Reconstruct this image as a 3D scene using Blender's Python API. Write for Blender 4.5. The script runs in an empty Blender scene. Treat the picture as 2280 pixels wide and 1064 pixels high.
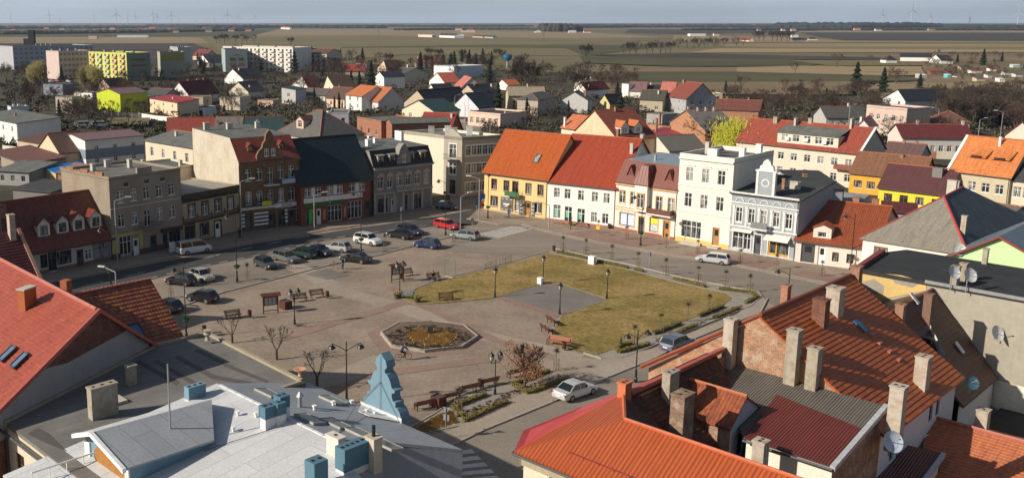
import bpy, math, random
from mathutils import Vector, Matrix
scene=bpy.context.scene
COL=scene.collection
rad=math.radians
# ---------------- camera, sky, sun, exposure ----------------
CX,CY,FP,HC=852.,454.,2122.,33.
PT=math.atan(404/2122.); SP,CP=math.sin(PT),math.cos(PT)
cd=bpy.data.cameras.new('camera'); cam=bpy.data.objects.new('camera',cd); COL.objects.link(cam)
cd.sensor_width=36; cd.lens=FP/2280*36; cd.shift_x=(1140-CX)/2280; cd.shift_y=-(532-CY)/2280
cd.clip_end=60000; cd.clip_start=0.5
cam.location=(0,0,HC); cam.rotation_euler=(math.pi/2-PT,0,0); scene.camera=cam
SUN_EL,SUN_AZ=rad(28.5),rad(253)   # azimuth of the sun, clockwise from +Y
world=bpy.data.worlds.new("World"); scene.world=world; world.use_nodes=True
nt=world.node_tree; bgn=nt.nodes['Background']
sky=nt.nodes.new('ShaderNodeTexSky'); sky.sky_type='NISHITA'; sky.sun_disc=False
sky.sun_elevation=SUN_EL; sky.sun_rotation=SUN_AZ; sky.air_density=1.0; sky.dust_density=1.6; sky.ozone_density=2.0; sky.altitude=50
# thin high cloud over the blue
tc=nt.nodes.new('ShaderNodeTexCoord'); mp=nt.nodes.new('ShaderNodeMapping'); mp.inputs['Scale'].default_value=(1.2,1.2,14)
nz=nt.nodes.new('ShaderNodeTexNoise'); nz.inputs['Scale'].default_value=2.2; nz.inputs['Detail'].default_value=7
rp=nt.nodes.new('ShaderNodeValToRGB'); rp.color_ramp.elements[0].position=.38; rp.color_ramp.elements[1].position=.72
rp.color_ramp.elements[0].color=(.7,.7,.7,1); rp.color_ramp.elements[1].color=(.95,.95,.95,1)
mx=nt.nodes.new('ShaderNodeMixRGB'); mx.inputs['Color2'].default_value=(10.4,11.9,13.8,1)
def L(a,b): return b.node.id_data.links.new(a,b)
L(tc.outputs['Generated'],mp.inputs['Vector']); L(mp.outputs['Vector'],nz.inputs['Vector']); L(nz.outputs['Fac'],rp.inputs['Fac'])
sx=nt.nodes.new('ShaderNodeSeparateXYZ'); L(tc.outputs['Generated'],sx.inputs[0]); mr=nt.nodes.new('ShaderNodeMapRange')
for i_,v_ in enumerate((0,.13,.95,.12)): mr.inputs[i_+1].default_value=v_
L(sx.outputs[2],mr.inputs[0]); mm=nt.nodes.new('ShaderNodeMath'); mm.operation='MULTIPLY'; L(rp.outputs['Color'],mm.inputs[0]); L(mr.outputs[0],mm.inputs[1]); L(mm.outputs[0],mx.inputs['Fac']); L(sky.outputs['Color'],mx.inputs['Color1']); L(mx.outputs['Color'],bgn.inputs['Color'])
bgn.inputs['Strength'].default_value=0.055
sd=bpy.data.lights.new('sun','SUN'); sd.energy=5.0; sd.angle=rad(.5); sd.color=(1,.9,.76)
sun=bpy.data.objects.new('sun',sd); COL.objects.link(sun); sun.location=(0,0,80)
sv=Vector((math.sin(SUN_AZ)*math.cos(SUN_EL),math.cos(SUN_AZ)*math.cos(SUN_EL),math.sin(SUN_EL)))
sun.rotation_euler=sv.to_track_quat('Z','Y').to_euler()
scene.view_settings.view_transform='Standard'; scene.view_settings.look='None'; scene.view_settings.exposure=0.25
scene.cycles.max_bounces=4; scene.cycles.volume_bounces=0; scene.cycles.transparent_max_bounces=6
scene.cycles.use_denoising=True
# ---------------- photo pixel -> place ----------------
def ray(x,y):
    u=(x-CX)/FP; v=(y-CY)/FP
    return (u,CP-v*SP,-(SP+v*CP))
def G(x,y,z=0.):
    r=ray(x,y); t=(z-HC)/r[2]; return Vector((r[0]*t,r[1]*t,z))
def ON(x,y,P,d):
    n=(-d[1],d[0]); r=ray(x,y); t=(P[0]*n[0]+P[1]*n[1])/(r[0]*n[0]+r[1]*n[1])
    return Vector((r[0]*t,r[1]*t,HC+r[2]*t))
A0=rad(47); E1=Vector((math.sin(A0),math.cos(A0),0)); E2=Vector((math.cos(A0),-math.sin(A0),0))
# ---------------- materials ----------------
def newmat(name):
    m=bpy.data.materials.new(name); m.use_nodes=True
    return m,m.node_tree,m.node_tree.nodes['Principled BSDF']
def nd(nt,t,**k):
    n=nt.nodes.new(t)
    for a,b in k.items():
        if a in n.inputs: n.inputs[a].default_value=b
        else: setattr(n,a,b)
    return n
def c4(c,f=1): return (c[0]*f,c[1]*f,c[2]*f,1)
_mc={}
def mathn(nt,op,a,b=None,c=None):
    n=nt.nodes.new('ShaderNodeMath'); n.operation=op
    for i,v in enumerate((a,b,c)):
        if v is None: continue
        if isinstance(v,(int,float)): n.inputs[i].default_value=v
        else: L(v,n.inputs[i])
    return n.outputs[0]
def mixc(nt,f,a,b,mode='MIX'):
    n=nt.nodes.new('ShaderNodeMixRGB'); n.blend_type=mode
    for i,v in enumerate((f,a,b)):
        if isinstance(v,(int,float)): n.inputs[i].default_value=v
        elif isinstance(v,tuple): n.inputs[i].default_value=v if len(v)==4 else (*v,1)
        else: L(v,n.inputs[i])
    return n.outputs[0]
def noise(nt,vec,scale,detail=5,rough=.6):
    n=nd(nt,'ShaderNodeTexNoise'); n.inputs['Scale'].default_value=scale; n.inputs['Detail'].default_value=detail; n.inputs['Roughness'].default_value=rough
    L(vec,n.inputs['Vector']); return n.outputs['Fac']
def ramp(nt,f,stops):
    r=nt.nodes.new('ShaderNodeValToRGB'); e=r.color_ramp.elements
    while len(e)<len(stops): e.new(.5)
    for i,(p,c) in enumerate(stops): e[i].position=p; e[i].color=c4(c) if len(c)==3 else c
    L(f,r.inputs['Fac']); return r.outputs['Color']
def mapr(nt,f,a,b,c,d):
    n=nt.nodes.new('ShaderNodeMapRange'); L(f,n.inputs[0])
    for i,v in enumerate((a,b,c,d)): n.inputs[i+1].default_value=v
    return n.outputs[0]
def bump(nt,b,h,strength,dist):
    n=nt.nodes.new('ShaderNodeBump'); n.inputs['Strength'].default_value=strength; n.inputs['Distance'].default_value=dist
    L(h,n.inputs['Height']); nt.links.new(n.outputs['Normal'],b.inputs['Normal'])
def flat(name,col,rough=.6,metal=0.,spec=.4):
    k=('f',name)
    if k in _mc: return _mc[k]
    m,nt,b=newmat(name); b.inputs['Base Color'].default_value=c4(col); b.inputs['Roughness'].default_value=rough
    b.inputs['Metallic'].default_value=metal; b.inputs['Specular IOR Level'].default_value=spec
    g=nd(nt,'ShaderNodeTexCoord'); n=noise(nt,g.outputs['Object'],3.,4)
    L(mixc(nt,1.,c4(col),ramp(nt,n,[(.3,(.82,)*3),(.75,(1.12,)*3)]),'MULTIPLY'),b.inputs['Base Color'])
    _mc[k]=m; return m
def plaster(col,stain=.3,sc=.5,dirt=(.35,.3,.24)):
    k=('p',col,stain,sc)
    if k in _mc: return _mc[k]
    m,nt,b=newmat('plaster'); uv=nd(nt,'ShaderNodeUVMap').outputs[0]
    oi=nd(nt,'ShaderNodeObjectInfo').outputs['Random']
    va=nd(nt,'ShaderNodeVectorMath',operation='ADD'); L(uv,va.inputs[0]); L(oi,va.inputs[1])
    n1=noise(nt,va.outputs[0],sc,8,.65); n2=noise(nt,va.outputs[0],sc*9,4)
    mp=nd(nt,'ShaderNodeMapping'); mp.inputs['Scale'].default_value=(2.2,.16,1); L(va.outputs[0],mp.inputs['Vector']); n3=noise(nt,mp.outputs[0],1.1,6,.7)
    f=mapr(nt,n1,.45,.8,0,stain); f3=mapr(nt,n3,.52,.85,0,stain*.9)
    c=mixc(nt,f,c4(col),tuple(col[i]*dirt[i]*1.7 for i in range(3)))
    c=mixc(nt,f3,c,tuple(col[i]*dirt[i]*1.3 for i in range(3)))
    c=mixc(nt,1.,c,ramp(nt,n2,[(.3,(.9,)*3),(.7,(1.06,)*3)]),'MULTIPLY')
    L(c,b.inputs['Base Color']); b.inputs['Roughness'].default_value=.9; b.inputs['Specular IOR Level'].default_value=.2
    bump(nt,b,n2,.25,.02); _mc[k]=m; return m
def bricks(col,mortar=(.35,.3,.25),var=.5,worn=0.):
    k=('b',col,worn,var)
    if k in _mc: return _mc[k]
    m,nt,b=newmat('brickwork'); uv=nd(nt,'ShaderNodeUVMap').outputs[0]
    t=nd(nt,'ShaderNodeTexBrick'); L(uv,t.inputs['Vector'])
    t.inputs['Color1'].default_value=c4(col,1+var*.5); t.inputs['Color2'].default_value=c4(col,1-var*.5); t.inputs['Mortar'].default_value=c4(mortar)
    t.inputs['Scale'].default_value=1; t.inputs['Brick Width'].default_value=.26; t.inputs['Row Height'].default_value=.08; t.inputs['Mortar Size'].default_value=.012
    n=noise(nt,uv,1.3,8,.7); n2=noise(nt,uv,7,5)
    c=mixc(nt,1.,t.outputs['Color'],ramp(nt,n,[(.25,(.6,.58,.56)),(.75,(1.25,1.2,1.15))]),'MULTIPLY')
    c=mixc(nt,1.,c,ramp(nt,n2,[(.25,(.7,)*3),(.75,(1.2,)*3)]),'MULTIPLY')
    if worn: c=mixc(nt,mapr(nt,noise(nt,uv,.9,9,.75),.5,.62,0,worn),c,(.5,.44,.36,1))
    L(c,b.inputs['Base Color']); b.inputs['Roughness'].default_value=.92; b.inputs['Specular IOR Level'].default_value=.15
    bump(nt,b,t.outputs['Fac'],-.5,.02); _mc[k]=m; return m
def tiles(col,col2=None,su=.28,sv=.34,bs=1.,rough=.7,dirt=.3,moss=(.09,.08,.06),streak=.0,cw=.5):
    """roof tiles: u runs along the eave, v down the slope, both in metres"""
    k=('t',col,col2,su,sv,bs,rough,dirt,cw)
    if k in _mc: return _mc[k]
    col2=col2 or tuple(x*.72 for x in col)
    m,nt,b=newmat('roof_tiles'); uv=nd(nt,'ShaderNodeUVMap').outputs[0]
    s=nd(nt,'ShaderNodeSeparateXYZ'); L(uv,s.inputs[0])
    u=mathn(nt,'DIVIDE',s.outputs[0],su); v=mathn(nt,'DIVIDE',s.outputs[1],sv)
    fu=mathn(nt,'FRACT',u); fv=mathn(nt,'FRACT',v)
    cu=mathn(nt,'FLOOR',u); cv=mathn(nt,'FLOOR',v)
    cb=nd(nt,'ShaderNodeCombineXYZ'); L(cu,cb.inputs[0]); L(cv,cb.inputs[1])
    wn=nd(nt,'ShaderNodeTexWhiteNoise',noise_dimensions='2D'); L(cb.outputs[0],wn.inputs['Vector'])
    n=noise(nt,uv,.45,7,.65); n2=noise(nt,uv,3,5)
    w=mapr(nt,wn.outputs['Value'],0,1,0,.8)
    c=mixc(nt,w,c4(col),c4(col2))
    c=mixc(nt,mapr(nt,n,.48,.78,0,dirt),c,c4(moss))
    c=mixc(nt,1.,c,ramp(nt,n2,[(.25,(.74,)*3),(.75,(1.2,)*3)]),'MULTIPLY')
    mp_=nd(nt,'ShaderNodeMapping'); mp_.inputs['Scale'].default_value=(1.6,.12,1); L(uv,mp_.inputs['Vector']); c=mixc(nt,1.,c,ramp(nt,noise(nt,mp_.outputs[0],1.3,7,.7),[(.3,(.72,)*3),(.55,(1.03,)*3)]),'MULTIPLY')
    # grooves between columns and under the tile ends are dirt-filled
    L(c,b.inputs['Base Color'])
    hu=mathn(nt,'SINE',mathn(nt,'MULTIPLY',fu,math.pi)); h=mathn(nt,'ADD',mathn(nt,'MULTIPLY',hu,cw),mathn(nt,'MULTIPLY',fv,.7 if cw>.3 else 0.))
    b.inputs['Roughness'].default_value=rough; b.inputs['Specular IOR Level'].default_value=.35
    bump(nt,b,h,min(1,bs),.05*max(1,bs)); _mc[k]=m; return m
def ribs(col,pitch=.18,rough=.45,dirt=.2,metal=0.,bs=.9,dc=(.12,.1,.08),cross=0.):
    k=('r',col,pitch,dirt,bs,cross)
    if k in _mc: return _mc[k]
    m,nt,b=newmat('ribbed_sheet'); uv=nd(nt,'ShaderNodeUVMap').outputs[0]
    s=nd(nt,'ShaderNodeSeparateXYZ'); L(uv,s.inputs[0])
    fu=mathn(nt,'SINE',mathn(nt,'MULTIPLY',s.outputs[0],2*math.pi/pitch))
    n=noise(nt,uv,.5,8,.7); mp=nd(nt,'ShaderNodeMapping'); mp.inputs['Scale'].default_value=(3,.25,1); L(uv,mp.inputs['Vector']); n3=noise(nt,mp.outputs[0],1.5,5)
    c=mixc(nt,mapr(nt,n,.45,.8,0,dirt),c4(col),c4(dc)); c=mixc(nt,1.,c,ramp(nt,n3,[(.3,(.8,)*3),(.7,(1.15,)*3)]),'MULTIPLY')
    h=fu
    if cross:
        fv=mathn(nt,'FRACT',mathn(nt,'DIVIDE',s.outputs[1],cross)); h=mathn(nt,'ADD',fu,mathn(nt,'MULTIPLY',fv,1.2))
    L(c,b.inputs['Base Color']); b.inputs['Roughness'].default_value=rough; b.inputs['Metallic'].default_value=metal
    bump(nt,b,h,bs,.03); _mc[k]=m; return m
def felt(col,seam=.9,light=.0,patch=.35,rough=.85):
    k=('felt',col,seam)
    if k in _mc: return _mc[k]
    m,nt,b=newmat('roofing_felt'); uv=nd(nt,'ShaderNodeUVMap').outputs[0]
    t=nd(nt,'ShaderNodeTexBrick'); mp=nd(nt,'ShaderNodeMapping'); mp.inputs['Rotation'].default_value=(0,0,math.pi/2); L(uv,mp.inputs['Vector']); L(mp.outputs[0],t.inputs['Vector'])
    t.inputs['Color1'].default_value=(1,1,1,1); t.inputs['Color2'].default_value=(.9,.9,.9,1); t.inputs['Mortar'].default_value=(.62,.6,.58,1)
    t.inputs['Scale'].default_value=1; t.inputs['Brick Width'].default_value=7.; t.inputs['Row Height'].default_value=seam; t.inputs['Mortar Size'].default_value=.02
    n=noise(nt,uv,.35,9,.7); n2=noise(nt,uv,6,4)
    c=mixc(nt,1.,c4(col),t.outputs['Color'],'MULTIPLY')
    c=mixc(nt,1.,c,ramp(nt,n,[(.3,(1-patch,)*3),(.7,(1+patch,)*3)]),'MULTIPLY')
    c=mixc(nt,1.,c,ramp(nt,n2,[(.3,(.88,)*3),(.7,(1.1,)*3)]),'MULTIPLY')
    L(c,b.inputs['Base Color']); b.inputs['Roughness'].default_value=rough; b.inputs['Specular IOR Level'].default_value=.3
    bump(nt,b,n2,.3,.02); _mc[k]=m; return m
def ground(name,stops,sc=.3,sc2=4,rough=.9,bs=.2,stretch=None,joints=None,rot=47,amp=.15):
    m,nt,b=newmat(name); o=nd(nt,'ShaderNodeTexCoord').outputs['Object']
    if stretch:
        mp=nd(nt,'ShaderNodeMapping'); mp.inputs['Scale'].default_value=stretch; L(o,mp.inputs['Vector']); o1=mp.outputs[0]
    else: o1=o
    c=ramp(nt,noise(nt,o1,sc,9,.65),stops); n2=noise(nt,o,sc2,6,.7)
    c=mixc(nt,1.,c,ramp(nt,n2,[(.3,(1-amp,)*3),(.7,(1+amp,)*3)]),'MULTIPLY')
    if joints:
        mp=nd(nt,'ShaderNodeMapping'); mp.inputs['Rotation'].default_value=(0,0,rad(rot)); L(o,mp.inputs['Vector'])
        t=nd(nt,'ShaderNodeTexBrick'); L(mp.outputs[0],t.inputs['Vector']); t.inputs['Scale'].default_value=1
        t.inputs['Brick Width'].default_value=joints; t.inputs['Row Height'].default_value=joints/2; t.inputs['Mortar Size'].default_value=joints*.03
        t.inputs['Color1'].default_value=(1.03,1.02,1.01,1); t.inputs['Color2'].default_value=(.97,.97,.97,1); t.inputs['Mortar'].default_value=(.9,.9,.9,1)
        c=mixc(nt,1.,c,t.outputs['Color'],'MULTIPLY')
    L(c,b.inputs['Base Color']); b.inputs['Roughness'].default_value=rough; b.inputs['Specular IOR Level'].default_value=.2
    bump(nt,b,n2,bs,.05); return m
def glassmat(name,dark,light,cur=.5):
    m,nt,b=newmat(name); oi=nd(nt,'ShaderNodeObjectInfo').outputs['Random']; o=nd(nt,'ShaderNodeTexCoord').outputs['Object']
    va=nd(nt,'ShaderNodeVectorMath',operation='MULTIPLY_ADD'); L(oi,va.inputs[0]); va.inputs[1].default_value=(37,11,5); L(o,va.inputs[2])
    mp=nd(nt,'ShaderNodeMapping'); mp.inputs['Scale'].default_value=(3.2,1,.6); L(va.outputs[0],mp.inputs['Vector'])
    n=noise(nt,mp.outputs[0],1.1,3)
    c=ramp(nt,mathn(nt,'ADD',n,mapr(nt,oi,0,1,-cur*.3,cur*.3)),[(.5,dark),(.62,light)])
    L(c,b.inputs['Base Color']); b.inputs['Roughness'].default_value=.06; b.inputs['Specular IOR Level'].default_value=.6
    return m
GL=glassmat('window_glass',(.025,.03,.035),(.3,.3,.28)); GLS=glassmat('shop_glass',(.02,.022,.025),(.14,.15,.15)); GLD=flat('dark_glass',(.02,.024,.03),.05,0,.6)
WHT=flat('white_paint',(.78,.78,.76),.5); BRN=flat('brown_paint',(.16,.075,.035),.5); BLK=flat('black_iron',(.018,.018,.02),.45); DGR=flat('dark_grey',(.07,.07,.075),.6)
GRY=flat('grey_metal',(.33,.34,.35),.4,.3); CON=plaster((.5,.47,.41),.5,1.2); CHB=bricks((.33,.13,.075)); OCH=flat('ochre_door',(.38,.19,.06),.5)
RIDGE=flat('ridge_tile',(.36,.11,.055),.7)
# ---------------- mesh builder ----------------
class MB:
    def __init__(s): s.v=[]; s.f=[]; s.u=[]; s.m=[]; s.cur=0
    def poly(s,pts,uv=None):
        pts=[Vector(p) for p in pts]; i=len(s.v); s.v+=pts; s.f.append(tuple(range(i,i+len(pts)))); s.m.append(s.cur)
        if uv is None:
            n=Vector((0,0,0))
            for a in range(len(pts)):
                p,q=pts[a],pts[(a+1)%len(pts)]; n+=p.cross(q)
            n=n.normalized() if n.length>1e-9 else Vector((0,0,1))
            if abs(n.z)>.999: ud,vd=Vector((1,0,0)),Vector((0,1,0))
            else:
                ud=Vector((-n.y,n.x,0)).normalized(); vd=n.cross(ud)
                if vd.z>0 and abs(n.z)>.1: vd=-vd
                if abs(n.z)<=.1: vd=Vector((0,0,1))
                if abs(ud.x)>abs(ud.y):
                    if ud.x<0: ud=-ud
                elif ud.y<0: ud=-ud
            uv=[(p.dot(ud),p.dot(vd)) for p in pts]
        s.u+=uv
    def box(s,x0,y0,z0,x1,y1,z1,M=None,bottom=True):
        P=[Vector(p) for p in ((x0,y0,z0),(x1,y0,z0),(x1,y1,z0),(x0,y1,z0),(x0,y0,z1),(x1,y0,z1),(x1,y1,z1),(x0,y1,z1))]
        if M: P=[M@p for p in P]
        F=[(4,5,6,7),(0,1,5,4),(1,2,6,5),(2,3,7,6),(3,0,4,7)]
        if bottom: F.append((3,2,1,0))
        for f in F: s.poly([P[i] for i in f])
    def tube(s,p,q,r0,r1=None,n=6,cap=True):
        r1=r0 if r1 is None else r1; p,q=Vector(p),Vector(q); d=(q-p)
        if d.length<1e-6: return
        d.normalize(); a=d.orthogonal().normalized(); b=d.cross(a)
        c=[(math.cos(2*math.pi*k/n),math.sin(2*math.pi*k/n)) for k in range(n)]
        P=[p+(a*x+b*y)*r0 for x,y in c]; Q=[q+(a*x+b*y)*r1 for x,y in c]
        i=len(s.v); s.v+=P+Q
        for k in range(n):
            j=(k+1)%n; s.f.append((i+k,i+j,i+n+j,i+n+k)); s.m.append(s.cur); s.u+=[(0,0)]*4
        if cap:
            s.f.append(tuple(i+n+k for k in range(n))); s.m.append(s.cur); s.u+=[(0,0)]*n
            s.f.append(tuple(i+n-1-k for k in range(n))); s.m.append(s.cur); s.u+=[(0,0)]*n
    def lathe(s,prof,c=(0,0,0),n=10,sx=1,sy=1):
        c=Vector(c)
        for (r0,z0),(r1,z1) in zip(prof,prof[1:]):
            for k in range(n):
                a,b=2*math.pi*k/n,2*math.pi*(k+1)/n
                q=[c+Vector((math.cos(t)*r*sx,math.sin(t)*r*sy,z)) for t,r,z in ((a,r0,z0),(b,r0,z0),(b,r1,z1),(a,r1,z1))]
                if r0<1e-5: q=q[1:]
                elif r1<1e-5: q=q[:3]
                s.poly(q,[(0,0)]*len(q))
    def slab(s,pts,t=.15):
        pts=[Vector(p) for p in pts]; n=Vector((0,0,0))
        for a in range(len(pts)): n+=pts[a].cross(pts[(a+1)%len(pts)])
        if n.z<0: pts=pts[::-1]
        s.poly(pts); lo=[p-Vector((0,0,t)) for p in pts]; s.poly(lo[::-1])
        for a in range(len(pts)):
            b=(a+1)%len(pts); s.poly([lo[a],lo[b],pts[b],pts[a]])
    def courses(s,a,b,c,d,step=.36,lip=.05):
        """overlapping tile courses: a,b on the ridge, c,d on the eave"""
        a,b,c,d=map(Vector,(a,b,c,d)); n=max(2,round(max((d-a).length,(c-b).length)/step)); up=Vector((0,0,lip)); dn=Vector((0,0,.1)); v=0.
        for i in range(n):
            t0,t1=i/n,(i+1)/n; p0,p1,q0,q1=a.lerp(d,t0),b.lerp(c,t0),a.lerp(d,t1),b.lerp(c,t1)
            ux=(b-a).normalized(); P=[p0,q0+up,q1+up,p1]
            if (P[1]-P[0]).cross(P[2]-P[0]).z<0: P=P[::-1]
            s.poly(P,[(x.dot(ux),(i*step)+(0 if (x-p0).length<1e-4 or (x-p1).length<1e-4 else step)) for x in P]); s.poly([q0+up,q0-dn,q1-dn,q1+up],[(x.dot(ux),i*step+step*.9) for x in (q0,q0,q1,q1)])
        for p_,q_ in ((a,d),(c,b)): s.poly([p_,p_-dn*1.5,q_-dn*1.5,q_+up])
        s.poly([a-dn,b-dn,c-dn,d-dn])
    def ring(s,x0,z0,x1,z1,w,y0,y1):
        s.box(x0,y0,z0,x1,y1,z0+w); s.box(x0,y0,z1-w,x1,y1,z1); s.box(x0,y0,z0+w,x0+w,y1,z1-w); s.box(x1-w,y0,z0+w,x1,y1,z1-w)
    def mesh(s,name,mats,smooth=False):
        me=bpy.data.meshes.new(name); me.from_pydata(s.v,[],s.f)
        ul=me.uv_layers.new(name='UVMap'); fl=[c for t in s.u for c in t]; ul.data.foreach_set('uv',fl)
        if not isinstance(mats,(list,tuple)): mats=[mats]
        for m in mats: me.materials.append(m)
        if len(mats)>1: me.polygons.foreach_set('material_index',s.m)
        if smooth: me.polygons.foreach_set('use_smooth',[True]*len(me.polygons))
        me.update(); return me
    def build(s,name,mats,parent=None,smooth=False,loc=None,rz=None):
        return link(name,s.mesh(name,mats,smooth),parent,loc,rz)
def link(name,me,parent=None,loc=None,rz=None):
    o=bpy.data.objects.new(name,me); COL.objects.link(o)
    if parent: o.parent=parent
    if loc is not None: o.location=loc
    if rz is not None: o.rotation_euler=(0,0,rz)
    return o
def tag(o,label=None,cat=None,group=None,kind=None):
    if label: o['label']=label
    if cat: o['category']=cat
    if group: o['group']=group
    if kind: o['kind']=kind
    return o
def thing(name,label,cat,loc=(0,0,0),rz=0,group=None):
    o=link(name,None,None,loc,rz); o.empty_display_size=.1; return tag(o,label,cat,group)
def kids(o): return _kids.get(o.name,[])
def copytree(o,loc,rz=None,label=None,scale=None,swap=None):
    """copy a thing with its parts (depth two)"""
    c=o.copy(); COL.objects.link(c); c.location=loc
    if rz is not None: c.rotation_euler=(0,0,rz)
    if label: c['label']=label
    if scale: c.scale=(scale,)*3 if isinstance(scale,(int,float)) else scale
    for ch in o.children:
        d=ch.copy(); COL.objects.link(d); d.parent=c
        for g in ch.children:
            e=g.copy(); COL.objects.link(e); e.parent=d
    return c
def ang(d): return math.atan2(d.y,d.x)
# ---------------- windows ----------------
_wc={}
def winmesh(w,h,style):
    k=(round(w,2),round(h,2),style)
    if k in _wc: return _wc[k]
    b=MB(); g=MB(); fm=WHT; gm=GL; t=.07
    if style[0]=='b': fm=BRN
    if style[0]=='k': fm=DGR
    if style[0]=='o': fm=OCH
    if style[0] in 'sS': gm=GLS; fm={'s':WHT,'S':DGR}[style[0]]
    if style in('door','odoor','bdoor','gdoor','wdoor'):
        fm={'door':BRN,'odoor':OCH,'bdoor':DGR,'gdoor':GRY,'wdoor':WHT}[style]
        b.box(0,0.02,0,w,.08,h); b.ring(0,0,w,h,.08,-.03,.02)
        g.box(w*.25,-.015,h*.55,w*.75,.019,h*.88)
        _wc[k]=(b.mesh('door',fm),g.mesh('pane',GLD),None); return _wc[k]
    b.ring(0,0,w,h,t,-.02,.06)
    if w>.65 and h>.9:
        nm=max(1,round(w/1.1)-0) if style[0] in 'sSo' else 1
        for i in range(nm): x=w*(i+1)/(nm+1); b.box(x-.04,-.015,t,x+.04,.05,h-t)
        if style[0] not in 'sS' or h>1.8: b.box(t,-.012,h*.66,w-t,.045,h*.66+.07)
    g.box(t*.5,.03,t*.5,w-t*.5,.07,h-t*.5)
    sm=None
    if style[0] not in 'sSo': s=MB(); s.box(-.08,-.14,-.07,w+.08,0,-.003); sm=s.mesh('sill',WHT)
    _wc[k]=(b.mesh('window',fm),g.mesh('pane',gm),sm); return _wc[k]
def place_win(par,x,z,w,h,style,M,surround=None,swid=.16,hood=False):
    """M: matrix from face coords (x along, y into wall, z up) to house coords"""
    fm,gm,sm=winmesh(w,h,style)
    nm='door' if 'door' in style else 'window'
    o=link(nm,fm,par); o.matrix_local=M@Matrix.Translation((x,.12,z))
    p=link('pane',gm,o)
    if sm: link('sill',sm,o)
    if surround:
        k=(round(w,2),round(h,2),surround.name,swid,hood)
        if k not in _wc:
            s=MB(); a=-.12-.05
            s.box(-swid,a,0,0,-.121,h); s.box(w,a,0,w+swid,-.121,h); s.box(-swid,a,h,w+swid,-.121,h+swid*1.3)
            if hood: s.box(-swid-.1,a-.12,h+swid*1.3,w+swid+.1,-.121,h+swid*1.3+.12)
            if hood=='tri':
                zz=h+swid*1.3+.12; s.poly([(-swid-.1,a-.1,zz),(w+swid+.1,a-.1,zz),(w/2,a-.1,zz+.45)]); s.poly([(-swid-.1,a-.1,zz),(w/2,a-.1,zz+.45),(w/2,-.121,zz+.45),(-swid-.1,-.121,zz)]); s.poly([(w/2,a-.1,zz+.45),(w+swid+.1,a-.1,zz),(w+swid+.1,-.121,zz),(w/2,-.121,zz+.45)])
            if style and 'door' not in style: s.box(-swid,a,-.2,w+swid,-.121,-.075)
            _wc[k]=s.mesh('surround',surround)
        link('surround',_wc[k],o)
    return o
def wall_face(mb,L_,z0,z1,holes,M,topf=None):
    """rectangle with rectangular holes and 12 cm reveals"""
    xs=sorted({0,L_}|{round(v,4) for h in holes for v in (h[0],h[0]+h[2])}); zs=sorted({z0,z1}|{round(v,4) for h in holes for v in (h[1],h[1]+h[3])})
    xs=[x for x in xs if -1e-6<=x<=L_+1e-6]; zs=[z for z in zs if z0-1e-6<=z<=z1+1e-6]
    for a,b in zip(xs,xs[1:]):
        for c,d in zip(zs,zs[1:]):
            mx_,mz=(a+b)/2,(c+d)/2
            if any(h[0]<mx_<h[0]+h[2] and h[1]<mz<h[1]+h[3] for h in holes): continue
            mb.poly([M@Vector(p) for p in ((a,0,c),(b,0,c),(b,0,d),(a,0,d))],[(a,c),(b,c),(b,d),(a,d)])
    for h in holes:
        x,z,w,t=h[:4]; r=.19
        for q in (((x,0,z),(x+w,0,z),(x+w,r,z),(x,r,z)),((x,0,z+t),(x,r,z+t),(x+w,r,z+t),(x+w,0,z+t)),((x,0,z),(x,r,z),(x,r,z+t),(x,0,z+t)),((x+w,0,z),(x+w,0,z+t),(x+w,r,z+t),(x+w,r,z))):
            mb.poly([M@Vector(p) for p in q])
def row(n,L_,z,w,h,style='w',m0=.0,m1=None,skip=()):
    """n evenly spaced openings"""
    m1=m0 if m1 is None else m1; sp=(L_-m0-m1)/n
    return [(m0+sp*(i+.5)-w/2,z,w,h,style) for i in range(n) if i not in skip]
def chimney(par,x,y,z0,w,d,h,mat=None,pots=0,cap=True,name='chimney'):
    b=MB(); b.box(x-w/2,y-d/2,z0,x+w/2,y+d/2,z0+h)
    if cap: b.box(x-w/2-.05,y-d/2-.05,z0+h+.002,x+w/2+.05,y+d/2+.05,z0+h+.1)
    o=b.build(name,mat or CHB,par)
    if pots:
        p=MB()
        for i in range(pots):
            u=(i+.5)/pots
            if w>d: p.box(x-w/2+w*u-.1,y-.09,z0+h+.103,x-w/2+w*u+.1,y+.09,z0+h+.115)
            else: p.box(x-.09,y-d/2+d*u-.1,z0+h+.103,x+.09,y-d/2+d*u+.1,z0+h+.115)
        p.build('flue',BLK,o)
    return o
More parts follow.
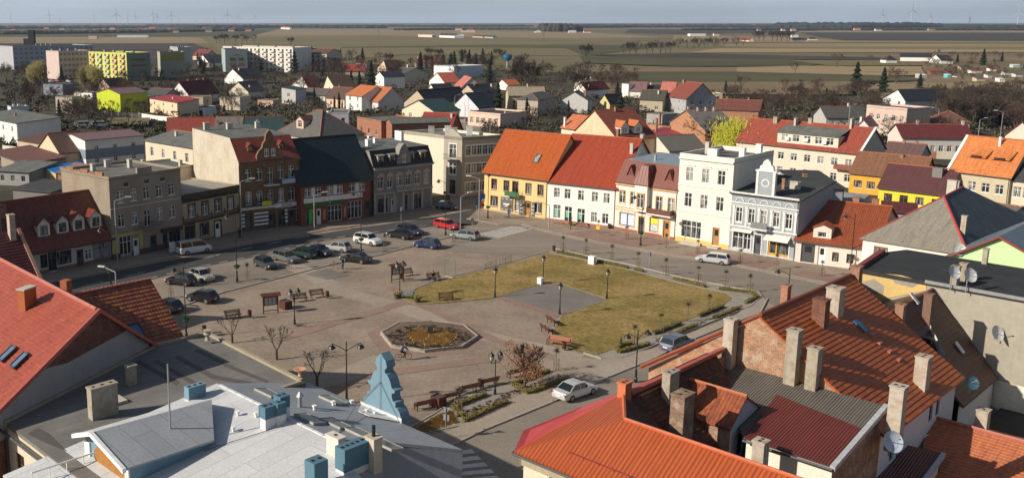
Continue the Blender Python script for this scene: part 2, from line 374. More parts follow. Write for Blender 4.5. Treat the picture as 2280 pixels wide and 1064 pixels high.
# ---------------- house ----------------
def face_mats(Lx,D):
    I=Matrix.Identity(4)
    R=Matrix.Translation((Lx,0,0))@Matrix.Rotation(math.pi/2,4,'Z')
    B=Matrix.Translation((Lx,D,0))@Matrix.Rotation(math.pi,4,'Z')
    Lf=Matrix.Translation((0,D,0))@Matrix.Rotation(-math.pi/2,4,'Z')
    return {'f':I,'r':R,'b':B,'l':Lf}
def house(name,label,P0,P1,D,h,roof='gx',rh=3.,wall=None,roofm=None,wins={},chim=(),over=.3,cat='house',group=None,
          wallr=None,base=None,basem=None,cornice=None,ovs=None,ridge=.5,sur=None,gut=True,eavepx=True,z0=0.,seed=0,parap=.35,para_m=None,mans=1.6,thick=.16,bands=(),swid=.14,hood=False,quoin=None,ridgem=None,topm=None):
    if len(P0)==2: P0=G(P0[0],P0[1],h if eavepx else z0)
    if len(P1)==2: P1=G(P1[0],P1[1],h if eavepx else z0)
    P0=Vector((P0[0],P0[1],0)); P1=Vector((P1[0],P1[1],0)); d=(P1-P0); Lx=d.length; rz=ang(d)
    if isinstance(D,tuple):
        Q=G(D[0],D[1],h) if len(D)==2 else Vector(D); n=Vector((-d.y,d.x,0)).normalized(); D=max(3.,(Q-P0).dot(n))
    t=thing(name,label,cat,(P0.x,P0.y,0),rz,group); t['dims']=[round(Lx,1),round(D,1),h]
    t.pop('dims',None) if False else None
    del t['dims']
    wall=wall or plaster((.6,.55,.45)); roofm=roofm or felt((.1,.1,.1))
    FM=face_mats(Lx,D); LL={'f':Lx,'b':Lx,'l':D,'r':D}
    wm=MB(); allh={}
    for k in 'frbl':
        hs=[w for w in wins.get(k,()) if w[1]+w[3]<=h+.01]; allh[k]=hs
        top=h
        wall_face(wm,LL[k],z0,top,[w[:4] for w in hs],FM[k])
    e=over; s=over if ovs is None else ovs; r=MB(); Y=D*ridge; X=Lx*ridge
    if roof=='gx':
        for x,sg in ((0,1),(Lx,-1)):
            pts=[(x,0,h),(x,D,h),(x,Y,h+rh)]; wm.poly(pts if sg<0 else pts[::-1])
        s1=rh/Y; s2=rh/(D-Y)
        r.slab([(-s,-e,h-e*s1+.12),(Lx+s,-e,h-e*s1+.12),(Lx+s,Y,h+rh+.12),(-s,Y,h+rh+.12)],thick)
        r.slab([(-s,Y,h+rh+.12),(Lx+s,Y,h+rh+.12),(Lx+s,D+e,h-e*s2+.12),(-s,D+e,h-e*s2+.12)],thick)
        rd=MB(); rd.tube((-s-.01,Y,h+rh+.13),(Lx+s+.01,Y,h+rh+.13),.11,n=6)
    elif roof=='gy':
        for y,sg in ((0,1),(D,-1)):
            pts=[(0,y,h),(Lx,y,h),(X,y,h+rh)]; wm.poly(pts if sg>0 else pts[::-1])
        s1=rh/X; s2=rh/(Lx-X)
        r.slab([(-e,-s,h-e*s1+.12),(X,-s,h+rh+.12),(X,D+s,h+rh+.12),(-e,D+s,h-e*s1+.12)],thick)
        r.slab([(X,-s,h+rh+.12),(Lx+e,-s,h-e*s2+.12),(Lx+e,D+s,h-e*s2+.12),(X,D+s,h+rh+.12)],thick)
        rd=MB(); rd.tube((X,-s-.01,h+rh+.13),(X,D+s+.01,h+rh+.13),.11,n=6)
    elif roof=='hip':
        m=min(Lx,D)/2; a=h+.02; rd=MB()
        if Lx>=D: R0,R1=(m,D/2,a+rh),(Lx-m,D/2,a+rh)
        else: R0,R1=(Lx/2,m,a+rh),(Lx/2,D-m,a+rh)
        c=[(-e,-e,a),(Lx+e,-e,a),(Lx+e,D+e,a),(-e,D+e,a)]
        if Lx>=D: P=[[c[0],c[1],R1,R0],[c[1],c[2],R1],[c[2],c[3],R0,R1],[c[3],c[0],R0]]
        else: P=[[c[0],c[1],R0],[c[1],c[2],R1,R0],[c[2],c[3],R1],[c[3],c[0],R0,R1]]
        for p in P: r.slab(p,thick)
        for p,q in ((c[0],R0),(c[3],R0 if Lx>=D else R1),(c[1],R1 if Lx>=D else R0),(c[2],R1),(R0,R1)): rd.tube(p,q,.1,n=6)
    elif roof=='shed':
        wm.poly([(0,0,h),(0,D,h+rh),(0,D,h)]); wm.poly([(Lx,0,h),(Lx,D,h),(Lx,D,h+rh)]); wm.poly([(0,D,h),(0,D,h+rh),(Lx,D,h+rh),(Lx,D,h)])
        k=rh/D; r.slab([(-s,-e,h-e*k+.1),(Lx+s,-e,h-e*k+.1),(Lx+s,D+e,h+rh+e*k+.1),(-s,D+e,h+rh+e*k+.1)],thick); rd=None
    elif roof=='shedx':
        wm.poly([(0,0,h),(Lx,0,h),(0,0,h+rh)] if rh>0 else [(0,0,h),(Lx,0,h+rh),(0,0,h)]); wm.poly([(0,0,h),(0,0,h+rh),(0,D,h+rh),(0,D,h)]); wm.poly([(0,D,h),(0,D,h+rh),(Lx,D,h)])
        k=rh/Lx; r.slab([(-e,-s,h+rh+e*k+.1),(Lx+e,-s,h-e*k+.1),(Lx+e,D+s,h-e*k+.1),(-e,D+s,h+rh+e*k+.1)],thick); rd=None
    elif roof=='mans':
        a=mans; b=h+rh
        r.slab([(0,-e,h+.03),(Lx,-e,h+.03),(Lx,a,b),(0,a,b)],thick); tp_=MB(); tp_.slab([(0,a,b-.02),(Lx,a,b-.02),(Lx,D,b+.3),(0,D,b+.3)],thick)
        for x,sg in ((0,1),(Lx,-1)):
            pts=[(x,0,h),(x,D,h),(x,D,b+.1),(x,a,b-.15)]; wm.poly(pts if sg<0 else pts[::-1])
        wm.poly([(0,D,h),(0,D,b),(Lx,D,b),(Lx,D,h)]); rd=None
    else: # flat with parapet
        q=parap
        r.slab([(.0,.0,h+.02),(Lx,.0,h+.02),(Lx,D,h+.02),(.0,D,h+.02)],.1); rd=None
        if q>0:
            pm=MB(); w_=.22
            pm.box(-.03,-.03,h+.021,Lx+.03,w_,h+q); pm.box(-.03,D-w_,h+.021,Lx+.03,D+.03,h+q); pm.box(-.03,w_,h+.021,w_,D-w_,h+q); pm.box(Lx-w_,w_,h+.021,Lx+.03,D-w_,h+q)
            pm.build('parapet',para_m or wall,t)
    if wallr: # other material for the right wall
        pass
    wo=wm.build('wall',wall,t)
    ro=r.build('roof',roofm,t)
    if roof=='mans': tp_.build('flat_roof',topm or felt((.13,.135,.125)),t)
    if rd: rd.build('ridge',ridgem or RIDGE,ro)
    if gut and roof in('gx','shed','mans') and Lx>4:
        g=MB(); y=-e-.07; zz=h-(e*rh/Y if roof=='gx' else 0)+.0; g.tube((-s,y,zz),(Lx+s,y,zz),.07,n=6); g.tube((Lx-.15,-.06,zz),(Lx-.15,-.06,z0+.1),.05,n=6); g.build('gutter',DGR,t)
    for k in 'frbl':
        for w in allh[k]: place_win(t,w[0],w[1],w[2],w[3],w[4] if len(w)>4 else 'w',FM[k],(w[5] if len(w)>5 else sur),swid,hood if w[1]>2.9 else False)
        for w in wins.get(k,()):
            if w not in allh[k]: # gable windows sit on the wall face
                place_win(t,w[0],w[1],w[2],w[3],w[4] if len(w)>4 else 'w',FM[k]@Matrix.Translation((0,-.14,0)),None)
    if base:
        b=MB(); p=.035; gaps=sorted((w[0],w[0]+w[2]) for w in allh['f'] if w[1]<base)
        x=-p
        for a,c in gaps+[(Lx+p,None)]:
            if a>x+.02: b.box(x,-p,z0,a,-.002,z0+base)
            if c is None: break
            x=max(x,c)
        b.box(Lx+.002,-p,z0,Lx+p,D,z0+base); b.box(-p,-.0,z0,-.002,D,z0+base)
        b.build('plinth',basem or plaster((.22,.14,.1)),t)
    for (zb,hb,pr,mb_) in bands:
        b=MB(); b.box(-.02,-pr,zb,Lx+.02,-.002,zb+hb); b.build('cornice',mb_,t)
    ci=0
    for c in chim:
        x,y=c[0]*Lx if abs(c[0])<=1 else c[0],c[1]*D if abs(c[1])<=1 else c[1]
        zr=h
        if roof=='gx': zr=h+rh*(y/Y if y<Y else (D-y)/(D-Y))
        elif roof=='gy': zr=h+rh*(x/X if x<X else (Lx-x)/(Lx-X))
        elif roof=='hip': zr=h+rh*.7
        elif roof=='shed': zr=h+rh*y/D
        elif roof=='mans': zr=h+rh
        elif roof=='shedx': zr=h+rh*(1-x/Lx)
        chimney(ro,x,y,zr-.5,c[2],c[3],c[4]+.5,c[5] if len(c)>5 else None,pots=c[6] if len(c)>6 else 1)
    return t,Lx,D,ro
# ---------------- the ground and the square ----------------
def sheet(name,pts,m,z=0.,kind='structure',th=0):
    P=[G(*p,z) if len(p)==2 else Vector(p) for p in pts]
    for i in range(len(P)): P[i].z=z
    b=MB()
    n=sum(((P[i].x*P[(i+1)%len(P)].y-P[(i+1)%len(P)].x*P[i].y) for i in range(len(P))))
    if n<0: P=P[::-1]
    me=bpy.data.meshes.new(name)
    import bmesh
    bm=bmesh.new(); vs=[bm.verts.new(p) for p in P]; f=bm.faces.new(vs)
    if th:
        r=bmesh.ops.extrude_face_region(bm,geom=[f]); nv=[v for v in r['geom'] if isinstance(v,bmesh.types.BMVert)]
        for v in nv: v.co.z-=th
        bmesh.ops.recalc_face_normals(bm,faces=bm.faces)
    bmesh.ops.triangulate(bm,faces=bm.faces); bm.to_mesh(me); bm.free(); me.materials.append(m)
    o=link(name,me); o['kind']=kind; return o
M_town=ground('town_soil',[(.3,(.032,.032,.022)),(.5,(.062,.055,.036)),(.7,(.10,.083,.052))],.06,1.2)
M_pave=ground('square_pavers',[(.3,(.205,.162,.124)),(.5,(.265,.212,.163)),(.72,(.32,.26,.205))],.16,2.2,joints=.6,amp=.2)
M_pavel=ground('light_pavers',[(.3,(.27,.222,.175)),(.7,(.35,.295,.24))],.15,3.,joints=.5)
M_red=ground('red_pavers',[(.3,(.21,.14,.115)),(.7,(.28,.19,.16))],.3,3.,joints=.4)
M_road=ground('worn_asphalt',[(.3,(.165,.14,.115)),(.5,(.22,.19,.158)),(.72,(.275,.24,.20))],.09,6,stretch=(.35,1.6,1),amp=.22)
M_shade=ground('shade_dark_asphalt',[(.3,(.05,.05,.05)),(.7,(.085,.082,.08))],.1,8)  # road asphalt darkened: shade cast by the left row is put into the colour
M_patch=ground('patch_asphalt',[(.3,(.145,.132,.118)),(.7,(.205,.188,.168))],.25,5,joints=.5,amp=.2)
M_kerb=flat('kerb_stone',(.34,.31,.27),.9)
M_line=flat('road_paint',(.55,.54,.5),.8)
M_lawn=ground('winter_lawn',[(.3,(.125,.10,.03)),(.44,(.20,.148,.045)),(.58,(.27,.19,.07)),(.75,(.31,.22,.095))],.16,2.6,bs=.8,amp=.5)
M_soil=ground('bed_soil',[(.3,(.10,.072,.05)),(.7,(.20,.145,.10))],.8,6,bs=.6,amp=.4)
M_grav=ground('bed_gravel',[(.3,(.22,.195,.16)),(.7,(.32,.29,.245))],.9,9,bs=.6,amp=.3)
b=MB(); R_=32000; b.poly([(-R_,-3000,0),(R_,-3000,0),(R_,R_,0),(-R_,R_,0)])
M_far=ground('far_plain',[(.35,(.10,.085,.045)),(.5,(.17,.135,.075)),(.65,(.085,.09,.035))],.0022,.02,stretch=(.25,1,1))
tag(b.build('ground',M_far),kind='structure')
sheet('town_ground',[(-300,800),(-300,160),(200,152),(760,140),(1320,165),(1900,205),(2290,195),(2900,260),(3000,1000)],M_town,.05)
# square: everything between the facades
sheet('square_paving',[(-150,1300),(-10,640),(90,612),(1000,452),(1120,440),(1215,478),(2050,625),(2300,800),(1500,1300)],M_pave,.09)
sheet('main_road',[(-40,655),(150,624),(400,575),(560,543),(760,513),(985,480),(1082,460),(1062,500),(1010,497),(750,531),(562,573),(449,595),(300,632),(180,690)],M_shade,.094)
sheet('side_street',[(1000,470),(1075,440),(1100,330),(1075,300),(1060,255),(1022,222),(990,218),(1005,260),(1015,300),(1010,345)],M_road,.102)
sheet('right_street',[(1015,527),(1060,505),(1150,490),(1225,518),(1336,541),(1486,567),(1640,591),(1900,646),(1990,700),(1740,690),(1700,665),(1640,650),(1400,600),(1235,563),(1180,570),(1000,560)],M_road,.106)
sheet('near_street',[(990,1000),(1078,958),(1232,895),(1355,840),(1453,800),(1520,765),(1612,727),(1692,697),(1740,685),(1900,700),(1500,1000),(1400,1300),(900,1300)],M_road,.112)
sheet('right_pavement',[(1042,487),(1110,500),(1160,500),(1231,520),(1336,542),(1486,568),(1640,592),(1920,649),(2020,650),(2050,615),(1768,568),(1500,522),(1217,468),(1078,452)],M_pave,.2,th=.2)
sheet('left_pavement',[(60,640),(250,600),(400,570),(560,538),(760,508),(985,475),(985,455),(830,480),(530,510),(250,572),(40,612)],M_pave,.2,th=.2)
0 and sheet('corner_pavement',[(1040,488),(1078,455),(1120,455),(1170,480),(1160,499),(1110,505)],M_pave,.196,th=.15)
for q in (((1250,520),(1330,508),(1500,538),(1420,550)),((1520,566),(1560,556),(1740,586),(1700,600)),((1760,612),(1790,600),(1900,622),(1890,636))):
    sheet('red_paving',q,M_red,.206)
sheet('bed_pavement',[(925,975),(990,1000),(1078,957),(1232,894),(1355,839),(1453,799),(1520,764),(1612,726),(1692,696),(1706,668),(1690,650),(1640,700),(1450,776),(1340,800),(1240,790),(1180,860),(1000,960)],M_pavel,.2,th=.15)
sheet('repair_patch',[(678,610),(727,597),(778,612),(727,622)],M_patch,.13)
# kerbs
def strip(name,pts,m,w=.16,h=.13,z=.09,kind='structure'):
    b=MB(); P=[G(*p) if len(p)==2 else Vector(p) for p in pts]
    for p,q in zip(P,P[1:]):
        d=(q-p).normalized(); n=Vector((-d.y,d.x,0))*w/2; e=d*w*.3
        b.slab([(p-n-e)+Vector((0,0,z+h)),(q-n+e)+Vector((0,0,z+h)),(q+n+e)+Vector((0,0,z+h)),(p+n-e)+Vector((0,0,z+h))],h)
    o=b.build(name,m)
    if kind: o['kind']=kind
    return o
strip('kerb',[(360,706),(385,690),(500,652),(738,591),(830,573),(915,551),(1009,528)],M_kerb,.2,.12)
strip('kerb',[(990,1003),(1078,960),(1232,897),(1355,842),(1453,802),(1520,767),(1612,729),(1692,699),(1708,668)],M_kerb,.2,.15)
strip('kerb',[(60,641),(250,601),(400,571),(560,539),(760,509),(985,476)],M_kerb,.18,.14)
strip('kerb',[(1040,489),(1110,501),(1160,501),(1231,520),(1336,542),(1486,568),(1640,592),(1920,649)],M_kerb,.18,.14)
sheet('parking_lot',[(449,596),(562,574),(750,532),(1010,498),(1009,525),(915,549),(830,571),(738,589),(500,650),(385,688),(300,690)],M_road,.098)
# subtle reddish bands and worn light paths in the square
M_redp=ground('faded_red_pavers',[(.3,(.225,.155,.122)),(.7,(.29,.205,.163))],.25,3.,joints=.4)
def band(px,w,m,z):
    P=[G(*p) for p in px]; Lp=[];Rp=[]
    for i,p in enumerate(P):
        d=((P[min(i+1,len(P)-1)]-P[max(i-1,0)]).normalized()); n=Vector((-d.y,d.x,0))*w/2
        Lp.append(p+n); Rp.append(p-n)
    return sheet('red_paving' if m in(M_red,M_redp) else 'worn_path',Lp+Rp[::-1],m,z)
oc=[(847,746),(886,724),(961,720),(1033,729),(1065,754),(1029,778),(946,787),(871,776)]
oc3=[G(*p) for p in oc]; occ=sum(oc3,Vector())/8
sheet('red_paving',[tuple(occ+(p-occ)*1.28) for p in oc3],M_redp,.098)
band([(480,905),(760,840),(860,800)],3.2,M_pavel,.104)
band([(640,585),(760,650),(905,690),(1060,745),(1290,800)],3.,M_pavel,.108)
band([(1105,661),(1245,706)],1.3,M_red,.127)
band([(870,640),(980,700),(1105,760),(1240,800)],1.4,M_redp,.112)
band([(610,760),(850,690),(990,650)],1.6,M_redp,.116)
band([(700,880),(880,830),(1100,800)],1.5,M_redp,.120)
# lawn with a notch for the paved stage
lawn=[(893,664),(930,643),(980,624),(1080,601),(1160,582),(1222,563),(1303,580),(1394,599),(1513,631),(1615,652),(1630,663),(1611,678),(1513,720),(1450,745),(1374,773),(1330,789),(1300,786),(1236,767),(1222,755),(1250,702),(1355,667),(1252,635),(1205,632),(1105,661),(1090,665),(976,675),(925,677)]
tag(sheet('lawn',lawn,M_lawn,.15,th=.08),kind='structure')
sheet('stage_paving',[(1105,661),(1205,632),(1252,635),(1355,667),(1250,702)],M_patch,.122)
strip('lawn_kerb',[(1330,790),(1236,768),(1222,756),(1250,703),(1355,668),(1252,635),(1205,632)],M_kerb,.1,.07)
strip('lawn_kerb',[(1105,661),(976,676),(925,678),(893,665),(930,642),(980,623),(1080,600),(1222,561)],M_kerb,.1,.07)
# planting bed right of the lawn and the one below
bedR=[(1222,562),(1232,556),(1310,574),(1400,592),(1520,622),(1640,645),(1686,652),(1694,662),(1671,682),(1592,714),(1513,745),(1450,773),(1386,797),(1339,799),(1300,787),(1330,790),(1374,774),(1450,746),(1513,721),(1611,679),(1632,663),(1616,651),(1513,630),(1394,598),(1303,579)]
sheet('planting_bed',bedR,M_grav,.16,th=.1)
strip('kerb',[(1232,555),(1310,573),(1400,591),(1520,621),(1640,644),(1687,651),(1696,662),(1672,684),(1592,716),(1513,747),(1450,775),(1386,799),(1339,801),(1300,789)],M_kerb,.14,.16)
bedB=[(908,958),(975,918),(1020,884),(1134,852),(1236,832),(1262,815),(1308,832),(1268,850),(1177,882),(1130,901),(1030,945),(935,966)]
sheet('planting_bed',bedB,M_grav,.17,th=.1)
strip('kerb',bedB+[bedB[0]],M_kerb,.12,.1)
# octagonal flower bed
sheet('bed_soil',[tuple(p) for p in oc3],M_soil,.36)
b=MB()
for i in range(8):
    p,q=oc3[i],oc3[(i+1)%8]
    pi,qi=occ+(p-occ)*.965,occ+(q-occ)*.955
    for A,B in ((p,q),):
        z=.42; up=Vector((0,0,z)); lo=Vector((0,0,.09))
        b.poly([p+up,q+up,qi+up,pi+up][::-1] if ((q-p).cross(pi-p)).z<0 else [p+up,q+up,qi+up,pi+up]); b.poly([p+lo,q+lo,q+up,p+up]); b.poly([qi+lo,pi+lo,pi+up,qi+up])
tag(b.build('planter_edging',M_kerb),'pale octagonal stone edging round the bed in the middle of the square','planter edging')
# road paint
def paint(name,quads,z):
    b=MB()
    for q in quads:
        P=[G(*p) for p in q]
        for p in P: p.z=z
        if (P[1]-P[0]).cross(P[2]-P[0]).z<0: P=P[::-1]
        b.poly(P)
    tag(b.build(name,M_line),kind='structure')
def lerp(a,b,t): return (a[0]+(b[0]-a[0])*t,a[1]+(b[1]-a[1])*t)
A,B,C,D=(1063,523),(1110,532),(1192,510),(1140,505)
q=[]
for i in range(7):
    t0,t1=(i+.1)/7,(i+.6)/7
    q.append([lerp(A,B,t0),lerp(A,B,t1),lerp(D,C,t1),lerp(D,C,t0)])
paint('zebra_crossing',q,.113)
q=[]
for i in range(6):
    t0,t1=i/6,(i+.55)/6; A,B,C,D=(1028,1005),(1022,1100),(1135,1090),(1050,1002)
    q.append([lerp(A,B,t0),lerp(A,B,t1),lerp(D,C,t1),lerp(D,C,t0)])
paint('zebra_crossing',q,.113)
def dashes(P,n,f=.5,w=.14,z=.112):
    b=MB(); P=[G(*p) for p in P]
    for p,q in zip(P,P[1:]):
        d=q-p; k=max(1,round(d.length/n)); u=d.normalized(); nn=Vector((-u.y,u.x,0))*w/2
        for i in range(k):
            a=p+d*(i/k); c=p+d*((i+f)/k); zz=Vector((0,0,z)); b.poly([a-nn+zz,c-nn+zz,c+nn+zz,a+nn+zz])
    tag(b.build('lane_marking',M_line),kind='structure')
dashes([(180,640),(528,559),(776,509),(960,487)],6,.5)
dashes([(330,622),(449,594),(562,572),(750,530),(1000,496)],3,.5)
# ---------------- fields to the horizon ----------------
def fieldm(name,c1,c2,sc=.01): return ground(name,[(.35,c1),(.65,c2)],sc,.15,bs=0,stretch=(.3,1,1),amp=.12)
F_tan=fieldm('stubble',(.21,.16,.09),(.28,.215,.125)); F_gr=fieldm('pasture',(.135,.115,.055),(.195,.16,.083)); F_dg=fieldm('winter_crop',(.06,.06,.03),(.095,.088,.042))
F_pl=fieldm('ploughed',(.045,.04,.035),(.075,.065,.055)); F_br=fieldm('dry_meadow',(.14,.105,.06),(.22,.165,.095)); F_tn2=fieldm('pale_stubble',(.25,.185,.10),(.32,.24,.14))
flds=[(F_tan,[(-200,83),(440,83),(480,97),(-200,97)]),(F_pl,[(-200,97),(430,97),(470,112),(480,150),(-200,150)]),
(F_dg,[(-200,60),(640,62),(600,82),(-200,83)]),
(F_tan,[(620,66),(860,66),(860,80),(560,81)]),(F_gr,[(440,82),(860,79),(1310,85),(1500,88),(1200,101),(760,108),(480,106)]),(F_dg,[(760,105),(1100,100),(1500,101),(1330,122),(760,119)]),
(F_tan,[(860,66),(1200,71),(1290,72),(1500,84),(1290,86),(860,80)]),(F_gr,[(480,106),(760,108),(1000,106),(1260,108),(1300,125),(900,122),(740,135),(500,135)]),
(F_pl,[(1400,66),(1840,68),(1780,72),(1520,77),(1390,74)]),
(F_br,[(1400,62),(1560,60),(1840,64),(1840,67),(1400,65)]),
(F_pl,[(1780,73),(2400,74),(2400,91),(1880,90),(1820,82)]),(F_tn2,[(1780,70),(2400,70),(2400,73),(1780,72)]),
(F_tan,[(1500,79),(1760,84),(1880,91),(2400,94),(2400,96),(1500,94)]),
(F_gr,[(1560,97),(1700,96),(2400,98),(2400,118),(1560,118)]),(F_tan,[(1600,99),(1700,97),(2400,100),(2400,106),(1620,104)]),(F_tn2,[(1600,108),(2400,112),(2400,116),(1530,118)]),
(F_pl,[(1300,122),(1560,119),(1750,124),(1960,128),(1960,132),(1760,133),(1500,131)]),
(F_dg,[(1290,124),(1500,129),(1760,133),(1840,140),(1800,147),(1500,148),(1300,140)]),(F_gr,[(1760,134),(2060,137),(2060,146),(1840,146)]),
(F_tn2,[(1640,150),(1780,147),(2050,148),(2060,168),(1900,168),(1640,160)]),(F_br,[(1310,148),(1640,150),(1640,160),(1310,162)]),
(F_dg,[(1290,160),(1640,160),(1960,168),(2080,172),(2060,180),(1700,182),(1290,186)]),
(F_br,[(1290,186),(1700,182),(1900,181),(1900,210),(1290,210)]),(F_tan,[(1900,190),(2060,181),(2400,184),(2400,226),(1980,222),(1900,205)]),
(F_gr,[(240,262),(335,262),(330,278),(235,276)]),(F_br,[(2050,120),(2400,118),(2400,186),(2060,184)])]
for i,(m,pp) in enumerate(flds): sheet('field',pp,m,.12+.03*(i%9)+(.25 if i>8 else 0)+(.25 if i>17 else 0))
# pale field track
# ---------------- the rows of houses round the square ----------------
def fit(P0,P1,h,px,end=0,frac=.5):
    """depth and roof height from where the ridge end is seen"""
    d=(P1-P0).normalized(); n=(-d.y,d.x); P=P0 if end==0 else P1
    q=ON(px[0],px[1],P,n); y=(q.x-P.x)*n[0]+(q.y-P.y)*n[1]
    return y/frac,q.z-h
def B2(p): v=G(*p); return v
cream=plaster((.72,.65,.52),.12); beige=plaster((.42,.36,.28),.5)
WT=flat('white_trim',(.76,.75,.72),.7)
tile_o=tiles((.39,.082,.013),(.33,.064,.011),.25,.3,.7,.75,.12); tile_r=tiles((.31,.05,.02),(.265,.04,.017),.25,.3,.5,.7,.1)
tile_m=tiles((.20,.05,.03),(.13,.035,.025),.3,.36,1.,.35,.2)
# L1 low shop with red mansard tiles
P0,P1=B2((14,629)),B2((251,581)); h=3.7
Dd,rr=fit(P0,P1,h,(201,424),1); print('L1',Dd,rr,(P1-P0).length)
Lx=(P1-P0).length
XO=(P1-P0).length-10.9
win=[(0.3,.9,1.3,1.9,'S'),(1.9,.3,1.6,2.6,'S'),(3.7,.9,3.2,1.9,'k'),(8.0,.05,1.3,2.5,'bdoor'),(9.9,.9,1.2,1.4,'w'),(11.6,.7,3.9,2.2,'k')]
win=[(w[0]*.68+XO,w[1],w[2]*.68 if w[2]>2 else w[2]*.8,w[3],w[4]) for w in win]
t,Lx,D_,ro=house('shop_house','long low shop house with deep dark red tiled roof and white gabled dormers','%s'and P0,P1,Dd,h,'gx',rr,plaster((.55,.5,.44),.4),tile_m,{'f':win},chim=((.12,.36,.9,.5,1.6),),eavepx=False,base=.7,basem=bricks((.2,.07,.05)),over=.5)
def dormer(par,x,y,z,w,h,d,roofm,wallm,style='w',rh=.7,ww=None,wh=None,name='dormer',flatr=False,facing=0,roofo=.18):
    """gabled dormer whose front wall stands at y, z; it runs back d metres"""
    M=Matrix.Translation((x,y,z))@Matrix.Rotation(facing,4,'Z')
    b=MB(); e=roofo
    P=lambda *a: M@Vector(a)
    ww=ww or w*.6; wh=wh or h*.7
    hole=[((w-ww)/2-w/2,h*.14,ww,wh)]
    wall_face(b,w,0,h,[(hole[0][0]+w/2,h*.14,ww,wh)],M@Matrix.Translation((-w/2,0,0)))
    b.poly([P(-w/2,0,0),P(-w/2,0,h),P(-w/2,d,h),P(-w/2,d,0)]); b.poly([P(w/2,0,0),P(w/2,d,0),P(w/2,d,h),P(w/2,0,h)])
    if not flatr: b.poly([P(-w/2,0,h),P(w/2,0,h),P(0,0,h+rh)])
    o=b.build(name,wallm,par)
    r=MB()
    if flatr: r.slab([P(-w/2-e,-e,h+.02),P(w/2+e,-e,h+.02),P(w/2+e,d+.4,h+.25),P(-w/2-e,d+.4,h+.25)],.08)
    else:
        s=rh/(w/2); dd=d+rh*1.2
        r.slab([P(-w/2-e,-e,h-e*s+.08),P(0,-e,h+rh+.08),P(0,dd,h+rh+.08),P(-w/2-e,d,h-e*s+.08)],.08)
        r.slab([P(0,-e,h+rh+.08),P(w/2+e,-e,h-e*s+.08),P(w/2+e,d,h-e*s+.08),P(0,dd,h+rh+.08)],.08)
    r.build('dormer_roof',roofm,o)
    fm,gm,sm=winmesh(ww,wh,style); wo=link('window',fm,o); wo.matrix_local=M@Matrix.Translation((-ww/2,.1,h*.14)); link('pane',gm,wo)
    return o
wp=plaster((.68,.64,.55),.2)
sl=rr/(Dd/2)
for i,x in enumerate((XO+1.5,XO+4.2,XO+6.6,XO+9.2)): dormer(t,x,1.0,h+1.0*sl,1.7,1.75,2.0,tile_m,wp,'k',.8,1.1,1.3)
for (x,w,m) in ((XO+1.3,2.0,flat('blue_sign',(.03,.08,.3),.5)),(XO+5.,1.7,WT),(XO+8.3,1.8,WT)):
    b=MB(); b.box(x,-.16,2.95,x+w,-.05,3.4); s=b.build('sign',m,t)
HS0=(P0-(P1-P0).normalized()*14.2,P0-(P1-P0).normalized()*.1)
house('corner_tenement','grey tenement with steep red roof cut off by the left edge of the picture',HS0[0],HS0[1],12,10.2,'gx',5.5,plaster((.42,.40,.37),.4),tile_m,{'f':row(5,14.1,6.6,1.1,1.8,'w',.5)+row(5,14.1,3.3,1.1,1.8,'w',.5)},eavepx=False)
# L2 tall grey house, stepped parapet
P0,P1=B2((252,582)),B2((408,549)); Lx=(P1-P0).length; h=11.6
g2=plaster((.30,.255,.20),.7,.35); 
w2=row(5,Lx,8.1,1.05,1.75,'w',.6)+row(5,Lx,4.7,1.05,1.8,'w',.6,skip=(2,))+[(Lx/2-.55,4.1,1.1,2.4,'w')]+[(1.2,.6,1.9,2.7,'s'),(3.4,.1,1.0,2.6,'wdoor'),(6.3,.05,1.1,2.6,'bdoor'),(8.5,.05,.8,2.5,'bdoor'),(9.6,.6,2.0,2.1,'S')]+[(2.3,10.3,.8,.6,'k'),(Lx/2-.3,10.3,.8,.6,'k'),(Lx-3.6,10.3,.8,.6,'k')]
w2=[w for w in w2 if w[0]+w[2]<Lx-.1]
t,Lx,D_,ro=house('tenement','tall plain grey three storey tenement with stepped parapet beside the red roofed shop','x'and P0,P1,12.5,h,'flat',0,g2,felt((.16,.155,.14)),{'f':w2},eavepx=False,base=1.0,basem=plaster((.14,.07,.055),.3),bands=((7.35,.14,.07,plaster((.55,.5,.42),.3)),(3.75,.12,.06,g2),(10.0,.1,.05,g2)),chim=((.25,.7,.6,.6,1.,CON),(.7,.6,.6,.6,1.2,CON),(.55,.85,.9,.5,1.,CON,2)))
b=MB(); b.box(4.6,-.06,h+.36,Lx-5.,.3,h+1.15); b.build('parapet_step',g2,t)
b=MB()
for i in range(6): b.box(-.06,1.5+i*1.9,h+.3,.25,3.3+i*1.9,h+.85-(i%2)*.3)
b.build('stepped_wall_top',CHB,t)
b=MB(); b.box(-.04,-.045,1.0,1.1,-.004,3.7); b.box(1.1,-.045,3.32,5.,-.004,3.7); b.box(4.45,-.045,1.,5.0,-.004,3.32); b.build('shopfront_render',plaster((.5,.4,.15),.2),t)
b=MB(); b.box(Lx/2-2.1,-1.0,3.95,Lx/2+2.1,-.004,4.1); o=b.build('balcony',g2,t)
b=MB(); b.box(Lx/2-2.1,-1.0,4.95,Lx/2+2.1,-.96,5.); [b.box(Lx/2-2.1+i*.21-.012,-.99,4.1,Lx/2-2.1+i*.21+.012,-.965,4.95) for i in range(21)]; b.build('railing',BLK,o)
b=MB(); b.box(8.2,-.5,2.75,11.8,-.05,3.3); b.build('awning',flat('dark_awning',(.05,.03,.03),.7),t)
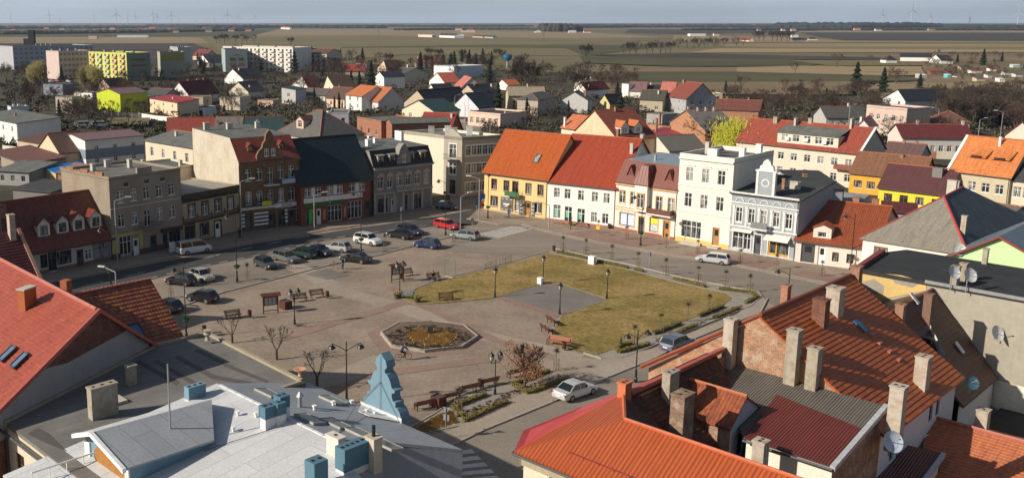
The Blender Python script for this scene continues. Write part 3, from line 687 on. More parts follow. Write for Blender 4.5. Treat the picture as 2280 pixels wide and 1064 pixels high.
# L3 low beige house with ornate cornice
P0,P1=B2((409,549)),B2((534,519)); Lx=(P1-P0).length; h=7.7
be=plaster((.40,.33,.22),.4); dk=plaster((.085,.065,.05),.3)
w3=row(4,Lx,4.15,1.15,1.9,'w',.5)+[(.5,.9,1.7,2.1,'k'),(3.5,.9,1.5,2.1,'k'),(6.4,.1,1.2,2.6,'wdoor'),(8.9,.5,2.9,2.4,'S')]
t,Lx,D_,ro=house('low_town_house','two storey beige house with heavy dark cornice between the grey and brick tenements','x'and P0,P1,11,h,'flat',0,be,felt((.3,.28,.24)),{'f':[w for w in w3 if w[0]+w[2]<Lx]},eavepx=False,sur=dk,swid=.2,base=.5,parap=.15,
  bands=((7.0,.85,.35,dk),(6.55,.12,.1,dk),(3.7,.14,.08,dk),(3.25,.35,.1,dk),(2.95,.28,.05,plaster((.5,.33,.15),.2))),chim=((.3,.4,.6,.6,.9,CON),))
b=MB()
for i in range(22): b.box(.2+i*(Lx-.4)/22,-.3,6.72,.2+i*(Lx-.4)/22+.22,-.005,6.99)
b.build('dentils',dk,t)
b=MB()
for i in range(5): x=.1+i*(Lx-.5)/4; b.box(x,-.07,3.85,x+.16,-.004,4.6)
for z in (4.0,): b.box(0,-.06,z,Lx,-.004,z+.12)
b.build('timber_trim',dk,t)
# L4 brick tenement with Dutch gable
P0,P1=B2((536,519)),B2((669,502)); Lx=(P1-P0).length; h=11.3
bk=bricks((.23,.135,.07),(.2,.16,.12),.35); 
w4=row(5,Lx,8.2,1.15,1.95,'w',.6,skip=(2,))+[(Lx/2-.55,7.5,1.1,2.6,'w')]+row(5,Lx,4.4,1.15,2.2,'w',.6)+[(.5,.4,1.4,2.6,'S'),(2.6,.6,2.0,2.3,'S'),(5.0,.1,1.1,2.6,'bdoor'),(6.8,.4,1.1,2.5,'S'),(8.6,.1,1.2,2.6,'bdoor'),(Lx-2.2,.1,1.3,2.9,'wdoor')]
t,Lx,D_,ro=house('brick_tenement','tall brown brick tenement with curved Dutch gable, two balconies and lettered white shop band','x'and P0,P1,19,h,'mans',3.5,bk,tile_m,{'f':w4},eavepx=False,sur=bricks((.16,.1,.06),(.12,.1,.08)),mans=3.2,over=.25,bands=((10.9,.35,.2,bk),(7.3,.15,.08,bk),(3.55,.5,.06,WT)),chim=((.1,.8,1.,.6,1.4,CON,2),(.45,.75,1.,.6,1.2,CON,2),(.9,.7,.8,.6,1.2,CON)))
lw=plaster((.50,.455,.365),.7,.3); b=MB(); wall_face(b,19,0,h,[],face_mats(Lx,19)['l']@Matrix.Translation((0,-.03,0)))
b.poly([(-.03,19,h),(-.03,19,h+3.7),(-.03,3.2,h+3.6),(-.03,0,h)]); b.build('side_wall',lw,t)
b=MB(); g=[(-2.3,0),(-2.3,.9),(-1.9,1.6),(-1.3,2.1),(-1.15,2.8),(-.75,3.2),(-.6,4.2),(-.3,4.6),(0,4.9)]
pr=g+[(-x,z) for x,z in g[::-1][1:]]
b.poly([(Lx/2+x,-.12,h+z) for x,z in pr]); b.poly([(Lx/2+x,.35,h+z) for x,z in pr][::-1])
for (x0,z0),(x1,z1) in zip(pr,pr[1:]): b.poly([(Lx/2+x0,-.12,h+z0),(Lx/2+x0,.35,h+z0),(Lx/2+x1,.35,h+z1),(Lx/2+x1,-.12,h+z1)])
go=b.build('dutch_gable',bk,t)
for x in (-.95,.25): place_win(go,Lx/2+x,h+.7,.7,1.2,'w',Matrix.Translation((0,-.26,0)))
for z0_,x0_,x1_ in ((3.95,-.1,Lx*.58),(7.3,Lx*.38,Lx*.62)):
    b=MB(); b.box(x0_,-1.0,z0_,x1_,-.2,z0_+.14); o=b.build('balcony',WT,t); b=MB(); b.box(x0_,-1.,z0_+1.,x1_,-.95,z0_+1.06)
    for i in range(int((x1_-x0_)/.16)): b.box(x0_+i*.16,-.99,z0_+.14,x0_+i*.16+.03,-.96,z0_+1.)
    b.build('railing',BLK,o)
def txt(s,size,m,par,M,name='lettering',ext=.012):
    cu=bpy.data.curves.new('lettering','FONT'); cu.body=s; cu.size=size; cu.extrude=ext; cu.align_x='CENTER'; cu.align_y='CENTER'
    tmp=bpy.data.objects.new('tmp',cu); COL.objects.link(tmp); dg=bpy.context.evaluated_depsgraph_get(); me=bpy.data.meshes.new_from_object(tmp.evaluated_get(dg))
    bpy.data.objects.remove(tmp); me.materials.clear(); me.materials.append(m); o=link(name,me,par); o.matrix_local=M; return o
RX=Matrix.Rotation(math.pi/2,4,'X')
b=MB(); b.box(Lx*.56,-.16,3.45,Lx+.02,-.07,4.15); sg=b.build('sign',WT,t); txt('GODA',.62,BLK,sg,Matrix.Translation((Lx*.76,-.18,3.8))@RX)
b=MB(); b.box(3.4,-1.08,4.2,5.0,-1.04,4.95); b.build('banner',flat('yellow_banner',(.62,.55,.03),.6),t)
b=MB(); b.box(7.0,-1.08,7.45,9.4,-1.04,8.2); b.build('banner',flat('pale_blue_banner',(.35,.45,.6),.6),t)
b=MB()
for x in (.25,2.4,3.6,7.9,9.9):
    for z in (.9,1.5,2.1,2.7): b.box(x,-.06,z,x+(1.3 if x in(2.4,3.6) else .5),-.004,z+.32)
b.build('striped_cladding',WT,t)
for xx in (2.6,Lx-2.6): dormer(t,xx,1.2,h+1.2,.8,1.1,1.,tile_m,bk,'w',.5,.5,.8)
# L5 wide bank with huge dark roof
P0,P1=B2((671,507)),B2((827,486)); Lx=(P1-P0).length; h=7.2
Dd,rr=fit(P0,P1,h,(787,301),1); print('L5',Dd,rr)
br5=bricks((.26,.075,.045),(.2,.12,.1),.3)
dark_slate=tiles((.016,.03,.034),(.01,.02,.024),.3,.36,1.,.5,.1)
wpan=flat('white_panel',(.7,.7,.68),.6)
w5=[]
for g_ in (.7,4.9,9.2):
    w5+=[(g_,5.0,1.2,1.35,'w'),(g_+1.95,5.0,1.2,1.35,'w')]
w5+=[(.8,.5,1.3,2.4,'S'),(2.9,.1,.9,2.7,'wdoor'),(5.0,.4,2.8,2.7,'s'),(8.9,.4,2.9,3.0,'s'),(12.3,.05,1.2,3.2,'bdoor')]
w5=[w for w in w5 if w[0]+w[2]<Lx-.1]
t,Lx,D_,ro=house('bank_building','wide red brick bank with an enormous dark slate roof and green and white fascia','x'and P0,P1,Dd,h,'gx',rr,br5,dark_slate,{'f':w5},eavepx=False,over=.4,ridgem=BLK)
# panels only between the windows
for g_ in (.7,4.9,9.2):
    b=MB(); b.box(g_+1.24,-.05,4.9,g_+1.91,-.004,6.45); b.build('white_panel',wpan,t)
b=MB(); b.box(.5,-.14,3.9,Lx-1.9,-.005,4.75); b.build('fascia',wpan,t)
b=MB(); b.box(.55,-.2,3.25,7.9,-.005,3.95); s5=b.build('sign',flat('green_fascia',(.035,.13,.03),.6),t)
b=MB(); b.box(2.,-.215,3.5,2.7,-.202,3.66); b.box(5.2,-.215,3.46,5.5,-.202,3.76); b.build('sign_mark',flat('pale_green_mark',(.25,.4,.25),.6),s5)
b=MB(); b.box(1.35,-.13,.35,2.1,-.125,2.9); b.build('cash_machine',flat('bright_green',(.06,.42,.06),.5),t)
b=MB(); b.box(8.1,-.1,.9,8.6,-.005,2.6); b.box(4.1,-.1,.9,4.6,-.005,2.6); b.build('poster',flat('orange_poster',(.5,.22,.12),.6),t)
# L6 ornate dark grey house, mansard
P0,P1=B2((832,482)),B2((962,463)); Lx=(P1-P0).length; h=8.3
og=plaster((.25,.235,.22),.6,.6); ogl=plaster((.42,.41,.39),.5)
w6=row(6,Lx,4.7,1.1,2.0,'w',.4)+[(.8,.5,2.2,2.5,'S'),(3.8,.1,1.1,2.6,'wdoor'),(6.3,.3,1.1,2.8,'bdoor'),(8.3,.3,2.2,2.7,'S'),(11.2,.5,2.2,2.6,'S')]
w6=[w for w in w6 if w[0]+w[2]<Lx-.1]
t,Lx,D_,ro=house('ornate_grey_house','ornate weathered grey house with dark mansard, four dormers and a crumbling centre gable','x'and P0,P1,12,h,'mans',3.0,og,tiles((.03,.032,.035),None,.25,.25,.6,.6,.1),{'f':w6},eavepx=False,sur=ogl,hood='tri',mans=1.3,bands=((8.0,.4,.35,ogl),(3.7,.3,.18,ogl),(4.2,.1,.08,ogl)),chim=((.25,.5,1.,.8,1.2,WT,1),(.5,.7,.8,.6,1.0,WT),(.95,.75,.6,2.,1.8,WT)))
for i in (1.7,4.2,Lx-4.6,Lx-2.0): dormer(t,i,.25,h+.55,1.15,1.6,1.2,og,ogl,'k',.35,.75,1.1,flatr=True,roofo=.3)
b=MB(); pr=[(-1.5,0),(-1.5,1.2),(-1.1,2.2),(-.9,2.9),(-.5,3.5),(0,3.9),(.5,3.5),(.9,2.9),(1.1,2.2),(1.5,1.2),(1.5,0)]
b.poly([(Lx/2+x,-.1,h+z) for x,z in pr]); b.poly([(Lx/2+x,1.4,h+z) for x,z in pr][::-1])
for (x0,z0),(x1,z1) in zip(pr,pr[1:]): b.poly([(Lx/2+x0,-.1,h+z0),(Lx/2+x0,1.4,h+z0),(Lx/2+x1,1.4,h+z1),(Lx/2+x1,-.1,h+z1)])
go=b.build('centre_gable',og,t); place_win(go,Lx/2-.35,h+.6,.7,1.4,'w',Matrix.Translation((0,-.25,0)))
b=MB(); b.box(Lx/2-2.2,-1.0,3.95,Lx/2+2.2,-.2,4.15); o=b.build('balcony',ogl,t)
b=MB(); b.box(Lx/2-2.2,-1.,4.95,Lx/2+2.2,-.9,5.1); [b.box(Lx/2-2.2+i*.4,-.98,4.15,Lx/2-2.05+i*.4,-.9,4.95) for i in range(12)]; b.build('railing',ogl,o)
b=MB()
for i in range(7):
    x=.05+i*(Lx-.5)/6; b.box(x,-.09,.3,x+.4,-.004,3.6)
b.build('pilasters',ogl,t)
# L7 cream corner house
h=11.6
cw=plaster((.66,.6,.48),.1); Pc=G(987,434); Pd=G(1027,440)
# lit side wall runs away to the upper left, angled corner bay, long street side in shade
Pa=ON(898,290,Pc,(-E2.x,-E2.y)); Pa.z=0; Pa=Pc+(Pa-Pc).normalized()*min(22,(Pa-Pc).length)
dd=(Vector((G(1120,300,h).x,G(1120,300,h).y,0))-Pd); dd=E1*dd.length*.0+dd
Pe=Pd+dd.normalized()*min(26,dd.length); Pf=Pa+(Pe-Pd)
t=thing('corner_house','tall cream corner house with blank sunlit side wall and shaded windowed street front','house',(Pc.x,Pc.y,0))
def prismwalls(par,pts,h,mats,wins={},z0=0,org=None,name='wall'):
    """vertical walls between consecutive ground points, in the order seen left to right from outside"""
    o_=org or Vector((0,0,0)); outs=[]
    for i in range(len(pts)-1):
        p,q=pts[i]-o_,pts[i+1]-o_; p=Vector((p.x,p.y,0)); q=Vector((q.x,q.y,0)); Lw=(q-p).length
        M=Matrix.Translation(p)@Matrix.Rotation(ang(q-p),4,'Z'); b=MB(); ws=wins.get(i,[])
        wall_face(b,Lw,z0,h,[w[:4] for w in ws if 'flat' not in w],M); m=mats[i] if isinstance(mats,(list,tuple)) else mats
        if m is None: continue
        ob=b.build(name,m,par); outs.append(ob)
        for w in ws: place_win(ob,w[0],w[1],w[2],w[3],w[4],M,w[5] if len(w)>5 else None)
    return outs
cream_shade=plaster((.40,.36,.30),.3); Le=(Pe-Pd).length; Lc=(Pd-Pc).length  # same cream made darker: shade of the street front is in the colour
wr=[w+(WT,) for w in row(6,Le,8.0,1.1,1.9,'w',.8)+row(6,Le,4.5,1.1,1.9,'w',.8)+row(6,Le,1.0,1.1,1.8,'w',.8)]
wc=[(Lc/2-.8,7.4,1.6,2.7,'w',WT),(Lc/2-.8,4.3,1.6,2.3,'w',WT),(Lc/2-.7,.4,1.4,2.8,'k')]
prismwalls(t,[Pa,Pc,Pd,Pe,Pf,Pa],h,[cw,cream_shade,cream_shade,cream_shade,cream_shade],{1:wc,2:wr},org=Pc)
b=MB(); pts=[p-Pc for p in (Pc,Pd,Pe,Pf,Pa)]; b.slab([(p.x,p.y,h-.5) for p in pts],.1); ro=b.build('roof',felt((.2,.2,.2)),t)
b=MB()
for p,q in zip(pts,pts[1:]+pts[:1]):
    d=(q-p).normalized(); n=Vector((-d.y,d.x,0))*.3
    b.slab([(p.x,p.y,h+.0),(q.x,q.y,h+.0),(q.x+n.x,q.y+n.y,h+.0),(p.x+n.x,p.y+n.y,h+.0)],.5)
b.build('parapet',cw,t)
m_=(Pd-Pc); b=MB(); p,q=Vector((0,0,0)),m_; n=Vector((-m_.y,m_.x,0)).normalized()*.3
for off in (Vector((0,0,0)),n):
    pp=[p+off+Vector((0,0,h-.02)),q+off+Vector((0,0,h-.02)),(p+q)/2+off+Vector((0,0,h+1.5))]; b.poly(pp if off.length==0 else pp[::-1])
for s0,s1 in ((p,(p+q)/2),((p+q)/2,q)):
    z0_=h if s0==p else h+1.5; z1_=h+1.5 if s0==p else h
    b.poly([s0+Vector((0,0,z0_)),s1+Vector((0,0,z1_)),s1+n+Vector((0,0,z1_)),s0+n+Vector((0,0,z0_))])
b.build('corner_gable',cream_shade,t)
for k,(fx,fy) in enumerate(((.35,.1),(.75,.12),(.2,.5),(.5,.4))):
    c=(Pa-Pc)*fy+(Pe-Pd)*fx; chimney(ro,c.x,c.y,h-.5,1.1,.6,1.7,WT if k%2 else CON,2)
b=MB(); Mx=Matrix.Rotation(ang(m_),4,'Z'); b.box(Lc/2-1.6,-1.0,7.15,Lc/2+1.6,-.01,7.3,Mx); o=b.build('balcony',cream_shade,t)
b=MB(); b.box(Lc/2-1.6,-1.,8.2,Lc/2+1.6,-.96,8.26,Mx); [b.box(Lc/2-1.6+i*.2,-.99,7.3,Lc/2-1.57+i*.2,-.97,8.2,Mx) for i in range(17)]; b.build('railing',BLK,o)
# ---- right row ----
yel=plaster((.70,.52,.24),.22); P0,P1=B2((1077,470)),B2((1217,492)); Lx=(P1-P0).length; h=7.2
Dd,rr=fit(P0,P1,h,(1128,290),0); print('R1',Dd,rr,Lx)
w=[(x,4.2,1.0,1.75,'b') for x in (1.6,4.2,Lx-4.3,Lx-1.9)]+[(Lx*.5-.5,3.8,1.05,2.2,'b')]+[(1.5,1.2,1.4,1.7,'k'),(6.6,.9,1.0,1.9,'w'),(8.7,.35,1.0,2.5,'odoor'),(Lx-2.7,1.1,1.6,1.7,'s')]
t,Lx,D_,ro=house('yellow_house','ochre yellow corner house with bright orange tiled roof and dark banners on its front','x'and P0,P1,Dd,h,'gx',rr,yel,tile_o,{'f':w,'l':row(2,Dd,4.2,1.,1.7,'b',2.)},eavepx=False,over=.35,sur=plaster((.16,.09,.05),.1),swid=.1,base=.45,basem=plaster((.35,.28,.2)),chim=((.75,.62,1.1,.5,1.3),))
for q_ in ((7.5,.4,8.5,2.9),(10.0,.4,10.6,2.9),(3.6,.7,6.2,3.1)): b=MB(); b.box(q_[0],-.1,q_[1],q_[2],-.02,q_[3]); bn=b.build('banner',flat('grey_banner',(.13,.13,.135),.6),t)
b=MB(); b.box(4.2,-.11,1.75,5.6,-.101,2.0); b.box(4.5,-.11,1.5,5.3,-.101,1.6)
for x in (3.8,4.7,5.6): b.box(x,-.11,2.75,x+.45,-.101,2.83); b.box(x,-.11,.9,x+.45,-.101,.98)
for x in (7.75,10.05): [b.box(x,-.11,z,x+.45,-.101,z+.12) for z in (.9,1.5,2.1)]
b.build('lettering',WT,bn)
b=MB(); b.box(Lx/2-1.5,-1.0,3.55,Lx/2+1.5,-.01,3.7); o=b.build('balcony',flat('green_balcony',(.06,.16,.07),.6),t); b=MB(); b.box(Lx/2-1.5,-1.02,3.7,Lx/2+1.5,-.98,4.4); b.build('railing',flat('green_balcony2',(.05,.14,.06),.6),o)
def skylight(ro,Lx,D,h,rh,x,f,w=.8,l=1.3,side=0):
    """roof window lying on a gx roof at height fraction f"""
    Y=D/2; y=Y*f; s=math.atan2(rh,Y); z=h+rh*f+.15
    M=Matrix.Translation((x,y,z))@Matrix.Rotation(s,4,'X'); b=MB(); b.ring(0,0,w,l,.1,-.0,.1)
    b=MB(); 
    for q in ((0,0,w,.1),(0,l-.1,w,l),(0,.1,.1,l-.1),(w-.1,.1,w,l-.1)): b.box(q[0],q[1],0,q[2],q[3],.12,M)
    o=b.build('skylight',DGR,ro); g=MB(); g.box(.1,.1,.0,w-.1,l-.1,.07,M); g.build('pane',GL,o)
skylight(ro,Lx,Dd,h,rr,Lx*.66,.3,1.1,1.8)
wht=plaster((.76,.73,.68),.14); P0,P1=B2((1217,492)),B2((1368,512)); Lx=(P1-P0).length; h=6.9
Dd,rr=fit(P0,P1,h,(1278,300),0); print('R2',Dd,rr,Lx)
w=[(x*Lx-.5,4.2,1.05,1.65,'w') for x in (.14,.3,.5,.7,.87)]+[(.1*Lx,.7,1.3,2.3,'s'),(.27*Lx,.3,1.3,2.6,'s'),(.46*Lx,.3,1.3,2.5,'s'),(.66*Lx,.8,1.05,1.7,'w'),(.82*Lx,.8,1.05,1.7,'w')]
t,Lx,D_,ro=house('white_house','plain white two storey house with brick red tiled roof next to the yellow house','x'and P0,P1,Dd,h,'gx',rr,wht,tile_r,{'f':w},eavepx=False,over=.35,base=.55,basem=plaster((.33,.15,.11)),bands=((3.5,.1,.05,wht),),chim=((.97,.35,.5,.5,1.6,CON),(.99,.55,.5,.9,1.4,CON)))
b=MB()
for x,c in ((.1,0),(.27,0),(.46,0)): b.box(x*Lx+.15,-.0+.12,1.0,x*Lx+.75,.135,2.2)
b.build('poster',flat('green_poster',(.15,.45,.28),.6),t)
b=MB()
for i in range(4): b.box(Lx*.24-i*.3,-.55-i*.35,0,Lx*.36+i*.3,-.2 if i==0 else -.55-(i-1)*.35,.62-i*.14)
for i in range(4): b.box(Lx*.5-i*.3,-.55-i*.35,0,Lx*.62+i*.3,-.2 if i==0 else -.55-(i-1)*.35,.62-i*.14)
b.build('brick_steps',CHB,t)
# R3 cream and orange ornate, metal mansard
cr=plaster((.74,.69,.61),.12); orn=plaster((.62,.36,.16),.1); P0,P1=B2((1368,512)),B2((1503,537)); Lx=(P1-P0).length; h=7.9
rm=ribs((.16,.045,.03),.55,.5,.15,bs=.6)
w=[(.7,4.6,1.,2.0,'w'),(2.7,4.6,.95,2.0,'w'),(7.3,4.3,1.,2.2,'w'),(9.4,4.3,1.,2.2,'w')]+[(.9,1.0,2.7,2.1,'k'),(4.4,.2,1.,2.7,'bdoor'),(6.4,.8,1.4,2.3,'k'),(8.8,.2,1.05,2.7,'odoor')]
w=[x for x in w if x[0]+x[2]<Lx-.1]
t,Lx,D_,ro=house('ornate_cream_house','cream and orange ornate house with red metal mansard, oriel bay and wooden balcony','x'and P0,P1,12,h,'mans',3.4,cr,rm,{'f':w},eavepx=False,sur=orn,mans=2.0,topm=ribs((.22,.27,.31),.6,.4,.1,bs=.3),base=.6,basem=plaster((.3,.12,.09)),bands=((7.55,.35,.3,orn),(3.9,.14,.1,orn),(3.45,.2,.08,orn)),chim=((.35,.4,.3,.3,.8,GRY),))
b=MB(); b.box(4.0,-.9,3.9,6.2,-.005,h+.25); ba=b.build('oriel_bay',cr,t); place_win(ba,4.6,4.5,1.,2.2,'w',Matrix.Translation((0,-1.06,0)),orn)
b=MB(); a=[(3.8,-1.1,h+.26),(6.4,-1.1,h+.26),(6.4,1.6,h+.26),(3.8,1.6,h+.26)]; tp=[(4.5,-.1,h+3.2),(5.7,-.1,h+3.2),(5.7,1.9,h+3.2),(4.5,1.9,h+3.2)]
b.slab(a,.1)
for i in range(4): j=(i+1)%4; b.poly([a[i],a[j],tp[j],tp[i]])
b.poly(tp); b.build('bay_roof',rm,t)
for x in (2.2,9.0): dormer(t,x,.55,h+.75,1.1,.8,1.2,rm,rm,'k',1.3,.6,.45)
b=MB(); b.box(6.3,-1.1,3.7,10.5,-.01,3.9); o=b.build('balcony',WT,t); b=MB(); b.box(6.3,-1.12,3.9,10.5,-1.06,4.75); b.box(6.3,-1.06,3.9,6.36,-.01,4.75); b.box(10.44,-1.06,3.9,10.5,-.01,4.75); b.build('balcony_front',flat('brown_boards',(.13,.055,.035),.6),o)
b=MB(); b.box(.8,-.1,3.2,3.6,-.02,3.45); sg=b.build('sign',WT,t); b=MB(); [b.box(x,-.113,3.25,x+w_,-.102,3.4) for x,w_ in ((1.,.3),(1.4,.12),(1.75,.2),(2.2,.35),(2.62,.18))]; b.build('sign_mark',flat('blue_letters',(.25,.38,.55)),sg)
b=MB(); b.box(1.0,.1,1.15,2.15,.115,2.95); b.box(2.35,.1,1.15,3.5,.115,2.95); b.build('poster',flat('pale_poster',(.55,.62,.75),.5),t)
b=MB(); b.box(6.5,.1,2.1,7.7,.115,2.95); b.build('poster',flat('yellow_sign',(.7,.72,.05),.5),t)
b=MB(); b.box(6.5,.1,.95,7.7,.115,2.0); b.build('poster',flat('grey_poster',(.5,.52,.52),.5),t)
# R4 tall cream
P0,P1=B2((1503,538)),B2((1621,559)); Lx=(P1-P0).length; h=13.0; cr4=plaster((.74,.69,.60),.12)
w=[(x*Lx-.55,9.6,1.15,2.1,'w') for x in (.2,.5,.79)]+[(x*Lx-.55,5.7,1.15,2.1,'w') for x in (.2,.5,.79)]+[(.9,1.0,3.2,2.6,'s'),(Lx-2.6,.5,1.1,2.7,'odoor')]
t,Lx,D_,ro=house('tall_cream_house','tallest cream white house of the right row, with flat roof and large shop window','x'and P0,P1,13,h,'flat',0,cr4,felt((.12,.115,.11)),{'f':w},eavepx=False,parap=.7,base=.9,basem=plaster((.72,.46,.16),.1),bands=((12.9,.25,.3,cr4),(8.9,.12,.1,cr4),(4.9,.14,.12,cr4)),chim=((.12,.5,.6,.6,1.8,CON),(.35,.35,1.5,.7,1.1,WT,2),(.85,.4,.8,.7,1.6,WT),(.9,.75,.8,.7,1.8,WT)))
b=MB(); b.slab([(1.6,-.1,.5),(4.2,-.1,.5),(4.9,-1.6,.22),(1.2,-1.6,.22)],.1); b.box(Lx-2.9,-1.0,0,Lx-1.2,-.04,.4); b.build('ramp',CON,t)
b=MB()
for x in (.2,.5,.79):
    for z in (11.95,): b.box(x*Lx-.9,-.14,z,x*Lx+.9,-.004,z+.14)
b.build('window_heads',cr4,t)
# R5 grey ornate with clock-like gable
P0,P1=B2((1621,559)),B2((1769,584)); Lx=(P1-P0).length; h=8.7; g5=plaster((.31,.345,.38),.2); w5t=flat('white_stucco',(.66,.66,.64),.7)
w=[(x*Lx-.42,4.6,.85,2.1,'w') for x in (.13,.32,.5,.69,.87)]+[(.6,.7,1.5,2.4,'s'),(2.2,.7,1.,2.4,'s'),(.39*Lx,.3,1.0,2.8,'bdoor'),(.6*Lx,.5,2.9,2.5,'S')]
t,Lx,D_,ro=house('ornate_grey_blue_house','pale blue grey house with white stucco, round medallion gable and small grey balcony','x'and P0,P1,13,h,'shed',1.2,g5,felt((.05,.055,.055)),{'f':w},eavepx=False,sur=w5t,base=.6,basem=plaster((.45,.45,.42)),bands=((3.85,.22,.14,w5t),(7.3,.2,.16,w5t),(7.0,.1,.08,w5t),(8.75,.25,.25,w5t)),chim=((.7,.45,1.4,.6,1.1,CON,2),(.55,.4,.4,.4,1.5)))
b=MB()
for i in range(6):
    x=(.03,.225,.41,.595,.78,.95)[i]*Lx; b.box(x+.06,-.12,4.1,x+.34,-.004,6.9); b.box(x,-.17,6.62,x+.4,-.004,6.95)
b.build('pilasters',w5t,t)
b=MB()
for x in (.13,.32,.5,.69,.87):
    for k in range(8):
        a0,a1=math.pi*k/8,math.pi*(k+1)/8
        for r0,r1 in ((.5,.62),):
            b.slab([(x*Lx+math.cos(a)*r,-.12,7.6+math.sin(a)*r) for a,r in ((a0,r0),(a0,r1),(a1,r1),(a1,r0))],.0) if False else b.poly([(x*Lx+math.cos(a)*r,-.1,7.6+math.sin(a)*r) for a,r in ((a0,.62),(a0,.5),(a1,.5),(a1,.62))])
b.build('arched_trim',w5t,t)
b=MB(); b.box(Lx/2-1.25,-.2,h+.1,Lx/2+1.25,.35,h+3.6); go=b.build('attic_gable',g5,t)
b=MB(); b.box(Lx/2-1.35,-.26,h+.05,Lx/2-1.0,.4,h+3.6); b.box(Lx/2+1.0,-.26,h+.05,Lx/2+1.35,.4,h+3.6); b.box(Lx/2-1.5,-.3,h+3.6,Lx/2+1.5,.45,h+3.8)
pr=[(-1.05,0),(-.9,.6),(-.6,.8),(-.5,1.2),(-.2,1.5),(0,1.6),(.2,1.5),(.5,1.2),(.6,.8),(.9,.6),(1.05,0)]
b.poly([(Lx/2+x,-.2,h+3.8+z) for x,z in pr]); b.poly([(Lx/2+x,.3,h+3.8+z) for x,z in pr][::-1])
for (x0,z0),(x1,z1) in zip(pr,pr[1:]): b.poly([(Lx/2+x0,-.2,h+3.8+z0),(Lx/2+x0,.3,h+3.8+z0),(Lx/2+x1,.3,h+3.8+z1),(Lx/2+x1,-.2,h+3.8+z1)])
for k in range(12):
    a0,a1=2*math.pi*k/12,2*math.pi*(k+1)/12; b.poly([(Lx/2+math.cos(a)*r,-.24,h+2.0+math.sin(a)*r) for a,r in ((a0,.6),(a0,.42),(a1,.42),(a1,.6))])
b.build('gable_trim',w5t,go)
b=MB(); b.box(Lx/2-1.3,-1.1,3.95,Lx/2+1.0,-.2,4.2); o=b.build('balcony',w5t,t)
b=MB(); b.box(Lx/2-1.3,-1.12,4.2,Lx/2+1.0,-.98,5.1); b.build('railing',flat('grey_balustrade',(.2,.2,.2),.7),o)
b=MB(); b.slab([(.6*Lx-.3,-.01,3.5),(.6*Lx+3.1,-.01,3.5),(.6*Lx+3.1,-1.1,2.9),(.6*Lx-.3,-1.1,2.9)],.15); b.build('awning',flat('cream_awning',(.72,.66,.6),.7),t)
b=MB(); b.slab([(.4,-.01,3.6),(3.4,-.01,3.6),(3.4,-.6,3.35),(.4,-.6,3.35)],.12); b.build('awning',flat('cream_awning',(.72,.66,.6),.7),t)
b=MB(); b.box(.6*Lx,.06,.8,.6*Lx+.2,.1,2.99); b.box(.6*Lx+1.05,.06,.8,.6*Lx+1.25,.1,2.99); b.box(.6*Lx,.06,.5,.6*Lx+2.9,.1,.8); b.build('door_frame',flat('orange_frame',(.6,.33,.03),.5),t)
# R6 pink low
P0,P1=B2((1769,585)),B2((1944,608)); Lx=(P1-P0).length; h=3.3; pk=plaster((.74,.62,.55),.12)
Dd,rr=fit(P0,P1,h,(1815,445),0); print('R6',Dd,rr,Lx)
tr6=tiles((.34,.085,.03),(.25,.06,.025),.3,.36,1.3,.6,.15)
w=[(.7,.3,1.8,2.6,'bdoor'),(2.9,.2,.95,2.6,'wdoor'),(4.7,.9,.85,1.3,'b'),(6.5,.9,.9,1.3,'b'),(8.5,.15,.8,2.5,'bdoor')]
w=[x for x in w if x[0]+x[2]<Lx-.1]
t,Lx,D_,ro=house('pink_house','single storey pale pink house with glossy orange tiled roof and one white dormer','x'and P0,P1,Dd,h,'gx',rr,pk,tr6,{'f':w},eavepx=False,over=.35,chim=((.52,.6,.9,.5,1.3),(.78,.6,.9,.5,1.3)))
dormer(t,Lx*.31,1.0,h+1.0*rr/(Dd/2),2.3,1.5,2.4,tr6,pk,'w',.5,1.1,.75)
# ---------------- foreground roofs ----------------
def FR(O,ang_=None): return Matrix(((E2.x,E1.x,0,O.x),(E2.y,E1.y,0,O.y),(0,0,1,0),(0,0,0,1)))  # local x=E2 (near right), y=E1 (far right)
rE2=math.atan2(E2.y,E2.x)
def croof(par,name,a,b_,c,d,m,step=.36,lip=.05):
    q=MB(); q.courses(a,b_,c,d,step,lip); return q.build(name,m,par)
def roofpart(par,name,pts,m,t=.14):
    b=MB(); b.slab(pts,t); return b.build(name,m,par)
def wallpart(par,pts,m,name='wall',wins=(),z0=0,top=None):
    """vertical wall over a chain p,q (local), polygon top given as list of (t,z)"""
    (x0,y0),(x1,y1)=pts; Lw=math.hypot(x1-x0,y1-y0); M=Matrix.Translation((x0,y0,0))@Matrix.Rotation(math.atan2(y1-y0,x1-x0),4,'Z')
    b=MB(); h=min(z for _,z in top); wall_face(b,Lw,z0,h,[w[:4] for w in wins if w[1]+w[3]<h],M)
    prof=[(0,h)]+[(a*Lw,z) for a,z in top]+[(Lw,h)]; pr=[]
    for p in prof:
        if not pr or abs(p[0]-pr[-1][0])+abs(p[1]-pr[-1][1])>1e-4: pr.append(p)
    pr=pr[::-1]
    if len(pr)>2: b.poly([M@Vector((x,0,z)) for x,z in pr[::-1]][::-1] if False else [M@Vector((x,0,z)) for x,z in ([pr[-1]]+pr[:-1])][::1],[(x,z) for x,z in ([pr[-1]]+pr[:-1])])
    o=b.build(name,m,par)
    for w in wins: place_win(o,w[0],w[1],w[2],w[3],w[4],M if w[1]+w[3]<h else M@Matrix.Translation((0,-.14,0)),w[5] if len(w)>5 else None)
    return o
bro0=tiles((.11,.03,.028),None,.3,.36,.7,.5,.1,cw=.25)
worn=bricks((.34,.15,.075),(.42,.36,.28),.6,.55); oldb=bricks((.20,.065,.04),(.2,.16,.13),.5,.1)
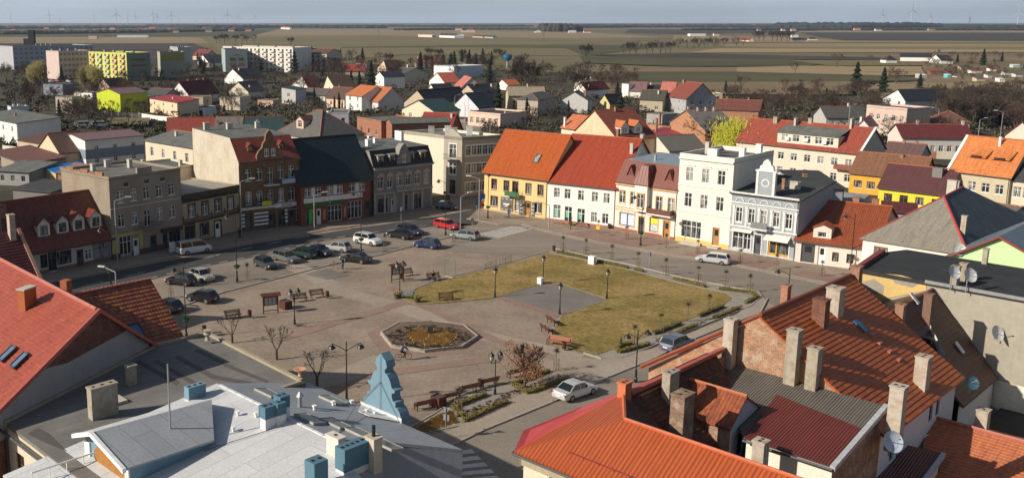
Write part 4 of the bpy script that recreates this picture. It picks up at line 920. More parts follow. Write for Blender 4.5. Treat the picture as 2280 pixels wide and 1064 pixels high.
cemt=plaster((.34,.33,.32),.6,.7,(.45,.42,.4)); chimp=plaster((.36,.325,.265),1.,2.6,(.4,.3,.2)); chimw=plaster((.44,.40,.34),1.,2.4,(.42,.25,.17))
# F2: flat black roofed building, lower left
O=G(12,940,9); t=thing('flat_roof_building','cream building with flat grey bitumen roof and two concrete chimneys, lower left','building',(O.x,O.y,0),rE2)
W,Dp=14.,18.6; x0=-.0
b=MB(); b.slab([(0,0,9),(12,0,9),(12,10,9),(7.4,10,9),(7.4,17.5,9),(-6.1,18.4,9),(-6.25,13.83,9)],.25)
fx=felt((.175,.168,.153),1.0,patch=.25)
# plane is slightly skew: far edge runs to x=-6.1 in the photo's frame
t_=t
ro=b.build('roof',fx,t)
wl=plaster((.62,.54,.42),.35)
prismw=[((0,0),(W,0))]
wallpart(t,((0,0),(12,0)),wl,wins=[(1.2,5.2,1.3,2.4,'b'),(4.1,5.2,1.3,2.4,'b'),(7.,5.2,1.3,2.4,'b'),(1.2,1.2,1.3,2.4,'b'),(4.1,1.2,1.3,2.4,'b')],top=[(0,8.75),(1,8.75)])
for q0,q1 in (((12,0),(12,10)),((12,10),(7.4,10)),((7.4,10),(7.4,17.4)),((7.4,17.4),(-6.,18.3)),((-6.1,18.4),(-6.25,13.83)),((-6.25,13.83),(0,0))): wallpart(t,(q0,q1),wl,top=[(0,8.75),(1,8.75)])
b=MB()
for (x0_,y0_),(x1_,y1_) in (((0,-.2),(-6.25,13.83)),((-6.25,13.83),(-6.1,18.4)),((-6.1,18.4),(7.4,17.5)),((7.4,17.5),(7.4,10.))):
    d_=Vector((x1_-x0_,y1_-y0_,0)).normalized(); n_=Vector((d_.y,-d_.x,0))*.28; p_,q_=Vector((x0_,y0_,9.2)),Vector((x1_,y1_,9.2)); b.slab([p_,q_,q_+n_,p_+n_],.45)
b.build('parapet',plaster((.34,.30,.22),.6),t)
b=MB(); b.tube((.1,-.42,8.72),(12,-.42,8.72),.09,n=8); b.tube((.25,-.1,8.6),(.25,-.1,.2),.06); b.build('gutter',DGR,t)
def lchim(par,O_,px,z0,w,d,h,m,pots=2,cap=True):
    """chimney whose foot is seen at the pixel, at roof height z0"""
    g=G(px[0],px[1],z0); q=FR(O_).inverted()@g; return chimney(par,q.x,q.y,z0-.3,w,d,h+.3,m,pots,cap)
lchim(ro,O,(231,925),9,.6,1.75,1.95,chimp,3); lchim(ro,O,(293,855),9,.5,.6,1.3,chimp,1)
g=FR(O).inverted()@G(262,893,9); b=MB(); b.box(g.x-.6,g.y-.6,9.01,g.x+.6,g.y+.4,9.18); b.build('roof_hatch',CON,ro)
pat=flat('roof_patch',(.10,.085,.077),.9)
for k,q in enumerate((((60,965),(100,985),(150,1005),(110,965),(85,952)),((310,800),(400,850),(392,858),(300,806)),((350,800),(440,852),(432,858),(342,806)),((395,790),(480,835),(560,850),(552,856),(470,842),(388,796)),((440,775),(520,815),(600,848),(592,852),(510,820),(432,780)))):
    b=MB(); Mi=FR(O).inverted(); P=[Mi@G(*p,9.0) for p in q]; 
    for p in P: p.z=9.012
    if sum((P[i].x*P[(i+1)%len(P)].y-P[(i+1)%len(P)].x*P[i].y) for i in range(len(P)))<0: P=P[::-1]
    b.poly(P); b.build('tar_patch',pat,ro)
# antenna bits at the far right corner
# F1: brick gabled house with salmon tiles, far left; its gable wall is turned a little from the street grid
Qg=G(345,770,9); fy=(Qg-O).normalized(); fy.z=0; fx_=Vector((fy.y,-fy.x,0)); AP=ON(215,690,O,fy); Rg=G(20,588,AP.z); v=Rg-AP; v=v*(1.15)
trs=tiles((.37,.088,.056),(.31,.07,.044),.3,.36,.7,.55,.15,cw=.25)
O1=O-fx_*.02; O1.z=0; t=thing('brick_gable_house','house with salmon red tiled roof, two tilted skylights and a half rendered brick gable','house',tuple(O1))
def wp(y,z,x=0): return O+fy*y+fx_*x+Vector((0,0,z-9))-O1
ya=(AP-O).dot(fy); za=AP.z; sL=(za-10.15)/(ya+.3); sR=(za-9.)/(15.2-ya)
LL=wp(-2.2,za-sL*(ya+2.2)); RR=wp(15.6,za-sR*(15.6-ya)); AA=wp(ya,za)
ro=croof(t,'roof',AA+fx_*.15,AA+v,LL+v,LL+fx_*.15,trs,.36,.035); roofpart(t,'roof',[AA+fx_*.15,RR+fx_*.15,RR+v,AA+v],trs,.16)
b=MB(); b.tube(AA+Vector((0,0,.05)),AA+v+Vector((0,0,.05)),.14,n=6); b.build('ridge',flat('pink_ridge',(.42,.15,.12),.6),ro)
b=MB(); up=Vector((0,0,.14))
for p_,q_ in ((LL,AA),(AA,RR)): b.slab([p_+up+fx_*.1,p_+up+fx_*.34,q_+up+fx_*.34,q_+up+fx_*.1],.3)
b.build('verge',flat('pink_verge',(.40,.10,.075),.6),ro)
b=MB(); pr=[(-1.9,0),(15.3,0),(15.3,za-sR*(15.3-ya)-.1),(ya,za-.12),(-1.9,za-sL*(ya+1.9)-.12)]; b.poly([wp(y,z) for y,z in pr],pr); b.build('wall',bricks((.17,.06,.04),(.16,.12,.1),.4,.12),t)
b=MB(); pr=[(-1.8,8),(14.6,8),(14.4,9.7),(13.2,10.2),(12.2,11.3),(11.6,11.2),(9.5,11.1),(7.6,11.0),(5.6,10.9),(3.8,11.2),(3.,za-sL*(ya-3.)-.25),(-1.8,za-sL*(ya+1.8)-.2)]; b.poly([wp(y,z,.03) for y,z in pr],pr); b.build('render_patch',cemt,t)
wq=[wp(15.3,0),wp(15.3,0)+v,wp(-1.9,0)+v,wp(-1.9,0)]
for q0,q1,zt0 in ((wq[0],wq[1],za-sR*(15.3-ya)-.2),(wq[1],wq[2],9.),(wq[2],wq[3],za-sL*(ya+1.9)-.2)):
    wallpart(t,((q0.x,q0.y),(q1.x,q1.y)),oldb,top=[(0,zt0),(1,zt0)])
nL=(LL-AA).cross(v).normalized(); nL=nL if nL.z>0 else -nL
def onpl(px,P_,n_):
    r=Vector(ray(*px)); c=Vector((0,0,HC)); return c+r*((P_-c).dot(n_)/r.dot(n_))
p=onpl((62,682),AA+O1,nL)-O1; b=MB(); Mc=Matrix.Translation(p)@Matrix.Rotation(ang(fx_),4,'Z'); b.box(-.32,-.6,-.8,.32,.6,1.35,Mc); ch=b.build('chimney',plaster((.40,.13,.055),.2),ro); b=MB(); b.box(-.38,-.66,1.352,.38,.66,1.45,Mc); b.build('chimney_cap',CON,ch)
p=AA+v*.32; b=MB(); Mc=Matrix.Translation(p)@Matrix.Rotation(ang(fx_),4,'Z'); b.box(-.3,.3,-1.,.3,.9,.7,Mc); b.build('chimney',plaster((.33,.11,.055),.2),ro)
for px in ((18,790),(45,805)):
    p=onpl(px,AA+O1,nL)-O1; e_=(LL-AA).normalized(); sd_=v.normalized(); n_=nL
    Mp=Matrix((( sd_.x,e_.x,n_.x,p.x+n_.x*.1),(sd_.y,e_.y,n_.y,p.y+n_.y*.1),(sd_.z,e_.z,n_.z,p.z+n_.z*.1),(0,0,0,1))); b=MB()
    for q4 in ((-.38,-.75,.38,-.66),(-.38,.66,.38,.75),(-.38,-.66,-.3,.66),(.3,-.66,.38,.66)): b.box(q4[0],q4[1],0,q4[2],q4[3],.12,Mp)
    o=b.build('skylight',DGR,ro); g_=MB(); g_.box(-.3,-.66,0,.3,.66,.07,Mp); g_.build('pane',flat('sky_glass',(.12,.2,.3),.04,0,1.),o)
# F1b: house with glazed maroon tiles beside it, ridge along E1
A_=G(335,622,11); rdz=11.
t=thing('glazed_tile_house','house with shiny wavy maroon tiled roof and one blue roof window','house',(A_.x,A_.y,0),rE2)
glz=tiles((.20,.045,.04),(.33,.14,.045),.3,.4,1.2,.22,.1,cw=.28)
Le_,dn,hh=12.,6.4,5.6
ro=croof(t,'roof',(0,-Le_,rdz),(0,0,rdz),(dn,.1,rdz-hh+.6),(dn,-Le_,rdz-hh+.6),glz,.4,.07); roofpart(t,'roof',[(0,-Le_,rdz),(-dn,-Le_,rdz-hh),(-dn,0,rdz-hh),(0,0,rdz)],glz)
b=MB(); 
for i in range(30): b.tube((0,-Le_+i*.4,rdz+.05),(0,-Le_+i*.4+.36,rdz+.08),.12,.14,n=6)
b.build('ridge',flat('pink_ridge',(.5,.2,.16),.6),ro)
prof=[(-dn+.3,0),(dn-.3,0),(dn-.3,rdz-hh+.6),(0,rdz-.15),(-dn+.3,rdz-hh)]
b=MB(); b.poly([(x,-.25,z) for x,z in prof]); b.poly([(x,-Le_+.3,z) for x,z in prof]); b.build('wall',oldb,t)
wallpart(t,((dn-.3,-Le_+.3),(dn-.3,-.25)),oldb,top=[(0,rdz-hh+.5),(1,rdz-hh+.5)])
s=math.atan2(-(hh-.6),dn); M=Matrix.Translation((3.9,-3.6,rdz-3.9*(hh-.6)/dn+.16))@Matrix.Rotation(-s,4,'Y'); b=MB()
for q4 in ((-.7,-.45,.7,-.35),(-.7,.35,.7,.45),(-.7,-.35,-.6,.35),(.6,-.35,.7,.35)): b.box(q4[0],q4[1],0,q4[2],q4[3],.14,M)
o=b.build('skylight',DGR,ro); g_=MB(); g_.box(-.6,-.35,0,.6,.35,.07,M); g_.build('pane',flat('blue_blind',(.03,.13,.25),.1,0,.8),o)
# maroon roofed house at the left edge
A_=G(40,512,11.5); t=thing('maroon_roof_house','house with dark maroon tiled roof and sunlit cream chimney at the left edge','house',(A_.x,A_.y,0),rE2)
ro=croof(t,'roof',(0,-13,11.5),(0,0,11.5),(5.5,.1,6.4),(5.5,-13,6.4),tiles((.11,.03,.028),None,.3,.36,.7,.5,.1,cw=.25),.38,.06); roofpart(t,'roof',[(0,-13,11.5),(-5.5,-13,7),(-5.5,0,7),(0,0,11.5)],bro0)
b=MB(); pf=[(-5.3,0),(5.3,0),(5.3,6.4),(0,11.3),(-5.3,6.9)]; b.poly([(x,-.2,z) for x,z in pf]); b.poly([(x,-12.8,z) for x,z in pf]); b.build('wall',oldb,t); wallpart(t,((5.2,-12.8),(5.2,-.2)),oldb,top=[(0,6.5),(1,6.5)])
b=MB(); b.slab([(0,-.1,11.7),(5.6,-.1,6.5),(5.6,.25,6.5),(0,.25,11.7)],.3); b.build('verge',plaster((.5,.28,.2),.3),ro); chimney(ro,.6,-.9,10.4,.7,.6,2.9,chimw,1)
# F3: white roofed house with light blue chimneys and the stepped blue gable
O=G(1030,1000,8.5); t=thing('white_roof_house','house with large low white felt roof, light blue chimneys and tall pale blue scrolled gable','house',(O.x,O.y,0),rE2)
wf=felt((.56,.57,.58),1.3,patch=.1,rough=.55); wg_shade=felt((.30,.32,.34),1.3,patch=.12,rough=.5)  # one white felt twice: pale on sunlit slopes, shade mixed in on the others
blu=plaster((.16,.262,.33),.15,1.,(.7,.7,.7)); blud=plaster((.085,.17,.225),.15,1.,(.7,.7,.7)); bwall=plaster((.33,.36,.40),.6,.8,(.5,.5,.5))
ry,rz_=-7.1,10.2; yl=-21.; zlow=rz_-(ry-yl)*.115; xl,xr=-15.3,-.0
nearx=9.
# right slope: slightly skew near edge as seen
e_sl=(rz_-8.5)/7.1
P=lambda x,y: (x,y,8.5+(-y)*e_sl if y>ry else rz_-(ry-y)*.115)
ro=roofpart(t,'roof',[P(-14.4,0),P(-14.9,ry),P(-3.6,ry),P(-2.4,-4.1),P(0,0)],wg_shade,.2)
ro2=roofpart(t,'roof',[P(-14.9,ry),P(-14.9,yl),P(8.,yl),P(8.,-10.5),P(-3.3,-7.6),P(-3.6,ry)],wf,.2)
wallpart(t,((-2.4,-4.1),(0,0)),bwall,top=[(0,9.2),(1,8.35)]); wallpart(t,((0,0),(-14.4,0)),bwall,top=[(0,8.35),(1,8.35)])
wallpart(t,((-14.4,0),(-14.9,-21)),bwall,top=[(0,8.3),(1,8.3)]); wallpart(t,((-3.4,-7.6),(-2.4,-4.1)),bwall,top=[(0,9.95),(1,9.25)])
wallpart(t,((8,-10.5),(-3.3,-7.6)),bwall,top=[(0,9.5),(1,9.9)]); wallpart(t,((8,yl),(8,-10.5)),bwall,top=[(0,8.3),(1,9.5)]); wallpart(t,((-14.9,yl),(8,yl)),bwall,top=[(0,8.3),(1,8.3)])
b=MB()
for i in range(12):
    x=-14.5+i*.95; b.box(x,ry-.09,rz_-.02,x+.9,ry+.09,rz_+.05)
b.build('ridge',flat('white_felt',(.62,.62,.62),.6),ro)
# pale blue scrolled gable standing on the right eave
pr=[(-7.0-x*.87,z*.86) for x,z in ((2.15,-.2),(2.1,.35),(1.95,.75),(1.7,1.0),(1.5,1.05),(1.5,1.4),(1.25,1.45),(1.12,1.7),(1.12,2.0),(1.42,2.12),(1.42,2.3),(1.12,2.4),(1.0,2.75),(.85,3.05),(.62,3.3),(.42,3.36),(.38,3.6),(.62,3.85),(.5,4.3),(.05,4.75))]
cxg=-7.0; pr2=[(2*cxg-x,z) for x,z in pr[::-1]][1:]; full=pr+pr2
b=MB(); z8=8.45
b.poly([(x,-.0,z8+z) for x,z in full],[(x,z) for x,z in full]); b.poly([(x,.75,z8+z) for x,z in full][::-1])
for (x0_,z0_),(x1_,z1_) in zip(full,full[1:]): b.poly([(x0_,0,z8+z0_),(x0_,.75,z8+z0_),(x1_,.75,z8+z1_),(x1_,0,z8+z1_)])
go=b.build('scrolled_gable',blu,t)
b=MB(); b.slab([(cxg-1.9,-.02,8.62),(cxg+1.9,-.02,8.62),(cxg+.5,-1.5,9.0),(cxg-.5,-1.5,9.0)],.05); b.box(cxg-1.92,-.06,8.4,cxg+1.92,-.004,8.8); b.build('flashing',flat('white_felt',(.62,.62,.62),.6),go)
b=MB(); b.tube((cxg-1.75,-.08,8.9),(cxg,-.08,10.7),.016,n=4); b.tube((cxg+1.7,-.08,8.6),(cxg,-.08,10.7),.016,n=4); b.tube((cxg,-.08,8.8),(cxg,-.08,12.4),.014,n=4); b.build('lightning_wire',DGR,go)
Mi=FR(O).inverted()
def onF3(px,dz=0):
    r=Vector(ray(*px)); c=Mi@Vector((0,0,HC)); dd=Mi.to_3x3()@r
    tt=(8.5-e_sl*c.y-c.z)/(dd.z+e_sl*dd.y); p=c+dd*tt
    if p.y<ry: k=.115; tt=(rz_+k*(c.y-ry)-c.z)/(dd.z-k*dd.y); p=c+dd*tt
    return p
def bchim(px,w,d,h,pots,lower=.5,m=blud):
    p=onF3(px); b=MB(); b.box(p.x-w/2,p.y-d/2,p.z-.3,p.x+w/2,p.y+d/2,p.z+h*lower); o=b.build('chimney',flat('white_felt',(.62,.62,.62),.6),ro2)
    b=MB(); b.box(p.x-w/2-.02,p.y-d/2-.02,p.z+h*lower+.002,p.x+w/2+.02,p.y+d/2+.02,p.z+h)
    b.build('chimney_stack',m,o); f=MB()
    for i in range(pots):
        u=(i+.5)/pots
        if w>d: f.box(p.x-w/2+w*u-.1,p.y-.1,p.z+h+.001,p.x-w/2+w*u+.1,p.y+.1,p.z+h+.012)
        else: f.box(p.x-.1,p.y-d/2+d*u-.1,p.z+h+.001,p.x+.1,p.y-d/2+d*u+.1,p.z+h+.012)
    f.build('flue',BLK,o)
bchim((435,885),.5,1.2,.85,3,.05,blu); bchim((598,948),.6,.85,1.3,2,.45); bchim((622,941),.55,.6,1.3,1,.45); bchim((628,930),.65,.65,1.45,2,.5)
bchim((705,1085),.75,.85,1.55,2,.05); bchim((785,1038),.75,1.7,1.3,5,.05)
p=onF3((832,1025)); chimney(ro,p.x,p.y,p.z-.6,.7,.6,1.9,plaster((.5,.45,.38),.5),1); b=MB(); b.tube((p.x,p.y,p.z+1.2),(p.x,p.y,p.z+2.0),.1,n=8); b.build('flue_pipe',BLK,ro)
p=onF3((748,1010)); chimney(ro,p.x,p.y,p.z-.6,1.0,.5,1.6,plaster((.6,.56,.5),.4),1)
for px in ((598,877),(742,893),(748,945),(800,965),(860,992),(690,935)):
    p=onF3(px); a=math.atan(e_sl); M=Matrix.Translation(p+Vector((0,0,.02)))@Matrix.Rotation(-a,4,'X'); b=MB()
    if p.y<ry: continue
    w_,l_=.95,.5
    for q4 in ((-w_,-l_,w_,-l_+.06),(-w_,l_-.06,w_,l_),(-w_,-l_,-w_+.06,l_),(w_-.06,-l_,w_,l_)): b.box(q4[0],q4[1],0,q4[2],q4[3],.14,M)
    o=b.build('skylight',flat('grey_curb',(.32,.32,.3),.6),ro); g_=MB(); g_.box(-w_+.06,-l_+.06,0,w_-.06,l_-.06,.12,M); g_.build('pane',flat('dusty_glass',(.16,.15,.12),.15),o)
for px in ((700,912),(742,902),(783,900),(817,920),(835,925),(570,928),(530,925),(520,960)):
    p=onF3(px); b=MB(); b.tube(p,p+Vector((0,0,.22)),.09,n=8); b.tube(p+Vector((0,0,.22)),p+Vector((0,0,.3)),.15,n=8); b.build('roof_vent',WHT,ro)
p=onF3((668,905)); b=MB(); b.tube(p,p+Vector((0,0,.7)),.14,n=8); b.tube(p+Vector((0,0,.7)),p+Vector((0,0,1.)),.25,.05,n=8); b.build('vent_cowl',GRY,ro)
b=MB(); q=[(840,800),(735,985)]; p0=onF3((735,1000)); b.tube(p0+Vector((0,0,.1)),(cxg-1.9,-.1,9.0),.015,n=4)
p1,p2=onF3((455,1005)),onF3((630,950)); b.tube(p1+Vector((0,0,.08)),p2+Vector((0,0,.08)),.02,n=4); b.build('cable',DGR,ro)
# big dormer on the left, ridge towards E1, orange panelled front
pA=Mi@G(160,968,10.9); pR=Mi@G(212,975,11.0); 
dz=10.2; q0=Mi@G(165,970,dz); q1=Mi@G(275,1040,dz); qr=Mi@G(240,965,11.1); qe=Mi@G(495,895,10.6)
dx0,dx1=q0.x-.2,q1.x+.2; dy0=(q0.y+q1.y)/2; dxm=(dx0*.62+dx1*.38); zr=11.05; dye=Mi@G(490,905,10.6)
ye=dye.y
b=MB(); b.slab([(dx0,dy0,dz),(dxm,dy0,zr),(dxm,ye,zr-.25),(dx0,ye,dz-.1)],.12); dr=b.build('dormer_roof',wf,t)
b=MB(); b.slab([(dxm,dy0,zr),(dx1,dy0,dz),(dx1,ye-2.2,dz-.1),(dxm,ye,zr-.25)],.12); b.build('dormer_roof',wg_shade,t)
b=MB()
b.slab([(dx0-.05,dy0-.12,dz+.05),(dxm,dy0-.12,zr+.06),(dxm,dy0+.1,zr+.06),(dx0-.05,dy0+.1,dz+.05)],.25); b.slab([(dxm,dy0-.12,zr+.06),(dx1+.05,dy0-.12,dz+.05),(dx1+.05,dy0+.1,dz+.05),(dxm,dy0+.1,zr+.06)],.25); b.build('bargeboard',WHT,dr)
b=MB(); pw=[(dx0+.35,7),(dx1-.3,7),(dx1-.3,dz-.15),(dxm,zr-.2),(dx0+.35,dz-.1)]; yy=dy0+.5
b.poly([(x,yy,z) for x,z in pw]); b.poly([(dx1-.3,yy,7),(dx1-.3,ye-2.3,7),(dx1-.3,ye-2.3,dz-.2),(dx1-.3,yy,dz-.15)]); b.poly([(dx0+.35,ye,7),(dx0+.35,yy,7),(dx0+.35,yy,dz-.1),(dx0+.35,ye,dz-.2)])
dw=b.build('dormer',blu,t)
b=MB(); b.box(dx0+1.5,yy-.06,7.1,dx1-.8,yy-.004,dz-.55); b.poly([(dx0+1.5,yy-.05,dz-.549),(dx1-.8,yy-.05,dz-.549),(dxm+.3,yy-.05,zr-.6)]); b.build('orange_panel',flat('orange_board',(.33,.15,.035),.7),dw)
b=MB(); b.box(dx0+.4,yy-.1,7,dx0+1.0,yy-.004,dz-.3); b.box(dx1-.75,yy-.1,7,dx1-.35,yy-.004,dz-.3); b.build('white_post',WHT,dw)
# mast
p=Mi@G(381,990,9.6); b=MB(); b.tube((p.x,p.y,9.4),(p.x,p.y,9.4+5.0),.06,.045,n=8); tag(b.build('antenna_mast',GRY,None,loc=FR(O)@Vector((0,0,0)),rz=rE2),'slim bare metal antenna mast standing on the grey dormer roof','mast')
# roof terrace lower left
b=MB(); b.slab([(-12.5,-20.5,8.45),(-9.5,-20.5,8.45),(-9.5,-16.4,8.45),(-12.5,-16.4,8.45)],.2); tr=b.build('roof_terrace',DGR,t)
b=MB()
for (x0_,y0_),(x1_,y1_) in (((-12.4,-20.4),(-12.4,-16.5)),((-12.4,-16.5),(-10.8,-16.5))):
    b.tube((x0_,y0_,9.45),(x1_,y1_,9.45),.05,n=6)
    for i in range(5): u=i/4; b.tube((x0_+(x1_-x0_)*u,y0_+(y1_-y0_)*u,8.5),(x0_+(x1_-x0_)*u,y0_+(y1_-y0_)*u,9.45),.03,n=4)
b.build('railing',WHT,tr)
# ORANGE metal-roofed corner building
E0=G(1145,1003,8.5); t=thing('orange_roof_house','corner house with long bright orange ribbed metal roof and pink ridge band, lower right','house',(E0.x,E0.y,0),rE2)
om=ribs((.37,.082,.026),.25,.42,.06,bs=1.,dc=(.4,.1,.04),cross=.36); pkm=ribs((.42,.07,.07),1.2,.5,.1,bs=.3)
ro=roofpart(t,'roof',[(0,0,8.5),(26,0,8.5),(27,3.6,11),(5.1,3.4,11),(2.8,6.8,11)],om)
_mi=FR(E0).inverted(); _o=[_mi@G(*q) for q in ((1166,957,9.3),(1300,903,10.),(1465,838,10.45),(1590,788,10.6))]; roofpart(t,'ridge_band',[(0,0,8.5),(2.8,6.8,11),tuple(_o[1]),tuple(_o[0])],pkm); roofpart(t,'ridge_band',[(2.8,6.8,11),(3.1,17.2,11),tuple(_o[2]),tuple(_o[1])],pkm); roofpart(t,'ridge_band',[(3.1,17.2,11),(3.3,24.,11),tuple(_o[3]),tuple(_o[2])],pkm); roofpart(t,'street_slope',[(0,0,8.4),(1.25,4.2,10.),(1.6,24.,10.25),(0,24.,8.4)],pkm)
b=MB(); b.tube((5.1,3.4,11.08),(27,3.6,11.08),.12,n=6); b.tube((2.8,6.8,11.08),(5.1,3.4,11.08),.12,n=6); b.build('ridge',flat('orange_ridge',(.5,.13,.06),.45),ro)
old=tiles((.15,.05,.03),(.04,.03,.026),.24,.34,.8,.8,.6,(.03,.028,.024),cw=.25)
croof(t,'old_roof',(2.8,6.8,10.95),(3.1,17.5,10.9),(6.2,16.5,7.4),(6.9,9.2,7.2),old,.34,.06)
croof(t,'old_roof',(5.15,3.5,10.95),(16.,3.6,10.95),(16.,8.8,7.2),(6.9,9.2,7.2),old,.34,.06)
croof(t,'old_roof',(2.8,6.8,10.95),(5.15,3.5,10.95),(6.9,9.2,7.2),(6.9,9.21,7.2),old,.34,.06)
dgm=ribs((.075,.062,.055),.12,.7,.5,bs=1.)
b=MB(); b.box(3.0,7.,10.95,3.3,24,11.2); b.build('pink_flashing',flat('pink_verge',(.48,.1,.1),.5),ro)
wy=plaster((.68,.6,.46),.35)
wallpart(t,((.4,.4),(26,.4)),wy,wins=[(1.2+i*2.6,5.3,1.1,1.9,'w',wy) for i in range(8)],top=[(0,8.3),(1,8.3)])
wallpart(t,((.4,24),(.4,.4)),wy,wins=row(8,23.6,5.3,1.1,1.9,'w'),top=[(0,8.3),(1,8.3)])
for q0,q1,z0_,z1_ in (((26.5,.4),(26.5,3.5),8.3,10.7),((26.5,3.5),(16,3.5),10.7,10.7),((16,3.5),(16,8.7),10.7,7.1),((16,8.7),(6.8,8.9),7.,7.),((6.8,8.9),(6.3,17),7.,7.),((6.3,17),(3.3,17.2),7.,10.7),((3.3,17.2),(3.4,24),10.7,10.7),((3.4,24),(.4,24),10.7,8.4)): wallpart(t,(q0,q1),wy if z0_<9 else bricks((.34,.15,.09),(.3,.25,.2),.4),top=[(0,z0_),(1,z1_)])
b=MB(); b.box(.2,.2,7.7,26,.38,8.3); b.box(.2,.2,7.7,.38,24,8.3); b.build('cornice',plaster((.4,.35,.25),.5),t)
b=MB(); b.tube((0,-.12,8.35),(26,-.12,8.35),.08,n=8); b.tube((-.12,0,8.35),(-.12,24,8.35),.08,n=8); b.tube((2.4,.3,8.2),(2.4,.3,.2),.06); b.build('gutter',DGR,t)
b=MB(); b.tube((3.2,.9,9.25),(12.,.9,9.25),.035,n=4)
for i in range(10): x=3.2+i*.98; b.tube((x,.9,9.0),(x,.9,9.3),.025,n=4)
b.build('snow_guard',flat('dark_red_rail',(.2,.04,.03),.5),ro)
def orp(px,z): return FR(E0).inverted()@G(px[0],px[1],z)
for px,z,w,d,h,m in (((1390,882),10.9,.55,.7,.85,plaster((.5,.16,.08),.2)),((1492,866),10.6,.55,1.1,1.1,chimp),((1515,972),8.6,.9,1.2,2.7,bricks((.22,.12,.08),(.3,.26,.2),.6,.5)),((1905,0),0,0,0,0,None)):
    if m: p=orp(px,z); chimney(ro,p.x,p.y,z-.8,w,d,h+.8,m,2)
# small tiled cross-gable with its pale wall
p=orp((1570,870),10.2); cx_,cy_=p.x,p.y
otl=tiles((.36,.10,.045),(.20,.06,.03),.24,.3,1.6,.75,.5,(.05,.04,.03))
pa=orp((1560,858),10.3); pb=orp((1690,880),10.3); yr=13.4; xa=3.2; xb=7.4
g_=thing('small_tiled_annex','small annex with patchy orange clay tiles and pale blue end wall among the chimneys','house',tuple(FR(E0)@Vector((0,0,0))),rE2)
lo1=orp((1655,940),8.9)
r1=MB(); r1.slab([(xa,yr,10.3),(xb,yr,10.3),(xb+.0,yr-1.9,8.75),(xa,yr-1.9,8.75)],.12); r1.build('roof',otl,g_)
r1=MB(); r1.slab([(xa,yr,10.3),(xa,yr+2.2,9.),(xb,yr+2.2,9.),(xb,yr,10.3)],.12); rr_=r1.build('roof',otl,g_)
b=MB(); b.tube((xa,yr,10.36),(xb,yr,10.36),.12,n=6); b.build('ridge',flat('clay_ridge',(.42,.15,.07),.8),rr_)
pw=plaster((.42,.44,.48),.3); 
wallpart(g_,((xb-.1,yr-1.7),(xb-.1,yr+2.)),pw,wins=[(1.,6.6,.8,1.4,'k')],z0=0,top=[(0,8.8),(.46,10.2),(1,9.)]); wallpart(g_,((xa+.5,yr-1.7),(xb-.1,yr-1.7)),bricks((.28,.13,.08),(.4,.35,.3),.5,.4),top=[(0,8.85),(1,8.85)])
# BIG dark red tiled house with brick gable
A=G(1440,815,8); t=thing('big_red_roof_house','large house with glossy dark red pantile roof, brick gable and several tall rendered chimneys','house',(A.x,A.y,0),rE2)
# local x=E2 (depth from street), y=E1 (along street)
big=tiles((.40,.10,.024),(.31,.07,.018),.30,.38,.9,.5,.2,cw=.25)
rz_=13.7; rx=8.1; ex=16.4; yl_=15.; ylf=38.
# street slope reaches far along the street; garden slope has its verge where the photo shows it
ro=croof(t,'roof',(rx,.35,rz_),(rx,15.4,rz_),(-.3,37.5,7.9),(-.3,-.25,7.9),big,.38,.05)
ro2=croof(t,'roof',(rx,.2,rz_),(rx,15.4,rz_),(ex+.3,yl_+.2,7.8),(ex+.3,.2,7.8),big,.34,.055)
b=MB(); b.tube((rx,.3,rz_+.06),(rx,15.4,rz_+.06),.15,n=6); b.tube((-.3,-.25,8.),(rx,.35,rz_+.06),.12,n=6); b.build('ridge',flat('dark_ridge',(.24,.07,.04),.6),ro)
b=MB(); b.box(-.42,-.25,7.75,-.3,37.5,7.95); b.build('gutter',BRN,t)
wp2=plaster((.66,.66,.66),.2)
b=MB(); pr=[(0,0),(0,7.8),(rx,rz_-.15),(16.2,7.9),(16.2,0)]
b.poly([(x,.3,z) for x,z in pr],[(x,z) for x,z in pr]); b.build('brick_gable',worn,t)
wallpart(t,((0,37),(0,.3)),wp2,wins=row(10,36.,4.6,1.1,1.7,'w'),top=[(0,7.8),(1,7.8)])
wallpart(t,((16.2,.35),(16.2,yl_)),wp2,wins=[(2.2,5.3,.7,1.1,'k'),(3.4,4.4,.9,2.0,'k'),(9.3,5.9,.7,1.2,'k'),(10.7,5.9,.7,1.2,'k'),(2.2,1.,1.,2.,'k')],top=[(0,7.75),(1,7.75)])
wallpart(t,((16.2,yl_),(0,37)),wp2,top=[(0,7.7),(.22,10.),(1,7.7)])
def bgp(px,z): return FR(A).inverted()@G(px[0],px[1],z)
def onbig(px):
    r=Vector(ray(*px)); Mi=FR(A).inverted(); c=Mi@Vector((0,0,HC)); dd=Mi.to_3x3()@r; k=(rz_-7.8)/(ex-rx)
    tt=(rz_-k*(c.x-rx)-c.z)/(dd.z+k*dd.x); return c+dd*tt
for px,w,d,h,m in (((1825,720),.9,.8,1.7,bricks((.2,.07,.045),(.2,.15,.12),.4)),((1857,694),.95,1.,1.75,chimw),((2050,864),.8,.95,2.25,chimw)):
    p=onbig(px); chimney(ro2,p.x,p.y,p.z-.9,w,d,h+.9,m,2)
for px,z,w,d,h,m in (((1622,802),10.2,.7,.7,2.9,chimw),((1762,838),10.2,.75,.75,3.15,chimp),((1809,850),10.2,.7,.75,2.25,chimp),((1748,672),13.,.5,.6,1.2,CHB),((1905,625),13.2,.7,.7,1.1,CHB)):
    p=bgp(px,z); chimney(ro,p.x,p.y,z-.8,w,d,h+.8,m,1)
p=onbig((1915,730)); k=math.atan((rz_-7.8)/(ex-rx)); M=Matrix.Translation(p+Vector((0,0,.15)))@Matrix.Rotation(k,4,'Y'); b=MB(); b.box(-.55,-.3,0,.55,.3,.1,M); b.build('skylight',flat('blue_blind',(.03,.13,.25),.1,0,.8),ro2)
